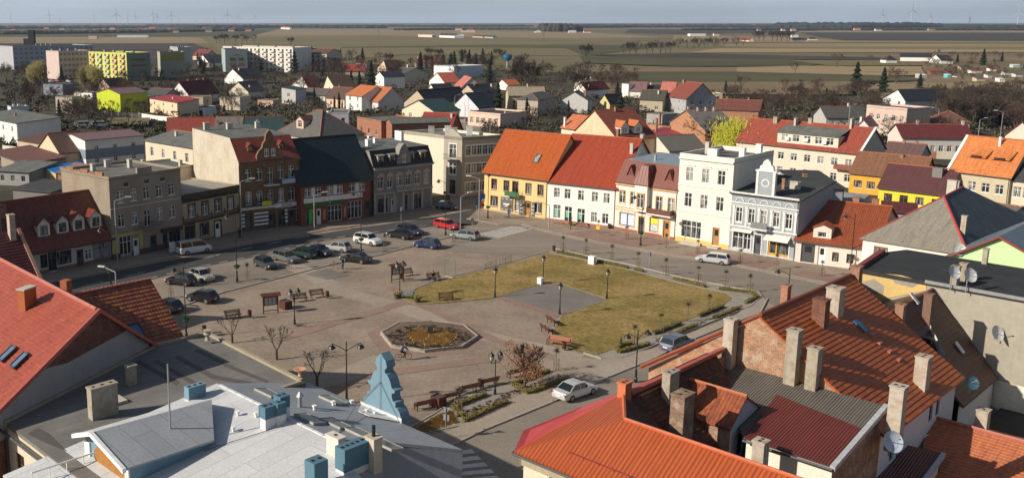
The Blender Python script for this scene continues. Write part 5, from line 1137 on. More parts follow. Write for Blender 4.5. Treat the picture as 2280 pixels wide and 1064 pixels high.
for i,px in enumerate(((1940,748),(1958,767),(1980,786),(2000,805))):
    p=onbig(px); b=MB(); b.box(p.x-.25,p.y-.3,p.z+.1,p.x+.15,p.y+.3,p.z+.22); b.build('roof_step',flat('pink_ridge',(.5,.2,.16),.6),ro2)
# grey and red corrugated lean-to roof
t=thing('corrugated_roof_house','low pitched house with grey corrugated roof patched by a large dark red sheet','house',(A.x,A.y,0),rE2)
gcm=ribs((.12,.105,.09),.177,.8,.5,bs=1.,dc=(.05,.045,.04)); rcm=ribs((.13,.026,.02),.177,.5,.25,bs=1.,dc=(.07,.02,.02))
Z=lambda y: 10.+ (y-1.)*.2
ro=roofpart(t,'roof',[(4.5,.28,Z(.28)),(11.1,-7.2,Z(-7.2)),(16.4,-7.2,Z(-7.2)),(16.4,.28,Z(.28)),],gcm,.12)
b=MB(); b.slab([(10.6,-1.9,Z(-1.9)+.05),(11.15,-7.3,Z(-7.3)+.05),(16.32,-7.3,Z(-7.3)+.05),(16.32,-2.9,Z(-2.9)+.05)],.04); b.build('red_sheet',rcm,ro)
b=MB(); b.slab([(16.3,-7.4,Z(-7.4)+.12),(16.6,-7.4,Z(-7.4)+.12),(16.6,.3,Z(.3)+.12),(16.3,.3,Z(.3)+.12)],.3); b.build('verge',flat('zinc',(.45,.47,.5),.4,.2),ro)
wcr=plaster((.72,.68,.58),.2)
wallpart(t,((11.2,-7.),(16.3,-7.)),wcr,wins=[(.6,6.7,.7,.9,'k')],top=[(0,8.2),(1,8.2)]); wallpart(t,((16.3,-7.),(16.3,.28)),worn,top=[(0,8.2),(1,9.6)])
b=MB(); b.tube((11.2,-7.5,8.25),(16.5,-7.5,8.25),.08,n=8); b.build('gutter',DGR,t)
for px,z,w,d,h,m in (((1692,1018),8.2,.7,.7,1.0,chimw),((1990,975),8.2,.8,.75,3.3,chimw)):
    p=bgp(px,z); chimney(ro,p.x,p.y,z-.8,w,d,h+.8,m,2)
# small red porch and the salmon tiled roof at the lower right corner
t=thing('red_lean_to','small lean-to with dark red ribbed roof and pale verge beside the satellite dish','shed',(A.x,A.y,0),rE2)
ro=roofpart(t,'roof',[(16.0,5.9,5.4),(18.2,6.2,5.4),(18.9,-9.,4.),(16.2,-9.,4.)],rcm); b=MB(); b.slab([(18.15,6.2,5.5),(18.4,6.2,5.5),(19.1,-9,4.1),(18.85,-9,4.1)],.25); b.build('verge',flat('zinc',(.45,.47,.5),.4,.2),ro)
wallpart(t,((18.7,-8.8),(18.1,6.)),wcr,top=[(0,3.9),(1,5.3)]); wallpart(t,((16.3,-8.8),(18.7,-8.8)),wcr,top=[(0,3.9),(1,3.9)])
t=thing('salmon_roof_house','house with salmon orange tiled roof, half in shadow, in the lower right corner','house',(A.x,A.y,0),rE2)
sal=tiles((.50,.17,.08),(.44,.14,.065),.24,.34,.9,.7,.1,cw=.28)
ro=croof(t,'roof',(15.5,11.5,5.6),(34,11.5,5.6),(34,0,2.3),(18.9,0,2.3),sal,.34,.05); ro3=roofpart(t,'roof',[(15.5,11.5,5.6),(18.,16,4.2),(34,16,4.2),(34,11.5,5.6)],sal)
b=MB(); b.tube((15.6,11.5,5.68),(34,11.5,5.68),.13,n=6); b.build('ridge',flat('pink_ridge',(.5,.2,.16),.6),ro)
wallpart(t,((18.2,15.5),(16.2,9.)),wp2,top=[(0,4.1),(1,5.2)]); wallpart(t,((19.2,.4),(33.5,.4)),wp2,top=[(0,2.2),(1,2.2)]); wallpart(t,((33.6,15.6),(18.4,15.6)),wp2,top=[(0,4.1),(1,4.1)]); wallpart(t,((17.,9.),(19.1,.5)),wp2,top=[(0,4.9),(1,2.3)])
p=bgp((2185,955),5.); chimney(ro3,p.x,p.y,3.8,.75,.75,2.6,chimw,1)
# brown tiled house behind the big red one
t=thing('brown_roof_house','house with steep dark brown tiled roof squeezed against the blank cream wall','house',(A.x,A.y,0),rE2)
bro=tiles((.10,.045,.035),(.075,.035,.03),.3,.38,.8,.55,.15,cw=.25)
bx,bz=11.2,11.4; ro=croof(t,'roof',(bx,15.3,bz),(bx,24.7,bz),(16.6,24.6,5.3),(16.6,16,5.3),bro,.38,.06); roofpart(t,'roof',[(bx,15.3,bz),(bx,24.7,bz),(5.,24.7,8.2),(5.,15.5,8.2)],bro)
b=MB(); b.tube((bx,15.3,bz+.05),(bx,24.7,bz+.05),.12,n=6); b.build('ridge',flat('dark_ridge',(.24,.07,.04),.6),ro)
wallpart(t,((16.3,16.),(16.3,24.6)),wp2,wins=[(2.,1.,1.1,2.,'k')],top=[(0,5.3),(1,5.3)]); b=MB(); b.poly([(16.3,24.5,0),(5,24.5,0),(5,24.5,8.1),(bx,24.5,bz-.15),(16.3,24.5,5.2)]); b.build('wall',plaster((.3,.25,.2),.3),t)
kk=(bz-5.3)/(16.6-bx)
def onbro(px):
    r=Vector(ray(*px)); Mi=FR(A).inverted(); c=Mi@Vector((0,0,HC)); dd=Mi.to_3x3()@r
    tt=(bz-kk*(c.x-bx)-c.z)/(dd.z+kk*dd.x); return c+dd*tt
for px,h,m in (((2063,716),2.2,plaster((.2,.12,.09),.3)),((2003,710),1.1,plaster((.3,.17,.12),.3)),((2065,768),.5,BLK)):
    p=onbro(px); chimney(ro,p.x,p.y,p.z-1.2,.6,.6,h+1.2,m,1)
for px in ((2035,669),(2135,778)):
    p=onbro(px); M=Matrix.Translation(p+Vector((0,0,.15)))@Matrix.Rotation(math.atan(kk),4,'Y'); b=MB(); b.box(-.5,-.22,0,.5,.22,.1,M); b.build('skylight',flat('white_felt',(.62,.62,.62),.6),ro)
# cream blank-walled building with black felt roof
t=thing('blank_wall_building','building with huge blank cream gable wall, peeling ochre patches and flat black felt roof','building',(A.x,A.y,0),rE2)
yb=24.85; HB=12.; cwl=plaster((.36,.335,.275),.35,.2); ocm=plaster((.58,.42,.17),.2,.8)
wallpart(t,((5.4,yb),(30,yb)),cwl,top=[(0,HB-.1),(1,HB-.1)]); wallpart(t,((5.5,35.4),(5.4,yb)),plaster((.6,.4,.18),.3),top=[(0,HB-.1),(1,HB-.1)],wins=row(3,10.4,6.,1.,1.7,'w')); wallpart(t,((30,35.2),(5.5,35.2)),cwl,top=[(0,HB-.1),(1,HB-.1)]); wallpart(t,((30,yb),(30,35.2)),cwl,top=[(0,HB-.1),(1,HB-.1)])
_mi=FR(A).inverted()
def onw(px,off=0): q=_mi@ON(px[0],px[1],FR(A)@Vector((0,yb+off,0)),E2); return Vector((q.x,yb+off,q.z))
for nm_,m_,px_,off in (('ochre_render',ocm,((1912,603),(1930,640),(1955,668),(2062,646),(2062,629),(2008,613)),-.03),('bare_patch',plaster((.33,.30,.26),.6,1.5),((1922,628),(1942,652),(1966,656),(1968,636),(1945,620)),-.05),('bare_patch',plaster((.33,.30,.26),.6,1.5),((1985,616),(1992,630),(2030,640),(2045,632),(2015,618)),-.05),('rendered_plinth',plaster((.74,.68,.56),.9,.5,(.55,.4,.25)),((2166,832),(2205,900),(2300,960),(2300,866)),-.04)):
    P_=[onw(q,off) for q in px_]; b=MB(); b.poly(P_,[(q.x,q.z) for q in P_]); b.build(nm_,m_,t)
blf=felt((.035,.037,.038),1.0,patch=.3)
ro=roofpart(t,'roof',[(5.2,yb-.15,HB),(30.2,yb-.15,HB),(30.2,35.3,HB),(5.5,35.6,HB),(4.3,32.5,HB)],blf,.3)
b=MB(); b.slab([(5.1,yb,HB+.35),(5.5,yb,HB+.35),(4.7,32.5,HB+.35),(4.2,32.5,HB+.35)],.35); b.build('parapet',flat('dark_red_cap',(.22,.05,.04),.6),ro)
b=MB(); b.box(10.6,yb-.26,HB-.15,30,yb-.151,HB+.12); b.build('flashing',GRY,ro)
for px,w,d,h,m in (((2125,634),.55,.55,1.5,chimp),((2143,624),.5,.55,1.4,chimp),((2192,587),.4,.4,1.3,chimp)):
    p=bgp(px,HB); chimney(ro,p.x,p.y,HB,w,d,h,m,1)
def dish(name,label,par_loc,r,face,m,par=None,mast=.6,tilt=.45):
    t=thing(name,label,'satellite dish',par_loc); b=MB(); M=Matrix.Rotation(face,4,'Z')@Matrix.Rotation(math.pi/2-tilt,4,'X')
    n=16; prof=[(0,0),(r*.35,.03*r),(r*.7,.12*r),(r,.26*r)]
    for (r0,z0),(r1,z1) in zip(prof,prof[1:]):
        for k in range(n):
            a0,a1=2*math.pi*k/n,2*math.pi*(k+1)/n
            q=[M@Vector((math.cos(a)*rr,math.sin(a)*rr,z+.0)) for a,rr,z in ((a0,r0,z0),(a0,r1,z1),(a1,r1,z1),(a1,r0,z0))]
            if r0==0: q=q[:3]
            b.poly(q)
    b.build('dish',m,t,smooth=True); b=MB(); b.tube((0,0,0),M@Vector((0,r*.2,r*1.1)),.025,n=5); b.tube(M@Vector((0,r*.2,r*1.05)),M@Vector((0,r*.2,r*1.25)),.06,n=6); b.build('receiver_arm',GRY,t)
    b=MB(); bk=M@Vector((0,0,-.15)); b.tube((0,0,0),bk,.05); b.tube(bk,bk+Vector((0,0,-mast)),.04); b.build('mount',GRY,t); return t
dm=flat('dish_white',(.55,.56,.57),.5)
fa=rad(200)-math.pi/2*0
def W(x,y,z,O_=A): return FR(O_)@Vector((x,y,z))
c=bgp((2218,742),0); pw_=ON(2218,742,W(0,yb-.7,0),E2); dish('satellite_dish','large white satellite dish on the blank cream wall',pw_,.62,rad(20),dm,mast=.5)
dish('satellite_dish','pale blue grey satellite dish on the chimney above the red lean-to',ON(1985,983,W(0,-1.2,0),E2),.66,rad(10),flat('dish_blue',(.4,.47,.56),.4),mast=.9)
dish('satellite_dish','dark teal satellite dish under the brown roof eave',ON(2163,852,W(17.2,0,0),E1),.5,rad(5),flat('dish_teal',(.05,.12,.16),.4),mast=.8)
for i,(px,rr) in enumerate((((2123,607),.55),((2158,613),.6))): p=G(px[0],px[1],13.2); dish('satellite_dish',('left','right')[i]+' one of the two grey dishes by the small chimneys on the black felt roof',p,rr,rad(15),dm,mast=1.4)
dish('satellite_dish','white satellite dish on the pale green gable',G(2135,556,8.2),.7,rad(-10),dm,mast=1.)
# hip roofed house and green gabled one
V_=lambda x,y,z: (x,y,z)
t=thing('hipped_grey_house','house with grey shingle hipped roof edged in red and a white painted wall','house',(A.x,A.y,0),rE2)
hg=tiles((.26,.235,.19),(.22,.2,.165),.5,.9,.4,.85,.2,(.2,.18,.15)); hd=tiles((.055,.07,.08),(.03,.04,.045),1.0,1.2,.6,.6,.3)
c0,c1,c2,c3=(-11.3,70.,5.),(1.6,70.,5.),(1.6,100,5.),(-11.3,100,5.); r0,r1=(-5.,81.,10.),(-5.4,90.5,10.2)
ro=roofpart(t,'roof',[c0,c1,r0],hg); roofpart(t,'roof',[c1,c2,r1,r0],hd); roofpart(t,'roof',[c0,r0,r1,c3],hg); roofpart(t,'roof',[c2,c3,r1],hd)
b=MB(); b.tube(c1,r0,.18,n=6); b.tube(c0,r0,.12,n=6); b.tube(r0,r1,.15,n=6); b.build('ridge',flat('red_ridge',(.4,.07,.06),.6),ro)
wallpart(t,((-10.9,70.4),(1.3,70.4)),plaster((.76,.72,.64),.15),wins=[(1.6,2.3,1.4,1.7,'w',plaster((.25,.12,.08),.1)),(5.3,2.3,1.3,1.5,'w'),(9.,2.3,1.3,1.5,'w')],top=[(0,4.9),(1,4.9)]); wallpart(t,((1.3,70.4),(1.3,99)),plaster((.6,.57,.5),.2),top=[(0,4.9),(1,4.9)])
wallpart(t,((-10.9,99),(-10.9,70.4)),plaster((.6,.57,.5),.2),top=[(0,4.9),(1,4.9)])
chimney(ro,-.6,75.,6.4,.6,.6,2.4,chimw,1); chimney(ro,-7.5,93.,8.2,1.2,.7,2.3,CON,2); chimney(ro,-8.,96.,8.,1.2,.7,2.,CON,2)
t=thing('green_gable_house','house with pale mint green gable, white dish and blue grey metal roof','house',(A.x,A.y,0),rE2)
gx0,gx1,gy=2.,18.,57.; gm=(gx0+gx1)/2-2.2; zt=10.4
b=MB(); pr=[(gx0,0),(gx1,0),(gx1,5.5),(gm,zt-.15),(gx0,6.6)]; b.poly([(x,gy,z) for x,z in pr],pr); b.build('wall',plaster((.50,.66,.36),.08),t)
bgm=ribs((.10,.14,.17),.9,.4,.2,bs=.6); ro=roofpart(t,'roof',[(gm,gy-.4,zt),(gx1+.4,gy-.4,5.5),(gx1+.4,gy+18,5.5),(gm,gy+18,zt)],bgm); roofpart(t,'roof',[(gm,gy-.4,zt),(gm,gy+18,zt),(gx0-.4,gy+18,6.4),(gx0-.4,gy-.4,6.4)],bgm)
b=MB(); b.slab([(gm,gy-.55,zt+.08),(gx1+.4,gy-.55,5.58),(gx1+.4,gy-.3,5.58),(gm,gy-.3,zt+.08)],.25); b.slab([(gx0-.4,gy-.55,6.48),(gm,gy-.55,zt+.08),(gm,gy-.3,zt+.08),(gx0-.4,gy-.3,6.48)],.25); b.build('verge',flat('dark_red_cap',(.22,.05,.04),.6),ro)
p=bgp((2248,520),9.5); chimney(ro,13.5,gy+4.5,7.5,1.6,1.2,2.6,plaster((.3,.25,.25),.4),1)
# yard wall, garage in the dark court
t=thing('courtyard_shed','low dark flat roofed shed in the shaded yard beside the cream wall','shed',(A.x,A.y,0),rE2)
roofpart(t,'roof',[(17.,17.,2.9),(23.,17.,2.9),(23.,24.6,2.9),(17.,24.6,2.9)],felt((.03,.032,.034)),.2); wallpart(t,((17.2,17.2),(22.8,17.2)),plaster((.25,.22,.2),.5),wins=[(2.5,.1,1.2,2.1,'bdoor')],top=[(0,2.7),(1,2.7)]); wallpart(t,((22.8,17.2),(22.8,24.5)),plaster((.25,.22,.2),.5),top=[(0,2.7),(1,2.7)])
# ---------------- houses behind the square ----------------
pc={}
def pl(*c):
    if c not in pc: pc[c]=plaster(c,.3,.5)
    return pc[c]
R_=lambda c,s=.3: tiles(c,tuple(v*.75 for v in c),s,s*1.2,.7,.75,.25)
r_or=R_((.50,.16,.06)); r_rd=R_((.30,.06,.04)); r_br=R_((.11,.065,.05)); r_mr=R_((.13,.025,.025)); r_gy=R_((.12,.115,.105)); r_nv=R_((.022,.032,.045)); r_sal=R_((.5,.17,.13)); r_mv=ribs((.19,.11,.11),.4,.5,.2,bs=.4); r_kh=R_((.33,.29,.21)); r_bk=felt((.05,.05,.052)); r_fl=felt((.13,.135,.125)); r_tl=R_((.03,.07,.075)); r_cr=ribs((.25,.03,.04),.4,.5,.2,bs=.4); r_wh=felt((.6,.6,.58))
wh=pl(.78,.75,.7); cm=pl(.66,.58,.44); tn=pl(.5,.40,.30); pk2=pl(.62,.45,.35); gr=pl(.42,.41,.39); gb=pl(.36,.39,.42); bkk=bricks((.30,.115,.06),(.3,.25,.2),.5); lg=pl(.55,.54,.52)
def HS(label,P0,P1,D,h,roof,rh,w,r,wins=None,cat='house',chim=((.4,.5,.5,.5,1.),),name='house',apex=None,**k):
    a,b_=G(*P0,h),G(*P1,h); Lx=(b_-a).length
    if apex: # ridge height from the apex pixel over the front wall
        q=ON(apex[0],apex[1],a,(b_-a).normalized()); rh=max(.5,q.z-h); k['ridge']=min(.8,max(.2,(Vector((q.x,q.y,0))-Vector((a.x,a.y,0))).length/Lx))
    if isinstance(D,tuple):
        Q=G(*D,h); n=Vector((-(b_-a).y,(b_-a).x,0)).normalized(); D=min(60,max(4,(Q-b_).dot(n)))
    W={}
    for f,(n,z,ww,hh,st) in (wins or {}).items():
        L_=Lx if f in 'fb' else D
        rows=z if isinstance(z,tuple) else (z,)
        W[f]=[w_ for zz in rows for w_ in row(n,L_,zz,min(ww,L_/n*.7),hh,st,.4)]
    return house(name,label,P0,P1,D,h,roof,rh,w,r,W,chim=chim,cat=cat,**k)
f1={'f':(2,1.,1.1,1.3,'w')}; f2={'f':(2,(1.,3.7),1.1,1.3,'w'),'r':(3,(1.,3.7),1.1,1.3,'w')}
# left edge
HS('white two storey house with flat grey green roof at the left edge',(-60,256),(38,275),(82,259),6.3,'shed',.8,pl(.7,.7,.68),r_fl,{'f':(5,(1.,3.8),1.1,1.4,'w')},chim=((.5,.5,.6,.5,.8),))
wb_=HS('white house with wide blue grey band and low mauve metal roof',(134,302),(189,313),(310,300),6.4,'gy',1.2,wh,r_mv,{'r':(3,(1.,3.9),1.,1.1,'w')},chim=(),apex=(158,299))
b=MB(); b.box(-.03,-.03,2.0,wb_[1]+.03,-.003,4.2); b.box(wb_[1]+.003,-.03,2.0,wb_[1]+.03,wb_[2],4.2); b.build('blue_band',pl(.22,.26,.32),wb_[0])
HS('peach gable end with steep dark roof left of the white and blue house',(86,328),(134,341),7,3.6,'gy',5,pl(.66,.5,.36),r_br,None,chim=(),apex=(107,298))
HS('low outbuilding with rusty brown roof below the left white house',(40,312),(100,322),9,2.6,'shed',1.2,tn,R_((.14,.06,.045)),None,cat='shed',chim=((.8,.3,.5,.5,1.,chimp),),name='outbuilding')
HS('low dark garage with worn brown roof at the left edge',(-20,338),(56,366),9,2.6,'shed',.8,pl(.3,.25,.2),R_((.16,.07,.055)),{'f':(2,.1,2.4,2.1,'bdoor')},cat='garage',name='garage',chim=())
HS('shed with bright blue roof in front of the peach gable',(93,379),(124,384),(176,368),2.6,'shedx',.6,pl(.55,.45,.25),flat('blue_sheet',(.01,.16,.45),.5),None,cat='shed',name='shed',chim=())
HS('shed with grey corrugated roof beside the blue roofed shed',(128,384),(196,392),9,2.8,'gx',1.2,bkk,ribs((.16,.145,.125),.3,.8,.3),None,cat='shed',name='shed',chim=())
HS('low black felt roofed shed behind the red roofed shop',(28,420),(115,428),8,2.6,'shed',.5,pl(.2,.19,.18),r_bk,None,cat='shed',name='shed',chim=())
HS('grey shed with sagging felt roof and white edge at the far left',(-10,380),(66,384),9,3.0,'shed',.8,pl(.3,.3,.29),r_fl,{'f':(3,1.,.9,1.2,'k')},cat='shed',name='shed',chim=())
HS('two storey rear wing with flat grey roof behind the grey tenement',(241,372),(300,386),(424,366),8.2,'flat',0,cm,r_fl,{'f':(2,(2.,5.),1.,1.4,'k')},chim=((.35,.4,.6,.5,1.1,CON),(.8,.8,.6,.5,1.,CON),(.5,.2,.6,.5,1.,CON)),name='rear_wing')
HS('long beige two storey house with dark grey roof behind the low beige town house',(323,312),(431,330),(505,308),8.0,'gx',1.5,pl(.62,.54,.42),r_fl,{'f':(4,(4.8,),1.1,1.9,'w')},chim=((.3,.3,.6,.6,1.,CON),(.6,.5,.6,.6,1.,CON),(.85,.6,.5,.5,1.1,CON)))
HS('red roofed house with pale yellow gable, first of three joined roofs',(373,305),(476,303),10,4.6,'gx',4.2,pl(.62,.52,.25),r_rd,{'l':(1,2.,1.2,1.4,'w')},chim=((.5,.55,.5,.5,.8),))
HS('grey roofed middle house between the red and the dark teal roofs',(476,303),(535,303),10,4.6,'gx',4.3,gr,R_((.16,.15,.135)),None,chim=((.1,.3,.5,.5,.9),))
HS('dark teal roofed house beside the grey and red joined roofs',(536,303),(632,301),10,4.6,'gx',4.2,gr,r_tl,None,chim=((.4,.35,.4,.4,.6,WT),))
t,Lx,D_,ro=HS('house with broad grey hipped roof and one brick fronted dormer window',(613,297),(712,310),(795,297),7.,'hip',5.6,pl(.6,.5,.4),R_((.13,.125,.115)),{'f':(3,4.6,1.,1.4,'w')},chim=((.6,.6,.6,.6,1.4,WT),))
dormer(t,Lx*.45,1.6,8.6,2.6,2.,2.6,r_br,pk2,'w',.9,1.3,1.6)
# brick buildings in the middle
HS('red brick warehouse block with flat dark roof, left of two',(795,262),(849,272),12,8,'flat',0,bricks((.36,.13,.07),(.3,.25,.2),.4),r_fl,{'f':(3,4.5,.9,1.3,'b')},chim=(),parap=.3,name='brick_warehouse',cat='warehouse')
HS('long red brick warehouse with curved grey green roof, right of two',(858,271),(873,276),(966,262),8,'gy',1.,bricks((.33,.11,.06),(.3,.25,.2),.4),R_((.15,.16,.13)),{'r':(5,(4.9,),.9,1.,'b')},chim=(),name='brick_warehouse',cat='warehouse')
HS('lilac grey flat roofed building with a row of small dark windows',(733,254),(776,254),(852,245),6.8,'flat',0,pl(.5,.47,.5),r_fl,{'f':(2,(1.5,4.2),1.,1.4,'k'),'r':(10,(4.2,),.7,1.3,'k')},chim=(),parap=.3,name='flat_roofed_building',cat='building')
HS('low lean-to with black roof beside the brick warehouse',(795,322),(850,318),7,4.2,'shed',.8,pl(.3,.29,.28),r_bk,None,chim=((.2,.3,.8,.8,1.2,WT),(.7,.3,1.2,.8,1.3,WT)),cat='shed',name='rear_shed')
HS('house with bright crimson red roof half hidden behind the brick warehouse',(930,292),(1000,296),9,4.4,'gx',4.6,bkk,R_((.26,.03,.03)),None,chim=((.9,.4,.6,.5,1.,CON),))
HS('pink single storey house with five arched windows and flat black roof',(1042,251),(1114,257),(1142,248),4.2,'flat',0,pl(.68,.5,.4),r_bk,{'f':(5,1.,1.1,1.9,'w')},chim=((.9,.3,.4,.4,.8,CON),),parap=.5,sur=pl(.62,.42,.3))
HS('beige gabled house with teal grey roof below the navy roofed pair',(895,243),(968,250),12,3.8,'gy',4,cm,r_tl,{'f':(2,1.4,1.3,1.4,'w')},apex=(932,224),chim=())
HS('beige gabled house with steep navy slate roof beside the back street',(900,227),(953,231),(984,218),4.6,'gy',5,tn,r_nv,{'f':(1,2.5,1.,1.,'w')},apex=(929,201),chim=((.2,.8,.5,.5,1.,None),))
HS('small navy roofed house with white verge behind the beige gable',(945,210),(975,214),9,4.,'gy',4,wh,r_nv,None,apex=(960,188),chim=())
HS('white house with orange roof and first floor balcony',(770,211),(806,215),(838,208),5.6,'gx',3.4,wh,r_or,{'f':(2,(1.,3.6),1.2,1.5,'w')},chim=())
HS('pale gabled house with weathered orange roof and small red canopy',(806,222),(843,227),(886,222),3.8,'gx',5.,pl(.6,.58,.55),R_((.42,.14,.055)),{'r':(2,(1.,),1.1,1.3,'w'),'f':(2,1.,1.,1.3,'w')},chim=())
HS('peach house with brown roof left of the orange roofed pair',(726,217),(768,220),9,4.,'gx',3.8,pl(.68,.5,.38),r_br,{'f':(2,1.2,1.,1.6,'w')},chim=((.3,.5,.5,.5,1.),))
HS('low white house with grey roof left of the peach house',(670,211),(725,213),9,3.2,'gx',2.4,wh,r_gy,{'f':(5,1.2,.9,1.3,'w')},chim=())
HS('white gabled house with navy roof shaded by cypresses',(1008,236),(1066,241),9,3.6,'gy',4,pl(.6,.62,.66),r_nv,{'f':(2,1.3,1.2,1.5,'w')},apex=(1036,208),chim=())
HS('large beige gabled house with navy roof behind the white gabled one',(1011,220),(1076,226),10,4.6,'gy',5,tn,r_nv,{'f':(2,2.5,1.,1.3,'w')},apex=(1041,189),chim=((.5,.3,.7,.6,.6,CHB),))
HS('long house with pale khaki roof behind the flat grey roofed house',(1133,213),(1214,213),9,5.6,'gx',3.,pl(.5,.45,.3),r_kh,{'f':(4,2.6,1.,1.4,'w')},chim=((.55,.5,.4,.4,1.,WT),))
HS('beige two storey house with low dark hipped roof and red balcony',(1152,221),(1198,223),(1252,216),5.9,'hip',2.,pl(.45,.38,.3),R_((.11,.11,.105)),{'f':(1,(3.4,),1.5,1.4,'w'),'r':(3,(.9,3.4),1.2,1.5,'w')},chim=())
HS('light grey gabled house with dark grey roof and one upper window',(1249,222),(1309,224),(1336,221),4.8,'gy',4,lg,r_gy,{'r':(2,1.5,1.,1.2,'w')},apex=(1278,205),chim=((.8,.5,.8,.7,2.2),))
HS('white gabled house with maroon roof above the light grey gabled one',(1278,199),(1306,201),(1345,197),4.,'gy',4,wh,r_mr,{'f':(2,1.2,1.,1.2,'w')},apex=(1293,184),chim=((.8,.2,.5,.5,1.),))
HS('house with pale khaki hipped roof behind the maroon roof',(1310,190),(1344,188),9,3.,'hip',3.2,cm,r_kh,None,chim=((.3,.5,.6,.6,1.2,WT),(.6,.5,.6,.6,1.2,WT)))
HS('small yellow gabled house with black roof',(1333,229),(1358,231),9,3.2,'gy',4,pl(.6,.52,.25),r_bk,{'f':(1,1.3,1.,1.3,'w')},apex=(1346,211),chim=())
HS('house with lit red roof between the navy roof and the dark conifers',(1064,206),(1088,207),7,3.,'gx',2.6,cm,R_((.42,.07,.06)),None,chim=((.9,.5,.4,.4,1.,WT),))
HS('small white house with rounded orange roof behind the conifers',(1108,188),(1131,190),8,2.6,'gy',2.6,wh,r_or,None,apex=(1118,178),chim=())
HS('mauve brown roofed house with tall white end wall',(1400,202),(1437,203),9,3.2,'gx',3.6,wh,r_mv,None,chim=((.6,.3,.4,.4,.6),))
HS('plain tall white boxy house left of the mauve roof',(1385,187),(1400,188),6,6.,'flat',0,wh,r_fl,None,chim=(),parap=.1)
HS('long white bungalow with navy roof and solar panels',(1437,203),(1490,204),9,3.,'gx',2.6,wh,r_nv,{'f':(4,1.,1.,1.2,'w')},chim=((.2,.5,.5,.5,.8,WT),(.8,.5,.3,.3,1.2,WT)))
HS('house with lit salmon pink roof beside the big grey gabled house',(1470,206),(1500,207),9,3.6,'gx',4.2,wh,r_sal,None,chim=())
HS('beige two storey house with black roof left of the big grey gable',(1425,221),(1477,223),9,4.6,'gx',3.2,pl(.46,.39,.29),R_((.08,.075,.06)),{'f':(2,1.,1.2,1.2,'w')},chim=((.7,.3,.4,.4,1.2,WT),))
HS('big grey gabled house with brownish red roof and several windows',(1486,214),(1529,220),(1598,219),5.8,'gx',5.4,pl(.36,.36,.37),R_((.22,.06,.04)),{'f':(4,(1.,3.7),.9,1.2,'w'),'r':(3,(1.,3.6),1.2,1.4,'w')},chim=((.15,.45,.9,.7,1.2,pl(.2,.2,.18)),))
HS('cream flat roofed two storey house right of the big grey gable',(1590,210),(1609,210),(1634,207),6.,'flat',0,cm,r_fl,{'f':(1,(1.2,3.8),1.1,1.3,'b')},chim=(),parap=.3)
HS('orange brick gabled barn with grey corrugated roof and four small chimneys',(1492,272),(1571,291),(1628,286),6.4,'gy',5,bricks((.42,.17,.08),(.45,.35,.25),.4),ribs((.14,.125,.11),.25,.8,.3),{'r':(3,1.,.9,1.3,'k')},cat='barn',name='brick_barn',apex=(1529,246),chim=((.45,.06,.4,.4,1.,CON),(.5,.3,.4,.4,1.,CON),(.5,.55,.4,.4,1.,CON),(.5,.8,.4,.4,1.,CON)))
HS('long low brick building with brown red roof and a white dish',(1592,243),(1690,247),(1738,243),5.6,'gx',2.8,bricks((.36,.15,.08),(.4,.3,.22),.4),R_((.17,.06,.045)),{'r':(2,1.4,1.,1.4,'w')},chim=((.2,.5,.5,.5,.8),(.7,.5,.5,.5,.8)))
HS('plain grey concrete block house beside the brick barn',(1440,253),(1477,256),(1500,252),7,'flat',0,pl(.34,.32,.29),r_fl,{'f':(1,4.,1.2,1.3,'w')},chim=(),parap=.1)
HS('low orange brick annex wall in front of the grey block house',(1433,276),(1520,288),6,4.2,'flat',0,bricks((.42,.17,.08),(.45,.35,.25),.4),r_bk,None,chim=((.25,.4,.5,.5,3.),),parap=.2,name='brick_annex',cat='annex')
t,Lx,D_,ro=HS('cream peeling gable house with dark red roof and two orange roofed dormers',(1281,291),(1376,310),(1445,303),6.6,'gy',5,plaster((.62,.50,.34),.7,.7,(.6,.35,.25)),R_((.2,.055,.035)),{'f':(2,3.2,.9,1.6,'k')},apex=(1325,246),chim=((.5,.5,.6,.5,1.,None),(.98,.03,.7,.6,2.)))
s_=5.2/(Lx*.5)
for y in (2.6,6.2): dormer(t,Lx-1.2,y,7.6,2.2,1.6,2.4,r_or,wh,'w',1.3,1.1,1.2,facing=math.pi/2)
HS('house with bright orange red tiled roof left of the peeling cream gable',(1250,284),(1300,290),9,5.,'gx',3.2,cm,R_((.52,.17,.08)),None,chim=((.1,.05,.5,.5,2.4,WT),))
HS('small cream gabled house with sagging grey corrugated roof',(1447,326),(1491,336),(1560,330),4.2,'gy',3,pl(.62,.56,.48),ribs((.13,.12,.105),.3,.8,.3),{'f':(2,1.3,.9,1.3,'w')},apex=(1464,303),chim=((-.02,.1,.7,.6,2.,CON),))
HS('low building with maroon metal roof beside the tall white flue',(1436,296),(1500,304),7,3.6,'shed',1.,tn,r_cr,None,chim=((.2,.3,.5,.5,3.6),),name='low_building',cat='building')
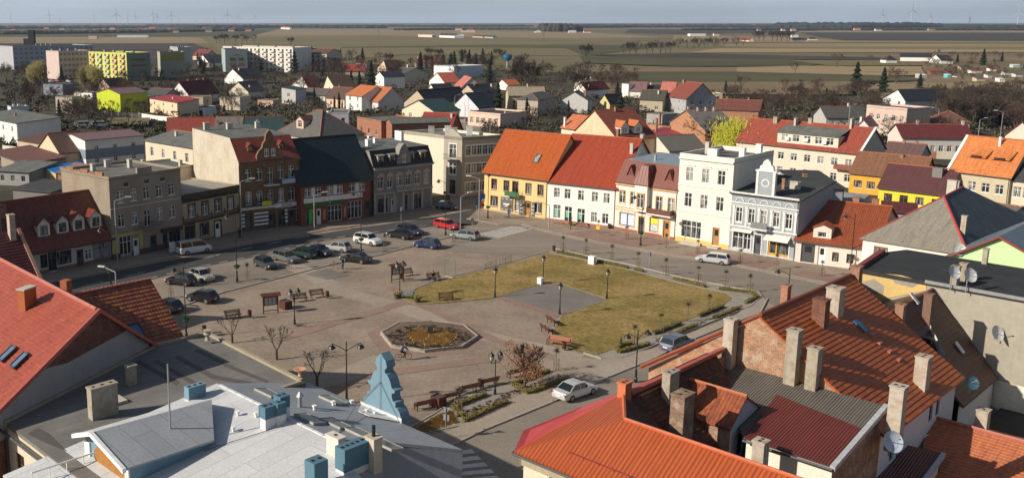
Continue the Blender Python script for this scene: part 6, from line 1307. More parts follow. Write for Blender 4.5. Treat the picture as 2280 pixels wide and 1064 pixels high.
# long house behind the right row
P0,P1=(1640,314),(1912,342); 
t,Lx,D_,ro=HS('long cream apartment house with red roof and wide grey flat roofed attic storey',P0,P1,12,7.2,'gx',4.6,pl(.62,.57,.47),R_((.30,.065,.04)),{'f':(9,(1.2,4.3),1.3,1.5,'w')},chim=((.22,.45,.9,.7,1.2,chimp),(.5,.5,.8,.6,1.,chimp),(.4,.42,.4,1.2,1.6,CON),(.83,.5,.4,1.4,1.6,CON)))
b=MB(); x0_,x1_=Lx*.34,Lx*.83; wall_face(b,x1_-x0_,7.6,10.0,[(x-x0_,8.2,1.3,1.4) for x in ()]+[w_[:4] for w_ in row(5,x1_-x0_,8.2,1.4,1.4,'w',.5)],Matrix.Translation((x0_,.6,0)))
b.poly([(x1_,.6,7.6),(x1_,6,7.6),(x1_,6,10),(x1_,.6,10)]); b.poly([(x0_,.6,7.6),(x0_,.6,10),(x0_,6,10),(x0_,6,7.6)]); o=b.build('attic_storey',pl(.62,.57,.47),t)
for w_ in row(5,x1_-x0_,8.2,1.4,1.4,'w',.5): place_win(o,*w_,Matrix.Translation((x0_,.6,0)))
roofpart(o,'roof',[(x0_-.2,.3,10.05),(x1_+.2,.3,10.05),(x1_+.2,5.,11.3),(x0_-.2,5.,11.3)],r_fl)
b=MB()
for x,z in ((x0_+6,8.5),(x0_+9.9,8.4),(x0_+1.9,8.5)): b.box(x,.1,z,x+.9,.58,z+.6)
b.build('air_conditioner',WHT,o)
b=MB(); b.slab([(Lx+.05,-.4,7.3),(Lx+.55,-.4,7.3),(Lx+.55,6,12.15),(Lx+.05,6,12.15)],.35); b.build('verge',flat('white_felt',(.62,.62,.62),.6),ro)
b=MB(); b.box(Lx*.84,-1.2,3.7,Lx,-.01,3.9); b.box(Lx*.84,-1.2,3.9,Lx,-1.12,4.8); o=b.build('balcony',flat('red_brown_balcony',(.2,.07,.05),.6),t)
HS('bright orange house with brown tiled roof and small orange dormer',(1893,384),(2052,400),9.5,4.,'gx',3.6,pl(.72,.36,.06),R_((.21,.10,.055),.4),{'f':(5,1.2,1.5,1.4,'b')},chim=((.62,.45,.5,.5,.5),))
HS('bright yellow house with maroon brown metal roof and white dish',(1957,416),(2110,434),9,3.6,'gx',3.8,pl(.78,.60,.06),ribs((.085,.03,.03),.4,.5,.15,bs=.4),{'f':(4,1.2,1.4,1.4,'b'),'r':(1,1.2,1.,1.2,'w')},chim=((.75,.35,1.6,.9,1.4,pl(.2,.19,.18)),))
t,Lx,D_,ro=HS('beige three storey house with vivid orange roof and two eyebrow dormers',(2118,378),(2250,394),11,7.4,'gx',5.6,pl(.50,.44,.32),R_((.60,.20,.06)),{'f':(4,(4.2,1.),1.3,1.6,'w')},chim=((.57,.4,.35,.35,1.5,WT),))
b=MB(); b.slab([(-.75,-.4,7.3),(-.25,-.4,7.3),(-.25,5.6,13.2),(-.75,5.6,13.2)],.35); b.build('verge',flat('white_felt',(.62,.62,.62),.6),ro)
for x in (.33,.72):
    b=MB(); n_=8; zc=7.4+5.6*.42; yc=5.5*.42-.3
    for k in range(n_):
        a0,a1=math.pi*k/n_,math.pi*(k+1)/n_; b.poly([(x*Lx-math.cos(a)*1.5,yc-.35,zc+math.sin(a)*.55+.1) if j<2 else (x*Lx-math.cos(a)*1.9,yc+1.5,zc+1.6+math.sin(a)*.1) for j,a in enumerate((a1,a0,a0,a1))])
    b.poly([(x*Lx-math.cos(math.pi*k/n_)*1.5,yc-.33,zc+math.sin(math.pi*k/n_)*.55+.08) for k in range(n_,-1,-1)]); b.build('eyebrow_dormer',[R_((.60,.20,.06))],ro)
    g_=MB(); g_.box(x*Lx-.9,yc-.36,zc+.12,x*Lx+.9,yc-.34,zc+.42); g_.build('pane',GLD,ro)
HS('cream ornate house with black roof at the right edge beside the orange roof',(2251,398),(2330,408),11,7.,'gx',4.,pl(.6,.54,.42),r_bk,{'f':(3,(4.,.9),1.2,1.8,'w')},chim=())
HS('low house with mauve brown roof behind the orange painted house',(1965,345),(2046,352),9,3.,'gx',2.6,gr,R_((.14,.085,.075)),None,chim=((.4,.5,.5,.5,.6),(.75,.5,.5,.5,.6)))
HS('long white house with dark maroon roof behind bare trees',(2010,306),(2168,308),9,4.6,'gx',2.8,pl(.6,.55,.5),r_mr,{'f':(8,1.1,1.1,1.5,'w')},chim=((.3,.5,.6,.5,1.,chimp),(.95,.5,.6,.5,1.,CON)))
HS('ornate pink and white house with crenellated parapet',(1930,238),(2020,246),(2074,243),8,'flat',0,pl(.55,.42,.36),r_bk,{'f':(5,(1.5,4.6),1.1,1.6,'w'),'r':(3,1.5,1.1,1.8,'w')},chim=(),parap=.6)
HS('white gabled house with big navy roof among the bare trees',(1966,219),(2016,224),(2088,219),5.,'gy',4.6,pl(.6,.6,.62),r_nv,{'f':(2,(1.,3.2),1.1,1.2,'b')},apex=(2000,200),chim=((.4,.1,.5,.5,.9,WT),))
HS('white gabled house with crimson red roof behind the long cream house',(1903,286),(1940,288),(2000,280),4.2,'gy',3.5,wh,r_cr,None,apex=(1922,267),chim=((.3,.05,.5,.5,1.5,WT),))
HS('cream gabled house with red roof at the right edge of the picture',(2238,301),(2300,306),10,3.6,'gy',4.5,pl(.66,.58,.48),r_rd,{'f':(2,1.3,1.,1.3,'b')},apex=(2277,272),chim=())
HS('house with dull brown hipped roof right of the crenellated house',(2080,272),(2160,274),9,4,'hip',3,gr,R_((.15,.075,.055)),None,chim=())
HS('dark grey roofed house among bare trees left of the crenellated one',(1840,262),(1928,262),9,3.6,'gx',3.,gr,R_((.09,.09,.085)),{'f':(3,1.1,1.,1.2,'w')},chim=((.7,.5,.4,.4,1.,WT),))
HS('grey flat garage with pale roof at the foot of the blue grey house wall',(1860,440),(1920,446),7,2.8,'flat',0,gr,felt((.3,.31,.32)),None,cat='garage',name='garage',chim=(),parap=.0)
HS('small flat blue grey shed with white edge beside the ochre house',(1965,470),(2040,476),6,2.8,'shed',.6,pl(.3,.33,.36),r_mr,None,cat='shed',name='shed',chim=())
HS('low shed with sagging grey roof below the orange roofed beige house',(2165,468),(2245,482),6,2.6,'gx',1.2,gr,R_((.15,.14,.12)),None,cat='shed',name='shed',chim=())
HS('grey side wall house with dark roof joined behind the pale blue grey house',(1790,418),(1880,420),14,7.4,'shed',.6,pl(.36,.40,.44),r_bk,{'f':(1,5.,1.,1.2,'k')},chim=((.2,.3,.6,.6,1.3),))
# left middle distance
HS('bright lime green house with mauve roof',(215,206),(267,210),(318,205),7.,'gy',2,pl(.50,.58,.045),r_mv,{'r':(3,2.6,1.,1.2,'w')},apex=(240,198),chim=())
HS('dull grey house with low dark roof right of the lime green house',(322,210),(368,212),9,5.6,'gx',2.,pl(.25,.24,.25),R_((.09,.09,.09)),None,chim=())
HS('beige two storey boxy house left of the lime green house',(123,216),(160,217),(208,215),6.,'flat',0,pl(.5,.42,.34),r_fl,{'f':(1,(3.6,),1.2,1.2,'w'),'r':(2,(3.4,),1.7,1.5,'w')},chim=(),parap=.1)
HS('shaded blue grey boxy house behind the beige boxy house',(96,188),(139,189),9,5.,'flat',0,pl(.25,.28,.33),r_bk,{'f':(3,(1.,3.2),1.2,1.2,'w')},chim=(),parap=.1)
HS('long low white building in shade with small chimneys at the left',(24,239),(63,237),(133,233),4.4,'flat',0,pl(.55,.57,.62),r_fl,{'r':(4,1.6,1.,1.,'k')},chim=((.2,.2,.6,.5,.8,WT),(.5,.3,.6,.5,.8,WT)),parap=.2)
HS('small tan gabled house in front of the yellow apartment block',(218,191),(243,192),12,3.,'gy',3.4,pl(.55,.38,.32),r_br,None,apex=(230,176),chim=())
HS('low white shed left of the lime green house',(164,206),(205,208),7,2.8,'flat',0,wh,r_br,{'f':(4,.9,1.,1.1,'k')},cat='shed',name='shed',chim=(),parap=.1)
HS('white house with large maroon tiled roof and wide sunlit gable',(376,212),(422,214),20,3.6,'gy',5,wh,r_mr,{'f':(2,1.2,1.1,1.7,'w')},apex=(398,183),chim=((.5,.3,.5,.5,.8),(.5,.6,.5,.5,.8),(.52,.8,.5,.5,.8)))
HS('cream boxy house with blank sunlit wall and flat roof',(489,216),(534,217),(576,213),5.,'flat',0,pl(.66,.57,.44),r_fl,{'r':(3,(2.8,),.9,1.1,'w')},chim=(),parap=.1)
HS('small peach two storey house with bright red roof',(333,219),(395,229),(420,223),5.3,'shed',.9,pl(.72,.55,.38),R_((.36,.04,.05)),{'f':(3,(1.,3.3),.8,1.1,'k')},chim=((.55,.4,.4,.4,.7,WT),))
HS('plain beige block garage right of the small peach house',(407,216),(452,217),(485,214),5.,'flat',0,pl(.46,.41,.3),r_fl,{'r':(1,2.5,1.1,1.2,'k')},chim=(),parap=.1,cat='garage',name='garage')
HS('white garage sprayed with graffiti',(430,239),(458,240),7,3.2,'flat',0,pl(.62,.63,.64),r_bk,{'f':(1,.1,2.6,2.2,'bdoor')},cat='garage',name='garage',chim=(),parap=.1)
HS('white gabled house with black roof below the white apartment block',(500,173),(541,176),15,3.2,'gy',4,wh,r_nv,{'f':(1,1.6,1.2,1.3,'w')},apex=(518,154),chim=((.55,.2,.5,.5,1.2,WT),))
HS('cream gambrel fronted house behind the cream boxy house',(509,203),(553,205),12,3.2,'gy',4,pl(.66,.6,.48),R_((.12,.1,.085)),{'f':(3,1.2,.9,1.2,'w')},apex=(530,183),chim=((.8,.3,.5,.5,1.,CON),))
HS('light grey boxy house left of the low white house',(627,199),(658,200),9,6.,'shedx',.8,lg,r_tl,{'f':(1,3.2,1.2,1.3,'w')},chim=())
HS('white gabled house with salmon roof above the light grey boxy house',(645,192),(685,194),9,2.8,'gy',3.6,wh,r_sal,{'f':(1,1.2,1.1,1.4,'w')},apex=(673,171),chim=())
HS('distant house with dark red roof right of the mustard topped block',(429,124),(457,125),14,4,'gx',5.,pk2,R_((.2,.045,.05)),None,chim=())
HS('white gabled house with dark roof right of the mustard topped block',(440,138),(466,141),14,3.2,'gy',4,wh,r_nv,{'f':(1,1.2,1.2,1.2,'w')},apex=(451,123),chim=())
HS('low pink walled shed with flat dark roof',(573,223),(608,224),(640,222),2.8,'flat',0,pl(.6,.42,.34),r_bk,None,cat='shed',name='shed',chim=(),parap=.1)
HS('cream gabled house with dark roof beside the bare trees',(721,193),(746,196),11,3.6,'gy',4,cm,r_br,{'f':(1,2.,.9,1.6,'k')},apex=(729,169),chim=())
HS('cream house with low dark grey hipped roof and tall white chimney',(868,163),(899,165),(926,161),4.6,'gx',3.,cm,R_((.085,.09,.1)),{'f':(2,1.4,1.1,1.2,'w')},chim=((.4,.5,.6,.6,1.6,WT),))
HS('narrow white gabled house among conifers',(836,170),(855,172),12,6.,'gy',2.4,wh,r_nv,{'f':(1,2.6,1.,1.2,'k')},chim=())
HS('house with red roof carrying two dark solar panels',(769,158),(812,158),10,3.4,'gx',3.6,tn,R_((.34,.06,.045)),None,chim=((-.1,.3,.5,.5,1.4,None),))
HS('white and pale blue warehouse hall',(966,147),(1011,149),(1030,144),7,'flat',0,pl(.62,.66,.7),r_wh,None,cat='warehouse',name='warehouse_hall',chim=(),parap=.2)
HS('house with orange roof and dark timber gable',(956,180),(990,184),9,3.6,'gy',3.6,wh,R_((.48,.12,.07)),{'f':(2,1.2,1.,1.4,'w')},apex=(974,163),chim=())
HS('house with salmon red roof and blue grey side gable',(1012,190),(1027,196),(1062,192),4.2,'gx',4.4,gb,r_sal,{'r':(1,2.2,1.,1.2,'w')},chim=((.5,.5,.5,.5,.8),))
HS('distant house with brick pink gable among dark trees',(840,152),(861,154),10,4,'gy',4,pk2,r_br,{'f':(1,2.,1.,1.3,'w')},apex=(855,135),chim=())
HS('distant white arched house with dark red roof',(792,139),(816,139),9,4,'hip',3,wh,R_((.2,.045,.05)),None,chim=())
HS('distant tan house with red brown roof above the warehouse hall',(925,140),(985,140),12,3.4,'gx',3.,tn,R_((.22,.07,.06)),{'f':(4,1.,1.2,1.2,'w')},chim=((.1,.5,.6,.6,1.2,WT),))
# ---------------- apartment blocks ----------------
def block(label,P0,P1,D,h,wm,rm,balc=None,wins={},side=None):
    t,Lx,D_,ro=HS(label,P0,P1,D,h,'flat',0,wm,r_bk,None,cat='apartment block',name='apartment_block',chim=(),parap=.5)
    FM=face_mats(Lx,D_); nf=5; fh=h/nf
    for f,(n,st) in wins.items():
        L_=Lx if f in 'fb' else D_
        m=WM[st]
        for k in range(nf):
            for i in range(n):
                o=link('window',m,t); o.matrix_local=FM[f]@Matrix.Translation(((i+.5)*L_/n-.75,-.04,fh*k+1.))
    if balc:
        f,n,mats=balc; L_=Lx if f in 'fb' else D_
        for k in range(nf):
            for i in range(n):
                b=MB(); x=(i+.5)*L_/n-1.7; b.box(x,-1.1,fh*k+.35,x+3.4,-.05,fh*k+.5); b.box(x,-1.15,fh*k+.5,x+3.4,-1.08,fh*k+1.4); b.box(x,-1.1,fh*k+.5,x+.06,-.05,fh*k+1.4); b.box(x+3.34,-1.1,fh*k+.5,x+3.4,-.05,fh*k+1.4)
                o=b.build('balcony',mats[(0,1,1,0,2,1)[i%6]%len(mats)],t); o.matrix_local=FM[f]
    for i in range(4): chimney(ro,Lx*(.2 if Lx<15 else (i+.5)/4),D_*((i+.5)/4 if Lx<15 else .5),h-.2,1.6,1.,1.6,pl(.2,.2,.2),2)
    return t,Lx,D_
b=MB(); b.box(0,0,0,1.5,.1,1.5); W_d=b.mesh('window',flat('block_glass',(.05,.06,.075),.1)); b=MB(); b.box(0,0,0,1.8,.1,1.5); W_l=b.mesh('window',flat('block_glass_light',(.18,.22,.24),.2))
WM={'d':W_d,'l':W_l}
block('largest grey apartment block with pale sunlit end wall at the far left',(-14,103),(28,105),(181,100),16,pl(.40,.41,.45),r_bk,wins={'r':(16,'l')})
block('apartment block with plain pale pink end wall and brick red bands',(102,115),(130,116),(197,114),16,pl(.60,.47,.44),r_bk,wins={'r':(8,'l')})
t,Lx,D_=block('yellow green apartment block with rows of pink and mint balconies',(197,117),(281,120),(320,118),15.6,pl(.62,.60,.18),r_bk,balc=('f',5,(flat('pink_balcony',(.6,.34,.26),.7),flat('mint_balcony',(.42,.56,.44),.7),flat('pink_balcony',(.6,.34,.26),.7))),wins={'f':(10,'d')})
b=MB(); b.box(Lx+.01,0,0,Lx+.1,D_,15.6); b.build('end_cladding',pl(.22,.27,.22),t)
b=MB()
for z in (11.6,8.4): b.box(Lx+.11,D_*.2,z,Lx+.16,D_*.8,z+.9)
b.build('painted_band',flat('red_band',(.25,.06,.04),.8),t)
t,Lx,D_=block('grey apartment block with mustard top panel',(350,116),(356,118),(409,117),15.,pl(.36,.36,.30),r_bk)
b=MB(); b.box(Lx+.01,.3,10.4,Lx+.1,D_-.3,14.6); b.build('mustard_panel',pl(.36,.32,.08),t)
t,Lx,D_=block('grey apartment block behind the mustard topped one with painted orange and green squares',(378,105),(396,107),(428,107),16.,pl(.34,.37,.36),r_bk)
t,Lx,D_=block('blue grey apartment block end with painted green and orange squares',(493,109),(501,112),(548,111),15.,pl(.32,.38,.38),r_bk)
for z,c in ((4.8,'o'),(8.,'g')):
    for u in (.2,.58):
        b=MB(); b.box(Lx+.01,D_*u,z,Lx+.08,D_*(u+.24),z+2.); b.build('painted_square',flat('painted_'+c,(.42,.16,.05) if c=='o' else (.08,.17,.08),.8),t)
b=MB(); b.poly([(Lx+.05,D_*.22,11.3),(Lx+.05,D_*.5,11.3),(Lx+.05,D_*.5,12.2)]); b.poly([(Lx+.05,D_*.5,11.3),(Lx+.05,D_*.8,11.3),(Lx+.05,D_*.5,12.2)]); b.build('painted_square',flat('painted_o',(.42,.16,.05),.8),t)
block('long white apartment block with many white balconies',(496,105),(652,108),(664,106),16.,pl(.74,.70,.64),r_wh,balc=('f',9,(flat('white_balcony',(.7,.66,.62),.7),flat('white_balcony',(.7,.66,.62),.7),flat('cream_balcony',(.6,.48,.36),.7))),wins={'f':(18,'d')})
block('narrow blue painted apartment stair tower beside the white block',(664,108),(677,109),10,15.,pl(.12,.28,.42),r_bk)
t,Lx,D_,ro=HS('brown roofed four storey apartment house with dark balconies',(678,119),(728,120),(739,118),12,'gx',3.,pl(.58,.50,.40),R_((.13,.07,.06)),None,cat='apartment block',name='apartment_house',chim=((.2,.5,.7,.7,.8),(.6,.5,.7,.7,.8),(.9,.5,.7,.7,.8)))
for k in range(4):
    for i in range(4): 
        b=MB(); x=(i+.5)*Lx/4-1.4; b.box(x,-1.1,k*2.9+.6,x+2.8,-.05,k*2.9+.75); b.box(x,-1.15,k*2.9+.75,x+2.8,-1.1,k*2.9+1.6); b.build('balcony',flat('dark_balcony',(.14,.12,.11),.7),t)
        o=link('window',W_d,t); o.location=(x+.6,-.04,k*2.9+.9)
b=MB(); c=G(72,100,20); b.box(-2.2,-2,0,2.2,2,27.); b.box(-6,-2.,0,-2.21,2,20.5); cr_=thing('boiler_house_tower','tall dark boiler house tower rising behind the largest grey apartment block','tower',(c.x*1.32,c.y*1.32,0)); b.build('wall',pl(.05,.05,.055),cr_)
c=G(1130,133,6); wt=thing('water_tank','bright blue rounded water tank among bare trees','water tank',(c.x,c.y,0)); b=MB(); b.lathe([(0,5),(2.5,5.6),(3.2,7.4),(3.2,9.6),(0,10)],n=14); b.build('tank',flat('tank_blue',(.02,.12,.25),.5),wt); b=MB(); b.tube((0,0,0),(0,0,5.4),.9,n=10); b.build('leg',GRY,wt)
# ---------------- farms and villages far out ----------------
def far(label,P0,P1,h,rh,w,r,roof='gx',D=9,**k): return HS(label,P0,P1,D,h,roof,rh,w,r,None,cat='farm building',name='farm_house',chim=(),gut=False,**k)
far('white bungalow with navy hipped roof left of the long white farm house',(1973,134),(1998,134),3,4,wh,r_nv,'hip')
far('long white farm house with navy roof near the allotments',(2005,127),(2074,128),4,3.4,wh,r_nv)
far('white gabled end of the farm near the allotments',(2070,133),(2096,135),3.4,4,wh,r_nv,'gy')
far('distant white silo house on the horizon farm',(1763,78),(1778,78),6,1,wh,r_wh,'flat',D=6)
far('distant low farm house with black roof below the white silo, left',(1765,89),(1798,89),3,3,wh,r_bk)
far('distant low farm house with black roof below the white silo, right',(1800,87),(1821,87),3,3,wh,r_bk,'hip')
far('distant dark red roofed barn right of the tree row',(1648,89),(1667,90),3,4,cm,R_((.25,.04,.06)))
far('distant white greenhouse hall on the pale fields',(1537,76),(1572,76),6,1,wh,r_wh,'flat',D=20)
far('distant cream barn beside the greenhouse hall',(1590,76),(1602,76),5,2,cm,r_br)
far('distant pink farm building of the middle farm',(931,78),(962,79),5,1,pl(.6,.5,.42),r_wh,'flat')
far('distant white farm building with dark gable of the middle farm',(978,79),(1012,80),5,5,wh,r_bk)
far('distant pale blue roofed barn of the middle farm',(1012,80),(1033,80),5,2,pl(.4,.5,.65),r_wh)
far('distant dark green barn right of the middle farm',(1078,82),(1098,83),3,3,gr,r_tl)
far('distant brown barn left of the dark green barn',(1052,81),(1075,82),3,3,tn,r_br)
far('distant long cream hall beyond the middle farm',(1027,69),(1058,69),6,1,cm,r_wh,'flat')
far('distant white shed beyond the middle farm, leftmost',(1006,62),(1018,62),8,1,wh,r_wh,'flat')
far('distant white house beside the round wood',(1191,70),(1205,70),5,4,wh,r_br,'gy')
far('distant cream house right of the round wood',(1266,71),(1283,71),5,3,cm,r_wh)
far('distant red roofed house right of the round wood',(1300,71),(1316,71),4,4,wh,r_rd)
far('distant pink and tan village hall at the left',(197,81),(216,81),6,1,pl(.6,.45,.4),r_fl,'flat')
far('distant long white halls at the left village, longer',(260,79),(330,79),5,1,pl(.6,.65,.7),r_wh,'flat')
far('distant orange roofed village house on the left skyline',(332,64),(345,64),7,6,cm,r_or)
far('distant white house on the left skyline',(625,62),(645,63),7,5,wh,r_or)
rng=random.Random(5)
vcols=[wh,cm,pk2,tn]; rcols=[r_or,r_rd,r_br,r_gy]
vproto=None
for i in range(46):
    x=rng.choice([rng.uniform(330,560),rng.uniform(330,560),rng.uniform(1560,2280),rng.uniform(900,1300),rng.uniform(0,330)]); y=rng.uniform(63.5,67) if x>900 else rng.uniform(64,70)
    far('tiny pale house of a village on the far horizon',(x,y),(x+rng.uniform(8,16),y),5,4,rng.choice(vcols),rng.choice(rcols),group='tiny far village houses',D=10)
# allotment sheds
sh=[(2163,158,2188,'white shed with red roof edge in the allotments',wh,r_rd),(2205,154,2219,'tall white shed with red roof in the allotments',wh,r_rd),(2256,146,2278,'pale green shed at the right of the allotments',pl(.4,.6,.5),r_wh),(2238,162,2256,'whitish shed with grey roof in the allotments',lg,r_gy),(2262,166,2278,'small white gabled shed in the allotments, far right',lg,r_gy),(2175,175,2195,'brownish low shed at the front of the allotments',tn,r_gy),(2226,177,2238,'plain white box shed at the front of the allotments',wh,r_wh),(2072,160,2100,'orange brick shed heap at the left of the allotments',bkk,r_rd),(2046,168,2064,'silver roofed shed at the left of the allotments',gr,r_wh),(2110,168,2118,'turquoise shed in the allotments',pl(.1,.5,.5),r_wh),(2200,168,2210,'pale narrow shed in the allotments',lg,r_fl),(2140,150,2153,'yellowish shed behind the allotment hedge',pl(.5,.45,.2),r_gy)]
for x0_,y_,x1_,lb,w_,r__ in sh: HS(lb,(x0_,y_),(x1_,y_),4,2.4,'shed',.6,w_,r__,None,cat='shed',name='allotment_shed',chim=(),gut=False,over=.15)
# walls and fences
def fence(label,px,h,m,name='garden_wall',cat='garden wall',th=.2,posts=0,z=0.05):
    P=[G(*p,z) for p in px]; t=thing(name,label,cat,tuple(P[0]))
    b=MB(); pb=MB()
    for p,q in zip(P,P[1:]):
        p,q=p-P[0],q-P[0]; d=(q-p); n=Vector((-d.y,d.x,0)).normalized()*th/2; hz=Vector((0,0,h))
        b.slab([p-n+hz,q-n+hz,q+n+hz,p+n+hz],h-.05 if not posts else h*.8)
        if posts:
            k=int(d.length/posts)
            for i in range(k+1): c=p+d*i/max(1,k); pb.box(c.x-.12,c.y-.12,0,c.x+.12,c.y+.12,h+.15)
    b.build('panel',m,t)
    if posts: pb.build('posts',CON,t)
    return t
fence('long pale rendered yard wall at the left edge',[(8,352),(84,362)],3.2,pl(.6,.57,.5))
fence('white concrete wall left of the small peach house',[(308,262),(345,268),(392,272)],1.6,wh)
fence('dark mesh fence below the lime green house',[(205,256),(325,264)],1.6,flat('fence_mesh',(.06,.065,.06),.8),'mesh_fence','fence',.05,3)
fence('pale wooden fence beside the back street',[(1012,276),(1036,276)],1.5,flat('fence_board',(.45,.42,.36),.8),'board_fence','fence',.06,2)
fence('low brick yard wall right of the mauve brown roof',[(2046,352),(2084,354)],1.8,bkk)
fence('pale yard wall right of the low brick wall',[(2084,354),(2160,358)],2.,pl(.5,.45,.36))
fence('dark brown wooden fence below the beige orange roofed house',[(2225,470),(2290,485)],1.7,flat('brown_boards',(.13,.055,.035),.6),'board_fence','fence',.08,3)
# ---------------- cars ----------------
def loft(b,secs):
    n=len(secs[0])
    for a,c in zip(secs,secs[1:]):
        for i in range(n-1): b.poly([a[i],c[i],c[i+1],a[i+1]],[(0,0)]*4)
CARM={}
def paintm(c):
    if c not in CARM:
        m,nt_,bb=newmat('car_paint'); bb.inputs['Base Color'].default_value=c4(c); bb.inputs['Roughness'].default_value=.3; bb.inputs['Metallic'].default_value=.25; bb.inputs['Coat Weight'].default_value=.6; bb.inputs['Coat Roughness'].default_value=.05; CARM[c]=m
    return CARM[c]
GC=flat('car_glass',(.012,.015,.018),.04,0,.8); TY=flat('tyre_rubber',(.015,.015,.016),.8); RIM=flat('wheel_rim',(.35,.36,.37),.3,.7); HLm=flat('headlamp',(.6,.62,.65),.1); TLm=flat('tail_lamp',(.3,.01,.01),.2); PLT=flat('number_plate',(.7,.7,.66),.5)
# kind: length, width, height, bonnet z, belt z, cabin x: windscreen foot, roof front, roof rear, rear glass foot, tail z
KIND={'hatch':(4.0,1.7,1.47,.82,.92,(.27,.43,.84,.965),.95),'sedan':(4.5,1.76,1.42,.80,.90,(.27,.41,.70,.86),.95),'wagon':(4.6,1.76,1.46,.82,.92,(.27,.41,.90,.975),.95),'suv':(4.6,1.9,1.68,1.0,1.08,(.25,.38,.88,.97),1.1),'van':(5.0,1.92,1.95,1.12,1.15,(.12,.30,.975,.99),1.15)}
def car(label,rear,front,kind,col,cat='car',name='parked_car',doors=False,rz=None):
    pr,pf=G(*rear),G(*front); c=(pr+pf)/2; d=pf-pr; L_,W_,H_,zb,zl,(cx0,cx1,cx2,cx3),zt=KIND[kind]
    t=thing(name,label,cat,(c.x,c.y,.12),ang(d) if rz is None else rz)
    X=lambda f: L_/2-f*L_   # f=0 nose, 1 tail
    w=W_/2; bm=MB()
    def sec(f,wf,z0,z1): x=X(f); ww=w*wf; return [Vector(p) for p in ((x,-ww*.9,z0),(x,-ww,z0+.12),(x,-ww,(z0+z1)*.55),(x,-ww*.96,z1-.06),(x,-ww*.84,z1),(x,ww*.84,z1),(x,ww*.96,z1-.06),(x,ww,(z0+z1)*.55),(x,ww,z0+.12),(x,ww*.9,z0))]
    S=[sec(0,.72,.32,zb*.62),sec(.02,.86,.22,zb*.8),sec(.08,.96,.2,zb*.92),sec(cx0,1,.2,zb+.05),sec(cx0+.04,1,.2,zl),sec(.6,1,.2,zl+.02),sec(cx3-.01,1,.2,zt-.02 if kind!='sedan' else zl+.03),sec(.975,.95,.22,zt-.08),sec(1,.86,.3,zt-.25)]
    loft(bm,S); bm.poly(S[0][::-1],[(0,0)]*10); bm.poly(S[-1],[(0,0)]*10)
    # roof and pillars
    rw=w*.74; ro_=[Vector((X(cx1),-rw,H_-.04)),Vector((X((cx1+cx2)/2),-rw,H_)),Vector((X(cx2),-rw,H_-.05))]
    for a,c_ in zip(ro_,ro_[1:]):
        m=Vector((1,-1,1)); bm.slab([a,c_,Vector((c_.x,-c_.y,c_.z)),Vector((a.x,-a.y,a.z))],.05)
    for s_ in (-1,1):
        for (f0,f1,z1) in ((cx0+.02,cx1,H_-.05),((cx1+cx2)/2-.01,(cx1+cx2)/2,H_-.03),(cx3-.015,cx2,H_-.06)):
            bm.tube((X(f0),s_*w*.87,zl-.02),(X(f1),s_*rw,z1),.045,.04,n=4)
    for s_ in (-1,1): bm.box(X(cx0+.06)-.1,s_*(w+.02)-.08,zl+.02,X(cx0+.06)+.06,s_*(w+.02)+.08,zl+.16)
    body=bm.build('body',paintm(col),t,smooth=False)
    g=MB(); q=.025
    bt=[(X(cx0+.01),zl-.02),(X(cx3-.005),zl-.0)]; tp=[(X(cx1)+.02,H_-.07),(X(cx2)-.02,H_-.08)]
    wl_=w*.86; wr_=rw-.01
    F=[Vector((bt[0][0],-wl_,bt[0][1])),Vector((bt[1][0],-wl_,bt[1][1])),Vector((tp[1][0],-wr_,tp[1][1])),Vector((tp[0][0],-wr_,tp[0][1]))]
    O_=[Vector((v.x,-v.y,v.z)) for v in F]
    g.poly(F[::-1]); g.poly(O_); g.poly([F[0],O_[0],O_[3],F[3]][::-1]); g.poly([F[1],O_[1],O_[2],F[2]])
    g.build('windows',GC,t)
    for fx in (.19,.80):
        for s_ in (-1,1):
            wm=MB(); x=X(fx); r=.32 if kind not in('suv','van') else .36; wm.tube((x,s_*(w-.18),r),(x,s_*(w+.015),r),r,n=14); wo_=wm.build('wheel',TY,t); rm_=MB(); rm_.tube((x,s_*(w+.016),r),(x,s_*(w+.03),r),r*.62,n=10); rm_.build('rim',RIM,wo_)
    for s_ in (-1,1):
        l=MB(); l.box(X(.03)-.12,s_*w*.72-.17,zb*.6,X(.03)+.05,s_*w*.72+.17,zb*.8); l.build('headlight',HLm,t)
        l=MB(); l.box(X(.99)-.03,s_*w*.78-.12,zt*.62,X(.99)+.07,s_*w*.78+.12,zt*.85); l.build('taillight',TLm,t)
    l=MB(); l.box(X(1)-.03,-.26,.5,X(1)-.005,.26,.62); l.build('number_plate',PLT,t)
    if kind=='van':
        # rear door swung open
        l=MB(); l.box(X(1)-.95,w-.05,.35,X(1)-.0,w+.0,1.85); dd=l.build('rear_door',paintm(col),t); l=MB(); l.box(X(1)-.85,w+.001,1.15,X(1)-.1,w+.012,1.7); l.build('pane',GC,dd)
    return t
silver=(.50,.51,.52); car('silver sedan driving on the street in front of the orange metal roof',(1254,892),(1306,874),'sedan',(.52,.53,.53),name='silver_car')
car('blue grey estate car parked half behind the sloping brick gable',(1488,784),(1527,768),'wagon',(.10,.13,.19))
car('silver minivan driving past the pale blue grey house',(1614,590),(1560,583),'wagon',(.5,.51,.53),name='silver_car')
car('white van with open rear door parked by the grey tenement',(402,569),(464,560),'van',(.66,.67,.68),'van',name='white_van')
car('black hatchback parked beside the silver beige compact, left end of the lot',(424,637),(381,632),'hatch',(.015,.015,.018))
car('silver beige compact car parked at the left end of the lot',(432,618),(468,631),'hatch',(.42,.40,.36))
car('black car with lit red tail lamp below the kerb of the left parking lot',(475,676),(426,668),'hatch',(.012,.012,.015))
car('very dark car half hidden behind the glazed maroon tile roof',(388,697),(356,690),'hatch',(.02,.02,.025))
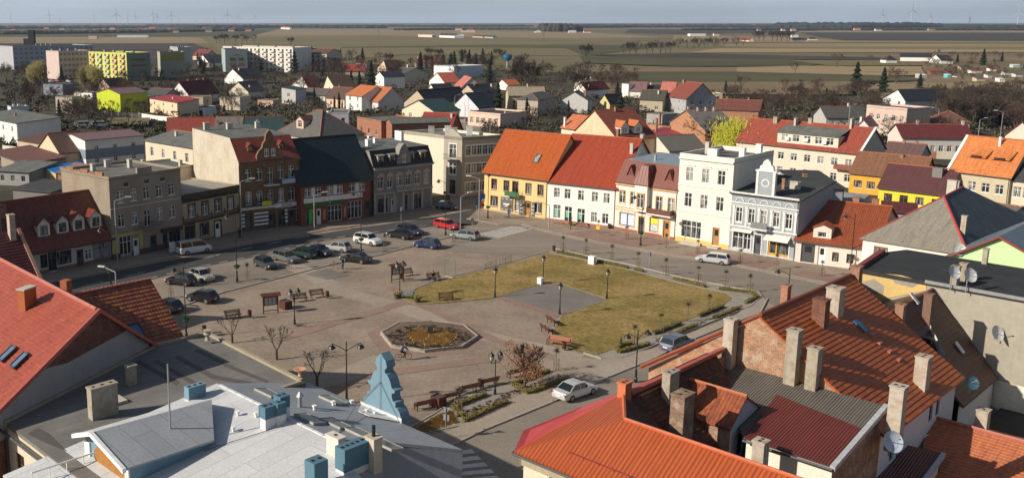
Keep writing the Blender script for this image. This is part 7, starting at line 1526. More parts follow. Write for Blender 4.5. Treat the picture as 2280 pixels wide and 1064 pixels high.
car('dark grey green hatchback, leftmost of the long parked row',(576,591),(608,602),'hatch',(.05,.06,.065))
car('grey estate car, second of the long parked row',(615,577),(660,589),'wagon',(.14,.15,.15))
car('dark green estate, third of the long parked row',(694,577),(652,569),'wagon',(.02,.05,.045))
car('dark navy saloon, fourth of the long parked row',(690,563),(732,573),'sedan',(.03,.035,.06))
car('pale silver hatchback, last of the long parked row',(774,563),(731,557),'hatch',(.45,.46,.46))
car('glossy black coupe beside the man in blue',(820,588),(764,581),'sedan',(.015,.013,.014))
car('white sports utility car in the middle of the lot',(796,540),(842,549),'suv',(.75,.75,.74))
car('black saloon behind the white sports utility car',(912,535),(870,527),'sedan',(.016,.017,.02))
car('dark blue estate next to the black saloon',(891,518),(936,526),'wagon',(.03,.04,.06))
car('bright navy blue hatchback alone right of the lot',(977,556),(925,549),'hatch',(.015,.035,.12))
car('bright red estate car near the zebra crossing',(972,505),(1018,514),'wagon',(.55,.02,.03))
car('silver green estate car in front of the zebra crossing',(1058,536),(1012,530),'wagon',(.26,.30,.31))
car('dark blue car in deep shade beside the cream corner house',(977,466),(1014,469),'hatch',(.02,.05,.10))
car('silver car parked far up the back street',(978,241),(992,236),'hatch',(.5,.51,.52))
car('white delivery van in the yard behind the white and blue house, left',(180,285),(203,284),'van',(.7,.72,.74),'van',name='white_van')
car('white delivery van in the yard behind the white and blue house, right',(212,285),(238,284),'van',(.72,.72,.72),'van',name='white_van')
for i,(x,y,c_) in enumerate(((112,184,(.6,.6,.6)),(126,183,(.5,.1,.15)),(150,184,(.6,.62,.65)),(2125,175,(.6,.62,.65)),(2136,176,(.3,.02,.04)),(2096,172,(.02,.03,.06)))):
    car(('distant whitish car before the pink block, left','distant red car before the pink block','distant whitish car before the pink block, right','distant white car at the allotments','distant dark red car at the allotments','distant dark car at the allotments')[i],(x,y),(x+7,y+.3),'hatch',c_)
# ---------------- lamps ----------------
IR=flat('lamp_iron',(.018,.018,.02),.45); LG=flat('lantern_glass',(.55,.56,.54),.15)
def post(b,h,r=.055):
    b.lathe([(.16,0),(.16,.12),(.12,.16),(.11,.55),(.08,.62),(.075,.95),(r,1.05),(r*.75,h)],n=8)
def lantern(par,x,y,z,s=1):
    b=MB(); c=(x,y,z); b.lathe([(.05*s,0),(.10*s,.04*s),(.1*s,.07*s)],c,6); b.lathe([(.26*s,.46*s),(.27*s,.5*s),(.12*s,.68*s),(.05*s,.72*s),(.03*s,.85*s),(0,.87*s)],c,6)
    for k in range(6): a=math.pi*k/3; b.tube((x+math.cos(a)*.12*s,y+math.sin(a)*.12*s,z+.06*s),(x+math.cos(a)*.24*s,y+math.sin(a)*.24*s,z+.47*s),.015*s,n=4)
    o=b.build('lantern',IR,par); g=MB(); g.lathe([(.10*s,.07*s),(.22*s,.455*s)],c,6); g.build('lantern_glass',LG,o); return o
def lamp1(label,px,h=3.6,z=.13):
    c=G(px[0],px[1],z); t=thing('park_lamp',label,'lamp',tuple(c)); b=MB(); post(b,h-.75); b.build('post',IR,t); lantern(t,0,0,h-.77,1.15); return t
lamp1('black park lamp at the left corner of the stage paving in the lawn',(1102,661)); lamp1('black park lamp beside the white box behind the stage paving',(1209,631)); lamp1('black park lamp at the near tip of the stage paving',(1246,699)); lamp1('black park lamp at the right corner of the stage paving',(1351,665))
def lamp2(label,px,rz,h=4.):
    c=G(px[0],px[1],.12); t=thing('double_lantern_lamp',label,'lamp',tuple(c),rz); b=MB(); post(b,h-.7); b.tube((-.45,0,h-1.0),(.45,0,h-1.0),.03,n=5); b.tube((-.45,0,h-1.),(-.45,0,h-.8),.03,n=5); b.tube((.45,0,h-1.),(.45,0,h-.8),.03,n=5); b.build('post',IR,t); lantern(t,-.45,0,h-.82,1.15); lantern(t,.45,0,h-.82,1.15); return t
lamp2('double lantern lamp by the notice board and benches, left in the square',(656,721),rad(20)); lamp2('double lantern lamp among the benches beside the brown leaved tree',(1102,878),rad(25)); lamp2('double lantern lamp in front of the second notice board',(890,660),rad(30),4.4)
def bell(par,x,y,z):
    b=MB(); b.lathe([(.03,.3),(.06,.22),(.1,.15),(.24,.05),(.34,-.1),(.34,-.14),(0,-.14)],(x,y,z),10); o=b.build('bell_shade',IR,par); g=MB(); g.lathe([(.2,-.14),(.14,-.3),(0,-.34)],(x,y,z),8); g.build('bulb_glass',LG,o)
def arm(b,x0,z0,x1,z1,n=8):
    pts=[]
    for i in range(n+1):
        a=math.pi/2*i/n; pts.append((x0+(x1-x0)*math.sin(a)**1.3*(1),0,z0+(z1-z0)*math.sin(a) if i<n*2 else z1))
    pts.append((x1,0,z1-.15))
    for p,q in zip(pts,pts[1:]): b.tube(p,q,.035,n=5)
def shep(label,c,h,rz,both=False,basket=False,reach=1.1,group=None):
    t=thing('curved_arm_lamp',label,'lamp',tuple(c),rz,group); b=MB(); b.lathe([(.17,0),(.17,.5),(.11,.6),(.10,1.4),(.06,1.5),(.045,h)],n=8); arm(b,0,h-.9,reach,h-.15)
    if both: arm(b,0,h-.9,-reach,h-.15)
    b.build('post',IR,t); bell(t,reach,0,h-.45)
    if both: bell(t,-reach,0,h-.45)
    if basket:
        b=MB(); b.lathe([(.0,1.75),(.25,1.8),(.38,2.02),(0,2.02)],n=8); bo=b.build('flower_basket',DGR,t); b=MB(); R=random.Random(3)
        for i in range(90):
            a=R.uniform(0,6.28); r=R.uniform(.05,.45); p=Vector((math.cos(a)*r,math.sin(a)*r,2.0+R.uniform(0,.22)-(r-.3)*.4*(r>.3))); u=Vector((R.uniform(-1,1),R.uniform(-1,1),R.uniform(-.3,1))).normalized()*.09; v=u.orthogonal().normalized()*.07; b.poly([p-u,p+v,p+u,p-v],[(0,0)]*4)
        b.build('greenery',flat('basket_green',(.03,.16,.035),.7),bo)
    return t
shep('tall double curved arm lamp rising behind the white roof',G(772,900),5.8,rad(4),True,reach=1.25)
shep('double curved arm lamp on the street in front of the big brick gable',G(1415,853),5.2,rad(25),True,reach=1.2)
shep('curved arm lamp standing behind the street slope of the big red roof',G(1752,690),5.,rad(165),False,reach=1.3)
for lb,px,rz in (('tall curved arm lamp with green flower basket beside the silver beige compact',(528,627),165),('tall curved arm lamp with green flower basket by the white sports utility car',(804,563),165),('tall curved arm lamp with green flower basket in front of the red car',(992,523),170),('tall curved arm lamp with green flower basket before the yellow house',(1086,487),80),('tall curved arm lamp with green flower basket before the ornate cream house',(1426,548),160),('tall curved arm lamp with green flower basket before the pink house',(1893,602),160),('tall curved arm lamp near the black car, lower left of the lot',(415,752),165),('tall curved arm lamp before the red roofed shop',(247,640),160)):
    shep(lb,G(*px,.1),9.0 if px[0]>500 and px[0]<1000 else 7.8,rad(rz),False,True,1.2)
GP=flat('galvanised',(.42,.43,.43),.4,.4)
def street(label,px,h,rz,z=.1,base=None):
    c=G(px[0],px[1],z) if base is None else base; t=thing('street_lamp',label,'street lamp',tuple(c),rz); b=MB(); b.tube((0,0,0),(0,0,h-.5),.09,.07,n=8); b.tube((0,0,h-.5),(1.6,0,h),.055,.05,n=6); b.build('post',GP,t); b=MB(); b.box(1.4,-.13,h-.05,2.3,.13,h+.1); b.build('lamp_head',flat('lamp_head',(.6,.6,.58),.4),t); return t
street('galvanised street lamp next to the blue and red road signs',(1066,492),7.6,rad(165)); street('galvanised street lamp beside the silver green estate car',(1025,518),6.3,rad(35)); street('galvanised street lamp rising behind the ridge of the glazed maroon roof',(262,700),5.5,rad(160)); street('slim street lamp against the yellow and white house joint',(1222,510),4.4,rad(170))
street('galvanised street lamp before the grey tenement',(262,584),9.2,rad(10)); street('galvanised street lamp before the brown brick tenement',(538,524),9.,rad(10)); street('galvanised street lamp by the bank roof edge',(700,512),0.1+6.,rad(15))
for i,(x,y,h) in enumerate(((1090,345,9),(1887,300,9),(2224,330,10),(2175,330,8),(2085,300,8),(1012,262,8),(1035,300,9),(845,215,8))):
    street(('back street lamp behind the joined orange roofs','distant street lamp left of the crenellated house','distant street lamp at the dark wood, right','distant street lamp left of the dark wood','distant street lamp behind the crenellated house','distant street lamp by the navy roofed pair','street lamp by the pink house','distant street lamp by the narrow white gable')[i],(x,y),h,rad((20,10,170,10,165,15,100,20)[i]))
# ---------------- benches, bins, boards ----------------
SL=flat('bench_wood',(.115,.04,.026),.5); SLg=flat('bench_weathered',(.14,.17,.17),.7)
def mkbench(m,sl,label,name='park_bench',L_=1.9):
    t=thing(name,label,'bench')
    b=MB()
    for i in range(4): b.box(-L_/2,-.25+i*.13,.43,L_/2,-.15+i*.13,.47)
    b.build('seat',m,t); b=MB(); M=Matrix.Translation((0,.28,.45))@Matrix.Rotation(rad(-15),4,'X')
    for i in range(3): b.box(-L_/2,0,.12+i*.14,L_/2,.035,.22+i*.14,M)
    b.build('backrest',m,t)
    for x in (-L_/2+.2,L_/2-.2):
        b=MB(); b.box(x-.03,-.27,0,x+.03,-.2,.43); b.box(x-.03,.2,0,x+.03,.27,.43); b.box(x-.03,-.27,.38,x+.03,.3,.43); b.box(x-.03,.26,.4,x+.03,.3,.9,Matrix.Identity(4)); b.box(x-.03,-.27,.6,x+.03,.28,.64); b.box(x-.03,-.27,.43,x+.03,-.23,.6); b.build('leg',sl,t)
    return t
bench0=None
BL=[(519,709,25,'bench left of the first bin behind the round pollards'),(668,671,25,'bench nearest the double lantern lamp by the left notice board'),(706,662,25,'bench right of the two left of the round bin'),(905,614,22,'bench right behind the second notice board'),(966,624,22,'bench on which the person in black sits'),(993,669,3,'bench alone on the left lawn edge'),
(1218,741,110,'nearer of two benches facing the paved strip left of the lawn'),(1231,722,110,'farther of two benches facing the paved strip left of the lawn'),(943,909,208,'bench at the left end of the near row, left of the planter'),(1003,891,208,'bench right of the square planter in the near row'),(1041,873,208,'bench left of the round red bin in the near row'),(1088,858,208,'bench behind the near double lantern lamp'),(1147,838,208,'bench under the brown leaved tree')]
for x,y,rz,lb in BL:
    c=G(x,y,.1)
    if bench0 is None: bench0=mkbench(SL,IR,lb); bench0.location=c; bench0.rotation_euler=(0,0,rad(rz)); bench0['group']='wooden park benches'
    else: copytree(bench0,c,rad(rz),lb)
t=mkbench(SLg,IR,'weathered grey blue bench between two yellow flower tubs'); t.location=G(906,665,.1); t.rotation_euler=(0,0,rad(-12))
t=mkbench(flat('bench_salmon',(.36,.12,.08),.6),IR,'longer salmon red bench at the lower left lawn corner',L_=2.7); t.location=G(1243,770,.1); t.rotation_euler=(0,0,rad(-32))
def mkbin(label):
    t=thing('litter_bin',label,'bin',group='round red litter bins'); b=MB()
    for k in range(14):
        a=2*math.pi*k/14; M=Matrix.Rotation(a,4,'Z'); b.box(.2,-.036,.18,.23,.036,.85,M)
    b.build('slats',SL,t); b=MB(); b.lathe([(0,.2),(.19,.2),(.19,.8),(.0,.8)],n=12); b.tube((0,.0,0),(0,0,.2),.05,n=6); b.lathe([(.24,.84),(.24,.88),(.19,.88)],n=12); b.build('liner',IR,t); return t
bin0=None
for x,y,lb in ((556,707,'red bin right of the leftmost bench'),(729,664,'red bin right of the pair of benches'),(1069,864,'red bin between two benches of the near row'),(1256,779,'red bin at the end of the salmon bench'),(1233,560,'red bin at the far tip of the lawn'),(893,622,'red bin under the second notice board'),(1270,503,'dark red bin on the right pavement'),(455,742,'dark bin beside the black pole, far left'),(1356,510,'red bin by the downpipe of the white house')):
    c=G(x,y,.12)
    if bin0 is None: bin0=mkbin(lb); bin0.location=c
    else: copytree(bin0,c,0,lb)
def leafblob(b,R,cx,cy,cz,rx,ry,rz_,n,s,up=.3):
    for i in range(n):
        v=Vector((R.gauss(0,1),R.gauss(0,1),R.gauss(0,1))).normalized()*R.uniform(.55,1)**.6
        p=Vector((cx+v.x*rx,cy+v.y*ry,cz+v.z*rz_)); u=Vector((R.uniform(-1,1),R.uniform(-1,1),R.uniform(-up,1))).normalized()*s*R.uniform(.6,1.3); w=u.orthogonal().normalized()*s*.6
        b.poly([p-u,p+w,p+u,p-w],[(0,0)]*4)
YF=flat('yellow_flowers',(.5,.36,.02),.7); LF=flat('leaf_green',(.045,.075,.02),.8)
for i,(x,y) in enumerate(((884,664),(929,673))):
    t=thing('flower_tub',('left','right')[i]+' tub of yellow flowers beside the grey blue bench','flower tub',tuple(G(x,y,.1))); b=MB(); b.lathe([(.3,0),(.42,.5),(.38,.5),(.34,.45),(0,.45)],n=12); b.build('tub',DGR,t); b=MB(); R=random.Random(i); leafblob(b,R,0,0,.6,.42,.42,.25,160,.06); b.build('leaves',LF,t); b=MB(); leafblob(b,R,0,0,.68,.42,.42,.22,110,.06); b.build('flowers',YF,t)
for lb,x,y,s in (('big square slatted red brown box beside the left notice board',636,686,.55),('slatted red planter box between the left two near benches',976,903,.5)):
    t=thing('slatted_planter',lb,'planter',tuple(G(x,y,.1)),rad(45)); b=MB(); b.box(-s+.04,-s+.04,.05,s-.04,s-.04,.85)
    b.build('liner',DGR,t); b=MB()
    for f in range(4):
        M=Matrix.Rotation(f*math.pi/2,4,'Z')
        for k in range(6): b.box(-s+k*s/3,-s-.01,.02,-s+(k+.82)*s/3,-s+.035,.95,M)
    b.build('slats',SL,t)
def board(label,px,rz,roof=True,w=1.7):
    t=thing('notice_board',label,'notice board',tuple(G(px[0],px[1],.1)),rz); 
    for x in (-w/2,w/2):
        b=MB(); b.box(x-.06,-.06,0,x+.06,.06,2.15); b.build('post',SL,t)
    b=MB(); b.box(-w/2+.061,-.05,.95,w/2-.061,.05,2.0); f=b.build('frame',SL,t); b=MB(); b.box(-w/2+.15,-.07,1.03,w/2-.15,-.051,1.92); s=b.build('panel',flat('board_grey',(.22,.22,.21),.4),f)
    b=MB(); R=random.Random(2)
    for i in range(6): x=-w/2+.2+(i%3)*.44; z=1.1+(i//3)*.4; b.box(x,-.08,z,x+.3,-.0701,z+.34)
    b.build('papers',flat('paper',(.45,.45,.42),.8),s)
    b=MB(); b.slab([(-w/2-.3,-.45,2.15),(w/2+.3,-.45,2.15),(w/2+.3,0,2.45),(-w/2-.3,0,2.45)],.05); b.slab([(-w/2-.3,0,2.45),(w/2+.3,0,2.45),(w/2+.3,.45,2.15),(-w/2-.3,.45,2.15)],.05); b.build('roof',SL,t); b=MB(); b.box(-w/2,-.03,.3,w/2,.03,.38); b.build('rail',SL,t)
    return t
board('wooden roofed notice board left of the slatted box',(603,697),rad(20)); board('wooden notice board behind the double lantern at the upper square',(885,627),rad(25))
# green goal-like frame
p,q=G(990,615,.1),G(1013,619,.1); t=thing('goal_posts','thin green painted metal goal frame on the left tip of the lawn','frame',tuple(p)); q=q-p; b=MB(); b.tube((0,0,0),(0,0,2.4),.05,n=6); b.tube(q,q+Vector((0,0,2.2)),.05,n=6); b.tube((0,0,2.4),q+Vector((0,0,2.2)),.05,n=6); b.build('bars',flat('frame_green',(.08,.25,.12),.5),t); b=MB(); b.slab([(q.x*.0,-.3,.05),(q.x,q.y-.3,.05),(q.x,q.y+.3,.05),(0,.3,.05)],.05); b.build('base',CON,t)
for i,(a,c) in enumerate((((1080,601),(1106,592)),((1112,590),(1138,584)))):
    p,q=G(*a,.1),G(*c,.1); t=thing('bicycle_rack',('left','right')[i]+' black metal railing at the upper lawn edge','railing',tuple(p)); q=q-p; b=MB(); u=Vector((0,0,1))
    for z in (.25,.6,.9): b.tube(u*z,q+u*z,.02,n=4)
    for k in range(9): b.tube(q*k/8,q*k/8+u*(.95 if k%4==0 else .9),.025 if k%4==0 else .012,n=4)
    b.build('bars',IR,t)
for lb,x,y,sx,sy,sz in (('white cubic cabinet at the upper right lawn edge',1318,588,.45,.35,1.1),('small white box beside the far park lamp',1203,632,.3,.3,.8)):
    t=thing('white_cabinet',lb,'cabinet',tuple(G(x,y,.1)),rad(-43)); b=MB(); b.box(-sx,-sy,0,sx,sy,sz); b.build('body',WHT,t); b=MB(); b.box(-sx-.04,-sy-.04,sz+.001,sx+.04,sy+.04,sz+.05); b.build('lid',WHT,t)
# road signs
def sign(label,px,h,plates,rz=0,z=.1,name='road_sign'):
    t=thing(name,label,'road sign',tuple(G(px[0],px[1],z)),rz); b=MB(); b.tube((0,0,0),(0,0,h),.035,n=6); b.build('post',GP,t)
    for kind,zc,cols in plates:
        r=.32
        for k,(c_,f) in enumerate(cols):
            b=MB(); y0=-.05-.012*k
            if kind=='o': b.tube((0,y0,zc),(0,y0-.011,zc),r*f,n=18)
            elif kind=='s': b.box(-r*f,y0-.011,zc-r*f,r*f,y0,zc+r*f)
            elif kind=='d': b.box(-r*f,y0-.011,-r*f,r*f,y0,r*f,Matrix.Translation((0,0,zc))@Matrix.Rotation(math.pi/4,4,'Y'))
            elif kind=='b': b.box(-.22*f,y0-.011,zc-.04,.22*f,y0,zc+.04)
            elif kind=='t': b.poly([(-r*f,y0-.01,zc+r*f*.8),(0,y0-.01,zc-r*f),(r*f,y0-.01,zc+r*f*.8)]); b.poly([(-r*f,y0,zc+r*f*.8),(r*f,y0,zc+r*f*.8),(0,y0,zc-r*f)])
            b.build('plate',flat('sign_'+c_,{'w':(.72,.72,.7),'r':(.45,.02,.02),'b':(.02,.12,.4),'y':(.65,.42,.02),'g':(.25,.26,.27)}[c_],.4),t)
    return t
sign('blue, white and red stacked round signs at the corner before the yellow house',(1074,490),4.4,[('s',4.1,[('b',1.3)]),('o',3.4,[('r',1.),('w',.72)]),('o',2.6,[('r',1.),('r',.9)])],rad(15))
sign('blue square sign beside the galvanised lamp at the corner',(1061,486),2.9,[('s',2.6,[('b',1.)]),],rad(15)); sign('yellow diamond sign beside the person in blue',(1134,488),2.5,[('d',2.2,[('y',1.),])],rad(20))
sign('no entry sign in shade by the cream corner house',(990,462),3.,[('o',2.7,[('r',1.),]),('b',2.7,[('w',1.)])],rad(10)); sign('no entry sign far up the back street',(1003,258),2.8,[('o',2.5,[('r',1.3),]),('b',2.5,[('w',1.3)])])
sign('tall narrow white and blue sign behind the black saloon',(893,503),3.2,[('s',2.9,[('w',.8),('r',.3)]),('o',2.2,[('b',.7)])],rad(50)); sign('give way sign with square plates seen from behind, by the near flower bed',(992,975),2.6,[('t',2.35,[('g',1.)]),('s',1.75,[('g',.8)])],rad(150),.2)
sign('grey back of a round sign on the street bend right of the lawn',(1445,600),2.4,[('o',2.1,[('g',1.)])],rad(170)); sign('small grey sign behind the silver green estate car',(1051,515),2.2,[('s',1.9,[('g',.8)])],rad(20)); sign('yellow square notice beside the white house steps',(1331,526),1.7,[('s',1.4,[('y',1.)])],rad(-40),.2)
# ---------------- people ----------------
SK=flat('skin',(.42,.25,.18),.6)
def skin_body(name,pts,edges,radii,m,par,sub=1):
    me=bpy.data.meshes.new(name); me.from_pydata([Vector(p) for p in pts],edges,[]); tmp=bpy.data.objects.new('tmp',me); COL.objects.link(tmp)
    md=tmp.modifiers.new('s','SKIN'); sv_=me.skin_vertices[0].data
    for i,r in enumerate(radii): sv_[i].radius=(r,r) if not isinstance(r,tuple) else r
    sv_[0].use_root=True; ms=tmp.modifiers.new('u','SUBSURF'); ms.levels=sub
    dg=bpy.context.evaluated_depsgraph_get(); out=bpy.data.meshes.new_from_object(tmp.evaluated_get(dg)); bpy.data.objects.remove(tmp)
    for mm in (m if isinstance(m,list) else [m]): out.materials.append(mm)
    return link(name,out,par),out
def person(label,c,rz,pose,top,bot,hair=(.06,.04,.03),hat=None):
    """one continuous body; clothing colours by height on the same surface"""
    t=thing('person',label,'person',tuple(c),rz)
    P={'stand':dict(hip=(0,0,.92),sh=(0,0,1.42),nk=(0,0,1.5),hd=(0,-.02,1.62),kl=(-.1,-.02,.5),al=(-.11,0,.07),tl=(-.12,-.14,.03),kr=(.1,-.02,.5),ar=(.11,.02,.07),tr=(.12,-.12,.03),el=(-.25,0,1.15),wl=(-.25,-.12,.92),er=(.25,0,1.15),wr=(.24,-.12,.9)),
       'walk':dict(hip=(0,0,.92),sh=(0,-.04,1.42),nk=(0,-.05,1.5),hd=(0,-.08,1.62),kl=(-.1,-.2,.52),al=(-.1,-.26,.1),tl=(-.1,-.42,.08),kr=(.1,.08,.5),ar=(.1,.32,.14),tr=(.1,.24,.04),el=(-.24,.08,1.16),wl=(-.22,-.02,.95),er=(.24,-.12,1.16),wr=(.22,-.3,1.0)),
       'sit':dict(hip=(0,.05,.52),sh=(0,.12,1.02),nk=(0,.1,1.1),hd=(0,.06,1.24),kl=(-.12,-.4,.52),al=(-.12,-.42,.1),tl=(-.12,-.56,.05),kr=(.12,-.4,.52),ar=(.12,-.38,.1),tr=(.12,-.52,.05),el=(-.26,.0,.78),wl=(-.14,-.26,.66),er=(.26,0,.78),wr=(.14,-.26,.66)),
       'ride':dict(hip=(0,.22,.98),sh=(0,-.08,1.42),nk=(0,-.12,1.5),hd=(0,-.2,1.62),kl=(-.1,-.2,.8),al=(-.12,-.12,.36),tl=(-.12,-.26,.32),kr=(.1,-.22,.62),ar=(.12,.0,.2),tr=(.12,-.14,.16),el=(-.26,-.3,1.2),wl=(-.24,-.52,1.05),er=(.26,-.3,1.2),wr=(.24,-.52,1.05))}[pose]
    V=lambda k: Vector(P[k]); hip,sh=V('hip'),V('sh'); md=(hip+sh)/2
    pts=[hip,md,sh,V('nk')+Vector((0,0,.02)),V('hd')-Vector((0,0,.02)),V('hd')+Vector((0,0,.1)),hip+Vector((-.1,0,-.05)),V('kl'),V('al'),V('tl'),hip+Vector((.1,0,-.05)),V('kr'),V('ar'),V('tr'),sh+Vector((-.19,0,-.03)),V('el'),V('wl'),sh+Vector((.19,0,-.03)),V('er'),V('wr')]
    ed=[(0,1),(1,2),(2,3),(3,4),(4,5),(0,6),(6,7),(7,8),(8,9),(0,10),(10,11),(11,12),(12,13),(2,14),(14,15),(15,16),(2,17),(17,18),(18,19)]
    ra=[(.15,.12),(.15,.12),(.16,.11),.055,.095,.09,.1,.075,.05,.04,.1,.075,.05,.04,.075,.055,.04,.075,.055,.04]
    mt,mb=flat('cloth_%s'%(top,),top,.85),flat('cloth_%s'%(bot,),bot,.85)
    mt.name='top_cloth'; mb.name='trouser_cloth'
    o,me=skin_body('body',pts,ed,ra,[mt,mb,SK],t)
    hz=hip.z-.02
    for p in me.polygons:
        c_=p.center; 
        if c_.z>V('nk').z+.0 and abs(c_.x)<.12: p.material_index=2
        elif c_.z<hz+.02 and not(abs(c_.x)>.17 and c_.z>.6): p.material_index=1
        for k in ('wl','wr'):
            if (c_-V(k)).length<.07: p.material_index=2
    h=MB(); hd=V('hd'); h.lathe([(.105,.02),(.115,.07),(.10,.13),(.05,.175),(0,.185)],hd+Vector((0,.015,-.01)),10); h.build('hair',flat('hair',hair,.8) if not hat else hat,t)
    for k,e in (('wl','el'),('wr','er')):
        w_=V(k); d=(w_-V(e)).normalized(); s=-1 if k=='wl' else 1
        for f in range(4):
            off=Vector((0,(f-1.5)*.02,0)) if abs(d.z)>.6 else Vector(((f-1.5)*.02,0,0)); ln=(.8,1.,.95,.75)[f]
            b=MB(); b.tube(w_+off,w_+off+d*(.05*ln)+Vector((0,0,-.01)),.009,n=4); b.tube(w_+off+d*.05*ln,w_+off+d*.08*ln+Vector((0,-.01,-.025)),.008,n=4); b.build('finger',SK,o)
        b=MB(); b.tube(w_,w_+d*.03+Vector((-s*.03,-.02,0)),.01,n=4); b.build('thumb',SK,o)
    return t
person('person in bright blue jacket standing before the yellow house',G(1133,486,.2),rad(20),'walk',(.03,.08,.35),(.02,.03,.08)); person('person in blue overalls standing by the glossy black coupe',G(763,600,.1),rad(60),'stand',(.03,.07,.18),(.03,.06,.15)); person('person in black sitting on a bench by the lawn',G(965,626,.1),rad(22),'sit',(.02,.02,.022),(.03,.03,.035)); person('person in dark clothes standing by the beige house front',G(534,531,.2),rad(10),'stand',(.02,.018,.018),(.015,.015,.02))
# bicycles
def bicycle(label,c,rz):
    t=thing('bicycle',label,'bicycle',tuple(c),rz)
    for y in (-.52,.52):
        b=MB(); n=18; r=.34
        for k in range(n): a0,a1=2*math.pi*k/n,2*math.pi*(k+1)/n; b.tube((0,y+math.cos(a0)*r,r+math.sin(a0)*r),(0,y+math.cos(a1)*r,r+math.sin(a1)*r),.022,n=5,cap=False)
        o=b.build('wheel',TY,t); b=MB()
        for k in range(8): a=math.pi*k/8; b.tube((0,y-math.cos(a)*r,r-math.sin(a)*r),(0,y+math.cos(a)*r,r+math.sin(a)*r),.003,n=3,cap=False)
        b.build('spokes',GRY,o)
    b=MB(); s,h_,bb,rw,fw=(0,.22,.86),(0,-.38,.9),(0,.1,.3),(0,.52,.34),(0,-.52,.34)
    for p,q in ((s,bb),(s,rw),(bb,rw),(bb,h_),(s,(0,-.36,.8)),(h_,fw)): b.tube(p,q,.018,n=5)
    b.build('frame',IR,t); b=MB(); b.tube(h_,(0,-.4,1.02),.015,n=5); b.tube((-.26,-.36,1.04),(.26,-.36,1.04),.014,n=5); b.build('handlebar',GRY,t); b=MB(); b.box(-.08,.12,.9,.08,.36,.95); b.build('saddle',IR,t); return t
d_=G(912,797)-G(882,800); rzb=ang(d_)+math.pi/2; c=G(898,801,.12)
bicycle('bicycle ridden past the octagonal flower bed',c,rzb); person('cyclist in dark navy jacket riding past the octagonal flower bed',c,rzb,'ride',(.02,.02,.06),(.015,.015,.018),hair=(.35,.28,.18))
bicycle('bicycle leaning beside the person in blue overalls',G(747,598,.12),rad(100))
# terracotta bowl on a roof corner and small items
t=thing('terracotta_bowl','pale terracotta bowl planter standing at the corner of the flat grey roof','planter',tuple(G(668,836,9.25))); b=MB(); b.lathe([(.16,0),(.1,.12),(.14,.3),(.42,.42),(.46,.5),(.38,.5),(0,.42)],n=14); b.build('bowl',flat('terracotta',(.55,.3,.18),.8),t)
t=thing('stone_urn','weathered stone urn at the far corner of the flat grey roof','urn',tuple(G(462,757,9.25))); b=MB(); b.lathe([(.22,0),(.14,.15),(.12,.3),(.3,.5),(.22,.62),(.34,.8),(0,.8)],n=12); b.build('bowl',chimp,t)
# sapling guards etc.
# ---------------- trees and plants ----------------
BARK=plaster((.10,.085,.065),.4,2.); TW=flat('bare_twigs',(.085,.068,.052),.9); TWr=flat('reddish_twigs',(.12,.075,.06),.9); TWg=flat('greenish_twigs',(.13,.115,.05),.9); NDL=flat('needles',(.018,.032,.016),.9); NDL2=flat('needles_blue',(.016,.028,.022),.9); WIL=flat('willow_leaves',(.42,.41,.035),.8); WIL2=flat('willow_dull',(.20,.17,.05),.8); OAK=flat('dry_brown_leaves',(.24,.115,.055),.8); CYP=flat('cypress_green',(.05,.055,.02),.9)
def grow(R,b,p,d,L_,r,depth,tw,spread=.55,nch=(3,4),up=.12,taper=.62,twn=5):
    """recursive limbs; thick ones go to b, the last level to tw"""
    if depth==0:
        for k in range(twn):
            dd=(d+Vector((R.gauss(0,1),R.gauss(0,1),R.gauss(0,1)+.2))*spread).normalized(); q=p+dd*L_*R.uniform(.5,1.1); n=dd.orthogonal().normalized()*r*1.2; m=dd.cross(n).normalized()*r*1.2
            tw.poly([p-n,p+n,q],[(0,0)]*3); tw.poly([p-m,p+m,q],[(0,0)]*3)
        return
    q=p+d*L_; b.tube(p,q,r,r*taper,n=5 if depth>2 else 3,cap=False)
    for k in range(R.randint(*nch)):
        dd=(d+Vector((R.gauss(0,1),R.gauss(0,1),R.gauss(0,.7)))*spread+Vector((0,0,up))).normalized()
        s=p+d*L_*R.uniform(.55,1); grow(R,b,s if k else q,dd,L_*R.uniform(.6,.85),r*taper,depth-1,tw,spread,nch,up,taper,twn)
def bare(seed,h,depth=4,spread=.5,mat=TW,crad=.01,trunk=.28,twn=5,nch=(3,4),up=.15,rf=1.,kn='bare_tree'):
    R=random.Random(seed); b=MB(); tw=MB(); tr=MB(); th=h*trunk
    tr.tube((0,0,0),(0,0,th),h*.022+.03,h*.018+.02,n=7)
    for k in range(4):
        d=Vector((math.cos(k*1.6+R.random())*.6,math.sin(k*1.6+R.random())*.6,1)).normalized(); grow(R,b,Vector((0,0,th*R.uniform(.8,1))),d,h*.24,(h*.013+.015)*rf,depth,tw,spread,nch,up,.6,twn)
    # limbs join the crown mesh
    me=MB(); me.v=b.v+tw.v; n=len(b.v); me.f=b.f+[tuple(i+n for i in f) for f in tw.f]; me.u=b.u+tw.u; me.m=b.m+tw.m
    zs=max(v.z for v in me.v); s=h/zs
    for L2 in (me,tr):
        for v in L2.v: v*=s
    t=thing(kn,'x','tree'); tr.build('trunk',BARK,t); me.build('crown',mat,t); return t
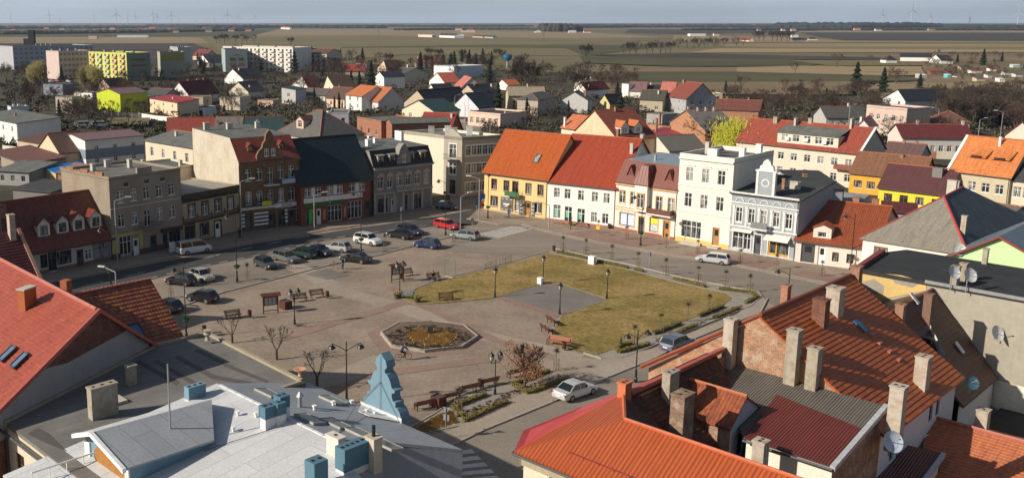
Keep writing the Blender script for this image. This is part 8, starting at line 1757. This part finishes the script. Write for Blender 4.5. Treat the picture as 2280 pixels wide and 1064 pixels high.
def conifer(seed,h,r,mat=NDL,n=1500,lab='x',cyl=False):
    R=random.Random(seed); t=thing('conifer_tree','x','tree'); b=MB(); b.tube((0,0,0),(0,0,h*.95),h*.016+.05,.02,n=6); b.build('trunk',BARK,t); b=MB()
    for i in range(n):
        u=R.random()**(.75 if not cyl else 1); z=h*(.08+.92*u); f=(1-u) if not cyl else min(1,(1-u)*3.5)*.9; lay=.75+.35*math.sin(z/h*42)*(0 if cyl else 1)
        rr=r*(f*lay+.03)*R.uniform(.35,1.05); a=R.uniform(0,2*math.pi); p=Vector((math.cos(a)*rr,math.sin(a)*rr,z-rr*.18))
        d=Vector((math.cos(a),math.sin(a),-.45 if not cyl else 1.5)).normalized(); s=h*.036*R.uniform(.6,1.3)*(1 if not cyl else .8)+.03; w=d.cross(Vector((0,0,1))).normalized()*s*.55 if not cyl else Vector((-math.sin(a),math.cos(a),0))*s*.5
        b.poly([p-d*s,p+w,p+d*s,p-w],[(0,0)]*4)
    b.build('crown',mat,t); return t
def leafy(seed,h,w,mat,n=2600,s=.12,droop=0,trunk=.3,name='leafy_tree'):
    R=random.Random(seed); t=thing(name,'x','tree'); b=MB(); b.tube((0,0,0),(0,0,h*.55),h*.02+.03,h*.012,n=7)
    for k in range(6): a=k*1.05; b.tube((0,0,h*.3),(math.cos(a)*w*.45,math.sin(a)*w*.45,h*.7),.06,.02,n=4)
    b.build('trunk',BARK,t); b=MB(); cl=[(R.uniform(-1,1)*w*.33,R.uniform(-1,1)*w*.33,h*(trunk+R.uniform(.2,.62)),w*R.uniform(.16,.26)) for _ in range(16)]
    for i in range(n):
        c=cl[i%16]; v=Vector((R.gauss(0,1),R.gauss(0,1),R.gauss(0,1))).normalized()*c[3]*R.uniform(.5,1.1); p=Vector(c[:3])+Vector((v.x,v.y,v.z*.8-droop*R.random()*h*.35)); p.z=max(p.z,.25)
        u=Vector((R.uniform(-1,1),R.uniform(-1,1),R.uniform(-1,1) if not droop else 3.)).normalized()*s*R.uniform(.6,1.4)*(1 if not droop else 2); q=u.orthogonal().normalized()*s*.5; b.poly([p-u,p+q,p+u,p-q],[(0,0)]*4)
    b.build('crown',mat,t); return t
used=set()
def put(proto,px,h,label,ph,z=0,group=None,rz=None,y=None,sx=1.,cat=None):
    """first use moves the prototype itself, later ones copy it with its parts"""
    c=G(px[0],px[1],z); s=h/ph; rz=(px[0]*.37)%6.28 if rz is None else rz
    if proto.name in used: o=copytree(proto,c,rz,label)
    else: used.add(proto.name); o=proto; o.location=c; o.rotation_euler=(0,0,rz); o['label']=label
    o.scale=(s*sx,s*sx,s)
    if group: o['group']=group
    elif 'group' in o: del o['group']
    return o
bA=bare(1,10,4,.5,twn=6,nch=(3,3),rf=.8); bB=bare(2,10,4,.42,TWr,twn=6,nch=(3,3),trunk=.25,rf=.8); bC=bare(3,10,4,.6,TWr,twn=7,nch=(3,3),trunk=.08,rf=.8,kn='bare_shrub'); bD=bare(7,10,4,.5,TWg,twn=6,nch=(3,3),rf=.8)
bBig=bare(11,12,4,.5,TW,twn=8,nch=(3,4),trunk=.2,rf=.8)
cA=conifer(4,10,3.3,n=3200); cB=conifer(5,10,2.7,NDL2,n=3000); cP=conifer(6,5,.6,CYP,700,cyl=True)
# pollards and street trees near the square
pol=bare(21,3.9,3,.42,flat('pollard_twigs',(.075,.055,.042),.9),twn=4,nch=(2,3),trunk=.2,up=.25,rf=.6)
put(pol,(517,765),3.4,'bare pollard tree in front of the leftmost bench',3.6); put(pol,(616,802),3.8,'bare pollard tree in the middle of three behind the flat roof',3.6); put(pol,(706,862),3.8,'bare pollard tree nearest the white roof, right of three',3.6,rz=2)
ot=leafy(8,4.9,4.6,OAK,2300,.085,name='brown_leaved_tree',trunk=.12); t2=bare(9,4.6,3,.55,flat('pollard_twigs',(.045,.032,.024),.9),twn=4,trunk=.35)
for ch in list(t2.children):
    if ch.name.startswith('crown'): ch.name='branches'; ch.parent=ot
    else: bpy.data.objects.remove(ch)
bpy.data.objects.remove(t2); put(ot,(1168,864),4.7,'small tree with dry brown leaves beside the near planting bed',4.6,.15)
# thin ball-headed saplings with wooden guards
R=random.Random(4); sp=thing('street_sapling','x','sapling'); b=MB(); b.tube((0,0,0),(0,0,2.1),.035,.025,n=5)
b.build('trunk',BARK,sp); b=MB()
for i in range(260):
    d=Vector((R.gauss(0,1),R.gauss(0,1),R.gauss(0,.8)+.2)).normalized(); p=Vector((0,0,2.05)); q=p+d*R.uniform(.3,.62); n=d.orthogonal().normalized()*.009; b.poly([p-n,p+n,q],[(0,0)]*3)
b.build('crown',TW,sp); b=MB()
for x,y in ((-.22,-.22),(.22,-.22),(.22,.22),(-.22,.22)): b.tube((x,y,0),(x,y,1.25),.03,n=4)
for z in (.7,1.15):
    for k in range(4):
        a=((-.22,-.22),(.22,-.22),(.22,.22),(-.22,.22)); b.tube((*a[k],z),(*a[(k+1)%4],z),.022,n=4)
b.build('guard',flat('guard_wood',(.2,.14,.09),.8),sp)
SG='ball headed bare saplings with wooden guards'
for i,(x,y,lb) in enumerate(((1253,560,'by the red bin at the lawn tip'),(1304,566,'left of the white cabinet'),(1362,580,'right of the white cabinet'),(1420,597,'left of the grey round sign back'),(1482,612,'right of the grey round sign back'),(1554,630,'on the far bed before the silver minivan'),(1615,640,'third from the right end of the far bed'),(1669,650,'at the far right bend of the bed'),(1578,697,'nearest the bend on the near bed'),(1531,716,'second from the bend on the near bed'),(1470,742,'in the middle of the near bed right of the lawn'),(1412,770,'beside the small blue conifer'),(1238,826,'on the tip of the near planting bed'),(1020,918,'on the near bed left of the double lantern'),(551,622,'right of the lamp at the lot, left'),(381,662,'before the black hatchback, far left'),(467,634,'before the silver beige compact'),(645,598,'before the grey estate car of the row'),(857,553,'right of the white sports utility car'),(1010,540,'below the red car'),(1270,512,'before the white house door steps'),(1332,520,'right of the yellow notice'),(1395,534,'before the ornate cream house posters'),(1483,553,'before the ramp of the tall house'),(1553,566,'before the tall house door'),(1647,588,'before the pale blue grey house'),(1728,600,'right of the cream awnings'),(1829,616,'before the pink house windows'))):
    put(sp,(x,y),2.5*(1 if i<14 else .95),'ball headed sapling '+lb,2.5,.12,SG)
bl=conifer(31,1.1,.45,flat('spruce_blue',(.03,.05,.06),.9),260); put(bl,(1382,773),1.1,'small dark blue conifer shrub in the near lawn bed',1.1,.15)
# clipped hedges: rows of small leaves
HG=[flat('hedge_olive',(.20,.155,.045),.9),flat('hedge_green',(.10,.095,.03),.9)]
def hedge(label,px,w=.45,h=.4,dens=260,m=0,z=.15):
    P=[G(*p,z) for p in px]; t=thing('low_hedge',label,'hedge',tuple(P[0])); b=MB(); R=random.Random(int(px[0][0])); k=MB()
    for p,q in zip(P,P[1:]):
        p,q=p-P[0],q-P[0]; d=q-p; n=Vector((-d.y,d.x,0)).normalized()
        k.slab([p-n*w*.33+Vector((0,0,h*.72)),q-n*w*.33+Vector((0,0,h*.72)),q+n*w*.33+Vector((0,0,h*.72)),p+n*w*.33+Vector((0,0,h*.72))],h*.7)
        for i in range(int(d.length*dens)):
            c=p+d*R.random()+n*R.uniform(-.5,.5)*w*1.1; zz=h*R.uniform(.15,1.08)+.05*math.sin(c.x*3+c.y*2); u=Vector((R.uniform(-1,1),R.uniform(-1,1),R.uniform(-.2,1))).normalized()*.055; v=u.orthogonal().normalized()*.04; c=c+Vector((0,0,zz)); b.poly([c-u,c+v,c+u,c-v],[(0,0)]*4)
    k.build('stems',HG[1],t); b.build('leaves',HG[m],t)
hedge('low olive hedge from the lawn tip to the white cabinet',[(1240,563),(1308,577)]); hedge('low olive hedge right of the white cabinet',[(1330,584),(1398,598)]); hedge('low hedge tuft right of the saplings on the far bed',[(1412,602),(1432,606)]); hedge('low olive hedge on the far bed towards the bend',[(1500,622),(1570,640)]); hedge('low hedge round the far right bend of the bed',[(1600,645),(1672,653),(1685,663),(1660,676)]); hedge('low hedge inner line on the near bed, upper piece',[(1610,684),(1556,706)],m=1); hedge('low hedge outer line on the near bed, upper piece',[(1645,688),(1590,710)]); hedge('low hedge inner line on the near bed, middle piece',[(1515,722),(1455,745)],m=1); hedge('low hedge outer line on the near bed, middle piece',[(1548,726),(1470,760)]); hedge('low hedge round the small blue conifer',[(1445,768),(1378,786),(1372,777),(1404,766)])
hedge('low inner hedge of the near planting bed, right piece',[(1222,828),(1142,858)]); hedge('low outer hedge of the near planting bed, right piece',[(1266,845),(1181,876)]); hedge('low inner hedge of the near planting bed, left piece',[(1082,880),(1010,908)]); hedge('low outer hedge of the near planting bed, left piece',[(1130,896),(1032,940)])
hedge('low yellowish hedge across the near bed by the brown leaved tree',[(1142,858),(1178,878)]); hedge('low yellowish hedge across the near bed behind the road sign',[(1006,906),(1034,930)])
def tufts(label,px,n,m,name='dry_plants',s=.09,hh=.3,z=.17,seed=1,w_=.02):
    P=[G(*p,z) for p in px]; R=random.Random(seed); b=MB()
    xs=[p.x for p in P]; ys=[p.y for p in P]
    def inside(x,y):
        c=False
        for i in range(len(P)):
            a,d=P[i],P[i-1]
            if (a.y>y)!=(d.y>y) and x<(d.x-a.x)*(y-a.y)/(d.y-a.y)+a.x: c=not c
        return c
    k=0
    while k<n:
        x,y=R.uniform(min(xs),max(xs)),R.uniform(min(ys),max(ys))
        if not inside(x,y): k+=.05; continue
        k+=1
        for j in range(14):
            u=Vector((R.gauss(0,.5),R.gauss(0,.5),1)).normalized()*hh*R.uniform(.4,1); p=Vector((x+R.gauss(0,s),y+R.gauss(0,s),z)); w=u.orthogonal().normalized()*w_; b.poly([p-w,p+w,p+u],[(0,0)]*3)
    tag(b.build(name,m),label,'plants',kind='stuff')
tufts('straw yellow dry grass tufts in the octagonal bed',[tuple(occ+(p-occ)*.55)[:2] and p for p in ()] or [(905,748),(935,732),(985,735),(1015,748),(1000,765),(950,772),(920,762)],430,flat('straw_bright',(.60,.42,.18),.9),s=.16,hh=.34,z=.36,w_=.05)
tufts('dark dead stalks over the octagonal bed',[(862,746),(895,728),(960,724),(1025,733),(1052,754),(1020,772),(948,780),(880,770)],380,flat('dead_stalks',(.11,.075,.05),.9),s=.12,hh=.25,z=.36,seed=2)
tufts('dry plants in rows on the near planting bed',[(1015,925),(1140,870),(1240,835),(1262,838),(1130,890),(1035,935)],260,flat('dry_brown',(.16,.09,.045),.9),s=.07,hh=.2,seed=3)
tufts('straw yellow ground plants at the left end of the near bed',[(915,958),(975,925),(1005,915),(1020,940),(945,962)],420,flat('straw',(.42,.28,.10),.9),s=.09,hh=.2,seed=4,w_=.035)
tufts('dry plants on the gravel along the right bed',[(1450,770),(1640,690),(1670,672),(1600,700),(1460,755)],200,flat('dry_brown',(.16,.09,.045),.9),s=.08,hh=.25,seed=5)
b=MB(); b.box(-.3,-.3,0,.3,.3,.9); t=thing('dark_stone_post','dark stone post in the middle of the octagonal bed','post',tuple(G(958,744,.3))); b.build('body',flat('dark_stone',(.04,.035,.035),.7),t)
# willows and garden trees in town
wil=leafy(12,9,9,WIL,5200,.13,droop=1,name='willow_tree'); put(wil,(1643,380),12.5,'yellow green weeping willow behind the tall cream house',9)
w2_=leafy(13,12,11,WIL2,5200,.24,droop=1,name='willow_tree'); put(w2_,(82,188),13,'olive yellow willow in front of the largest grey block',12); put(w2_,(190,196),12,'olive yellow willow before the yellow block, left of the pair',12); put(w2_,(212,197),12,'olive yellow willow before the yellow block, right of the pair',12,rz=2)
put(bD,(15,190),13,'olive bare tree before the sunlit end wall at the far left',10)
for i,(x,y,h,p,lb) in enumerate(((62,222,9,cA,'dark spruce before the beige boxy house at the left'),(133,268,7,cB,'narrow dark conifer right of the white shaded building'),(656,166,15,cA,'tall dark spruce at the right end of the white apartment block'),(826,205,14,cA,'tall dark conifer left of the narrow white gable'),(800,205,10,cB,'dark conifer below the solar roofed house, right'),(782,205,10,cB,'dark conifer below the solar roofed house, left'),(758,135,10,cA,'distant spruce right of the brown roofed apartments'),(807,140,12,cA,'distant spruce above the white arched house'),(1108,252,11,cA,'broad dark conifer right of the white gabled house'),(1085,250,8,cB,'dark conifer touching the white gabled house'),(1090,110+80,12,cB,'slim dark conifer beyond the red roof'),(1000,232,8,cB,'grey green spruce by the back street'),(1380,262,9,cA,'dark conifer left of the beige black roofed house'),(1373,235,9,cB,'dark conifer behind the small yellow gabled house'),(1904,212,15,cA,'tall irregular pine left of the navy roofed white house'),(1965,208,12,cA,'broad spruce behind the navy roofed white house, left'),(2047,200,8,cA,'spruce behind the navy roofed white house, right'),(1838,235,7,cB,'small dark conifer left of the tall pine'),(2188,148,13,cA,'tall spruce in the allotments'),(2230,140,9,cB,'slim spruce in the right allotments'),(2131,142,8,cB,'blue green spruce left of the allotments'),(138,165+15,8,cA,'dark conifer before the pink block'),(1304,136,16,bBig,'tallest bare tree in the field right of centre'),(1615,208,6,cB,'small conifer on the cream flat roofed house side'))):
    put(p,(x,y),h,lb,12 if p is bBig else 10)
for i,(x,y) in enumerate(((1017,243),(1032,246),(1046,247),(1090,247),(1143,262),(1172,265),(1178,262),(1265,262),(700,238),(712,240),(745,250),(755,252),(762,250),(1060,245),(775,238))):
    put(cP,(x,y),4.5+1.5*(i%3),'slim dark cypress in the gardens behind the centre',5,group='slim garden cypresses')
for x,y,h,p,lb in ((1165,225,19,bBig,'huge bare tree with rounded crown behind the khaki roof'),(1285,222,14,bBig,'wide bare tree left of the maroon roof'),(1735,362,8,bA,'bare tree before the long cream apartment house'),(1700,330,9,bB,'thin bare tree against the long red roof, left'),(1560,340,10,bB,'bare tree before the brick barn, left'),(1590,348,10,bA,'bare tree before the brick barn, right'),(1985,330,9,bA,'bare tree before the long maroon roofed house, left'),(2110,335,10,bB,'bare tree before the long maroon roofed house, right'),(2035,335,9,bB,'bare tree before the long maroon roofed house, middle'),(1862,152,12,bB,'lone tall thin tree on the open field'),(1770,165,8,bA,'lone small bare tree on the open field'),(1995,190,11,bC,'round reddish bush on the field left of the allotments'),(648,104,14,bBig,'round bare tree above the white apartment block'),(160,290,9,bB,'bare tree behind the white and blue house, left'),(205,262,8,bC,'bare bush left of the lime green house'),(1936,136,6,bC,'round bare bush left of the white bungalow')):
    put(p,(x,y),h,lb,12 if p is bBig else 10)
rg=random.Random(77); MASS=[]; KEEP=''
def scatter(n,x0,x1,y0,y1,h0,h1,protos,label,group,ok=None):
    k=0
    while k<n:
        x,y=rg.uniform(x0,x1),rg.uniform(y0,y1)
        if ok and not ok(x,y): continue
        p=rg.choice(protos)
        if p.name.startswith('bare_tree') and label!=KEEP and rg.random()<.62: MASS.append((p,G(x,y),rg.uniform(h0,h1)/(12 if p is bBig else 10),rg.uniform(0,6.28))); k+=1; continue
        put(p,(x,y),rg.uniform(h0,h1),label,12 if p is bBig else 10,group=group,rz=rg.uniform(0,6.28)); k+=1
scatter(26,490,710,120,118,12,16,[bBig,bA],'bare tree of the row on the pale field behind the white block','field tree row, left') if False else None
for i,x in enumerate((482,490,500,508,525,540,549,567)): put(bA if i%2 else bBig,(x,97+(i%3)),13+2*(i%3),'tree of the loose row on the field above the white apartment block',12 if not i%2 else 10,group='loose tree row above the white block')
for i,x in enumerate((1388,1402,1416,1440,1452,1470,1482,1492,1510,1530,1545,1556,1568,1576,1590,1596,1612,1640,1655)): put((bA,bBig,bC)[i%3],(x,(122 if x<1500 else 112)-(x-1388)*.03),12+2*(i%3),'tree of the row along the field road right of centre',12 if i%3==1 else 10,group='tree row along the field road')
for i,x in enumerate((1680,1690,1700,1720,1730,1740,1752,1758)): put((bA,bBig)[i%2],(x,93),20,'tree of the avenue left of the white silo',12 if i%2 else 10,group='avenue left of the silo')
scatter(60,700,1180,132,182,7,12,[bA,bB,bC,bBig],'bare garden tree in the belt behind the centre of town','garden trees behind the centre')
scatter(14,930,1100,135,160,9,13,[cA,cB],'dark conifer in the belt behind the centre of town','conifers behind the centre')
scatter(44,1150,1420,165,210,6,10,[bA,bB,bC],'bare garden tree between the centre and the fields','garden trees by the fields')
scatter(60,1620,1960,205,268,5,9,[bA,bC,bB],'bare garden tree in the dark belt left of the crenellated house','garden trees, dark belt')
scatter(64,2070,2285,228,292,7,12,[bA,bB,bC,bBig],'bare tree of the dark wood at the right edge','trees of the dark right wood')
scatter(16,2085,2285,245,285,6,9,[cA,cB],'dark conifer within the right edge wood','conifers of the dark right wood')
scatter(38,2060,2285,125,178,4,8,[bA,bB,bC],'bare fruit tree in the allotments','allotment fruit trees')
scatter(70,0,500,160,240,6,10,[bA,bB,bC],'bare garden tree among the houses at the left','garden trees at the left')
scatter(50,420,760,165,250,5,9,[bA,bB,bD],'bare garden tree below the white apartment block','garden trees below the white block')
scatter(12,150,330,245,290,5,8,[bA,bC],'bare bush around the lime green house','bushes near the lime green house')
scatter(14,560,760,140,165,7,11,[bA,bC,cB],'dark tree behind the white apartment block gardens','dark trees near the blocks')
scatter(14,1640,1860,215,250,4,6,[bC,bB],'scrubby bush along the field edge','field edge scrub')
scatter(20,440,480,120,165,6,9,[cA,bA],'dark garden tree left of the white block','dark trees left of the white block')
scatter(14,1040,1260,262,285,3,5,[bC,bB],'low bare shrub before the hipped beige house','shrubs before the beige house')
vv=[];ff=[];mi_=[]
for pr_,c_,s_,rz_ in MASS:
    M=Matrix.Translation(c_)@Matrix.Rotation(rz_,4,'Z')@Matrix.Scale(s_,4)
    for ch in pr_.children:
        n0=len(vv); vv+=[M@v.co for v in ch.data.vertices]; ff+=[tuple(i+n0 for i in q.vertices) for q in ch.data.polygons]
me=bpy.data.meshes.new('far_bare_trees'); me.from_pydata(vv,[],ff); me.materials.append(TW); tag(link('far_bare_trees',me),'mass of smaller bare garden trees all over the town behind the square','trees',kind='stuff')
# garden shrubbery between the houses
for sd_,(lb,mt_,n_) in enumerate((('dark evergreen shrubs and hedges in the gardens behind the square',flat('shrub_dark',(.02,.026,.014),.9),1100),('brown bare shrubs in the gardens behind the square',flat('shrub_brown',(.095,.076,.055),.9),1100),('olive green shrubs and ivy in the gardens behind the square',flat('shrub_olive',(.085,.075,.03),.9),420))):
    R=random.Random(50+sd_); b=MB(); k=0
    while k<n_:
        x,y=R.uniform(-20,2300),R.uniform(150,330)
        if y<150+(.02*abs(x-1100)) and 1250<x<2000: continue
        if 1230<x<2080 and y<205: continue
        if x>2050 and y<225 and not y<180: continue
        if 985<x<1075 and 215<y<345: continue
        if 235<x<340 and 258<y<282: continue
        c=G(x,y); 
        if c.y<188: continue
        k+=1; r=R.uniform(.8,2.4); hh=R.uniform(.9,3.2)
        for j in range(26):
            v=Vector((R.gauss(0,1),R.gauss(0,1),R.gauss(0,1))).normalized()*R.uniform(.5,1); q=c+Vector((v.x*r,v.y*r,hh*(.5+.5*v.z))); u=Vector((R.uniform(-1,1),R.uniform(-1,1),R.uniform(-1,1))).normalized()*.42; w=u.orthogonal().normalized()*.26; b.poly([q-u,q+w,q+u,q-w],[(0,0)]*4)
    tag(b.build('garden_shrubs',mt_),lb,'shrubs',kind='stuff')
# far woods: one mass each
WD=flat('far_wood',(.022,.028,.022),1.); WD2=flat('far_wood_brown',(.05,.042,.034),1.)
def wood(label,pts,h,m,w=60,seed=1,step=14):
    P=[G(*p) for p in pts]; R=random.Random(seed); b=MB()
    for p,q in zip(P,P[1:]):
        d=q-p; n=max(2,int(d.length/step)); u=d/n; nn=Vector((-d.y,d.x,0)).normalized()
        for i in range(n):
            for j in range(3):
                c=p+u*(i+R.random())+nn*(j*w/3+R.uniform(-5,5)); r=step*R.uniform(.7,1.2); hh=h*R.uniform(.75,1.15)
                b.lathe([(r,0),(r*1.15,hh*.45),(r*.8,hh*.82),(r*.3,hh),(0,hh*1.02)],c+Vector((R.uniform(-3,3),0,0)),6)
    tag(b.build('distant_wood',m),label,'wood',kind='stuff')
wood('dark conifer wood along the left horizon',[(330,61.5),(480,64),(620,62.5),(828,63.5)],17,WD,200,1,26); wood('brownish woods along the far left horizon',[(-60,66),(120,64.5),(330,63.5)],15,WD2,200,2,26)
wood('blue woods on the horizon in the middle',[(828,60),(1000,60.5),(1180,60)],14,WD,300,3,34); wood('round dark wood right of the middle farm',[(1203,70),(1240,71.5),(1292,70.5)],26,WD2,80,4,10)
wood('brownish wood line right of the round wood',[(1292,63),(1420,62),(1730,62)],20,WD2,150,5,26); wood('dark wood along the right horizon',[(1720,62),(1900,63),(2088,62)],30,WD,200,6,26); wood('blue woods at the right edge of the horizon',[(2088,61),(2200,64),(2340,63.5)],18,WD,200,7,26)
wood('belt of dark shrubs behind the middle farm',[(900,68.5),(1050,66.5),(1200,67)],9,WD2,60,8,14); wood('shrub belt of the right hand villages',[(1540,68.5),(1800,67.5),(2330,68)],9,WD,60,9,18); wood('shrub belt of the left hand village',[(0,78),(150,76),(320,74),(560,69)],10,WD2,80,10,12)
# wind turbines
tb=thing('wind_turbine','x','wind turbine'); TWm=flat('turbine_haze_white',(.52,.57,.62),.6); b=MB(); b.tube((0,0,0),(0,0,95),2.6,1.7,n=8); b.build('tower',TWm,tb); b=MB(); b.box(-2,-4,94,2,6,98); b.build('nacelle',TWm,tb)  # white dulled towards the sky: distance haze is put into the colour
for k in range(3):
    b=MB(); a=rad(90+120*k); d=Vector((math.cos(a),0,math.sin(a))); n=Vector((-d.z,0,d.x)); p=Vector((0,-5,96)); b.poly([p-n*1.2,p+n*1.2,p+d*12+n*2.4,p+d*48+n*.4,p+d*48-n*.4,p+d*12-n*1.]); b.poly([p-n*1.2+Vector((0,1,0)),p+d*12-n*1.+Vector((0,1,0)),p+d*48-n*.4+Vector((0,.3,0)),p+d*48+n*.4+Vector((0,.3,0)),p+d*12+n*2.4+Vector((0,1,0)),p+n*1.2+Vector((0,1,0))]); b.build('blade',TWm,tb)
tbs=[(25,1.),(111,1.),(134,.55),(210,.9),(260,1.),(285,.95),(303,.9),(342,1.05),(351,.8),(382,.95),(400,.5),(435,.5),(460,.5),(477,.95),(495,.6),(507,1.),(531,.8),(568,.75),(610,.5),(648,.9),(1962,.95),(2028,1.25),(2069,.8),(2265,1.)]
for i,(x,s) in enumerate(tbs):
    c=G(x,57.2); c=c.normalized()*8200*(1.); c.z=0
    o=tb if i==0 else copytree(tb,c,None); o.location=c; o.rotation_euler=(0,0,rg.uniform(-.5,.5)); o.scale=(s*1.0,)*3; o['label']='faint white wind turbine on the horizon'; o['group']='wind turbines on the horizon'
# thin pylons
for i,(x,y,h) in enumerate(((843,99,22),(1210,108,20),(330,92,20),(2156,75,50))):
    c=G(x,y); t=thing('power_pylon',('lattice pylon on the green field left of centre','lattice pylon on the field right of centre','lattice pylon behind the yellow block','tall distant mast on the right fields')[i],'pylon',tuple(c)); b=MB()
    for s_ in (-1,1): b.tube((s_*h*.14,0,0),(0,0,h),h*.008,n=4)
    for z in (.3,.55,.8): b.tube((-h*.14*(1-z),0,h*z),(h*.14*(1-z),0,h*z),h*.006,n=4)
    b.tube((-h*.1,0,h*.9),(h*.1,0,h*.9),h*.006,n=4); b.build('frame',flat('pylon_grey',(.12,.12,.12),.7),t)
# ---------------- haze ----------------
b=MB(); b.box(-9000,-400,-1.,9000,12500,190); hz=b.build('haze',None); hz.data.materials.clear()
hm=bpy.data.materials.new('haze'); hm.use_nodes=True; n=hm.node_tree; n.nodes.clear(); ou=n.nodes.new('ShaderNodeOutputMaterial'); pv=n.nodes.new('ShaderNodeVolumePrincipled'); pv.inputs['Color'].default_value=(.62,.76,.95,1); pv.inputs['Density'].default_value=5.5e-5; pv.inputs['Anisotropy'].default_value=.3
n.links.new(pv.outputs['Volume'],ou.inputs['Volume']); hz.data.materials.append(hm); hz['kind']='stuff'
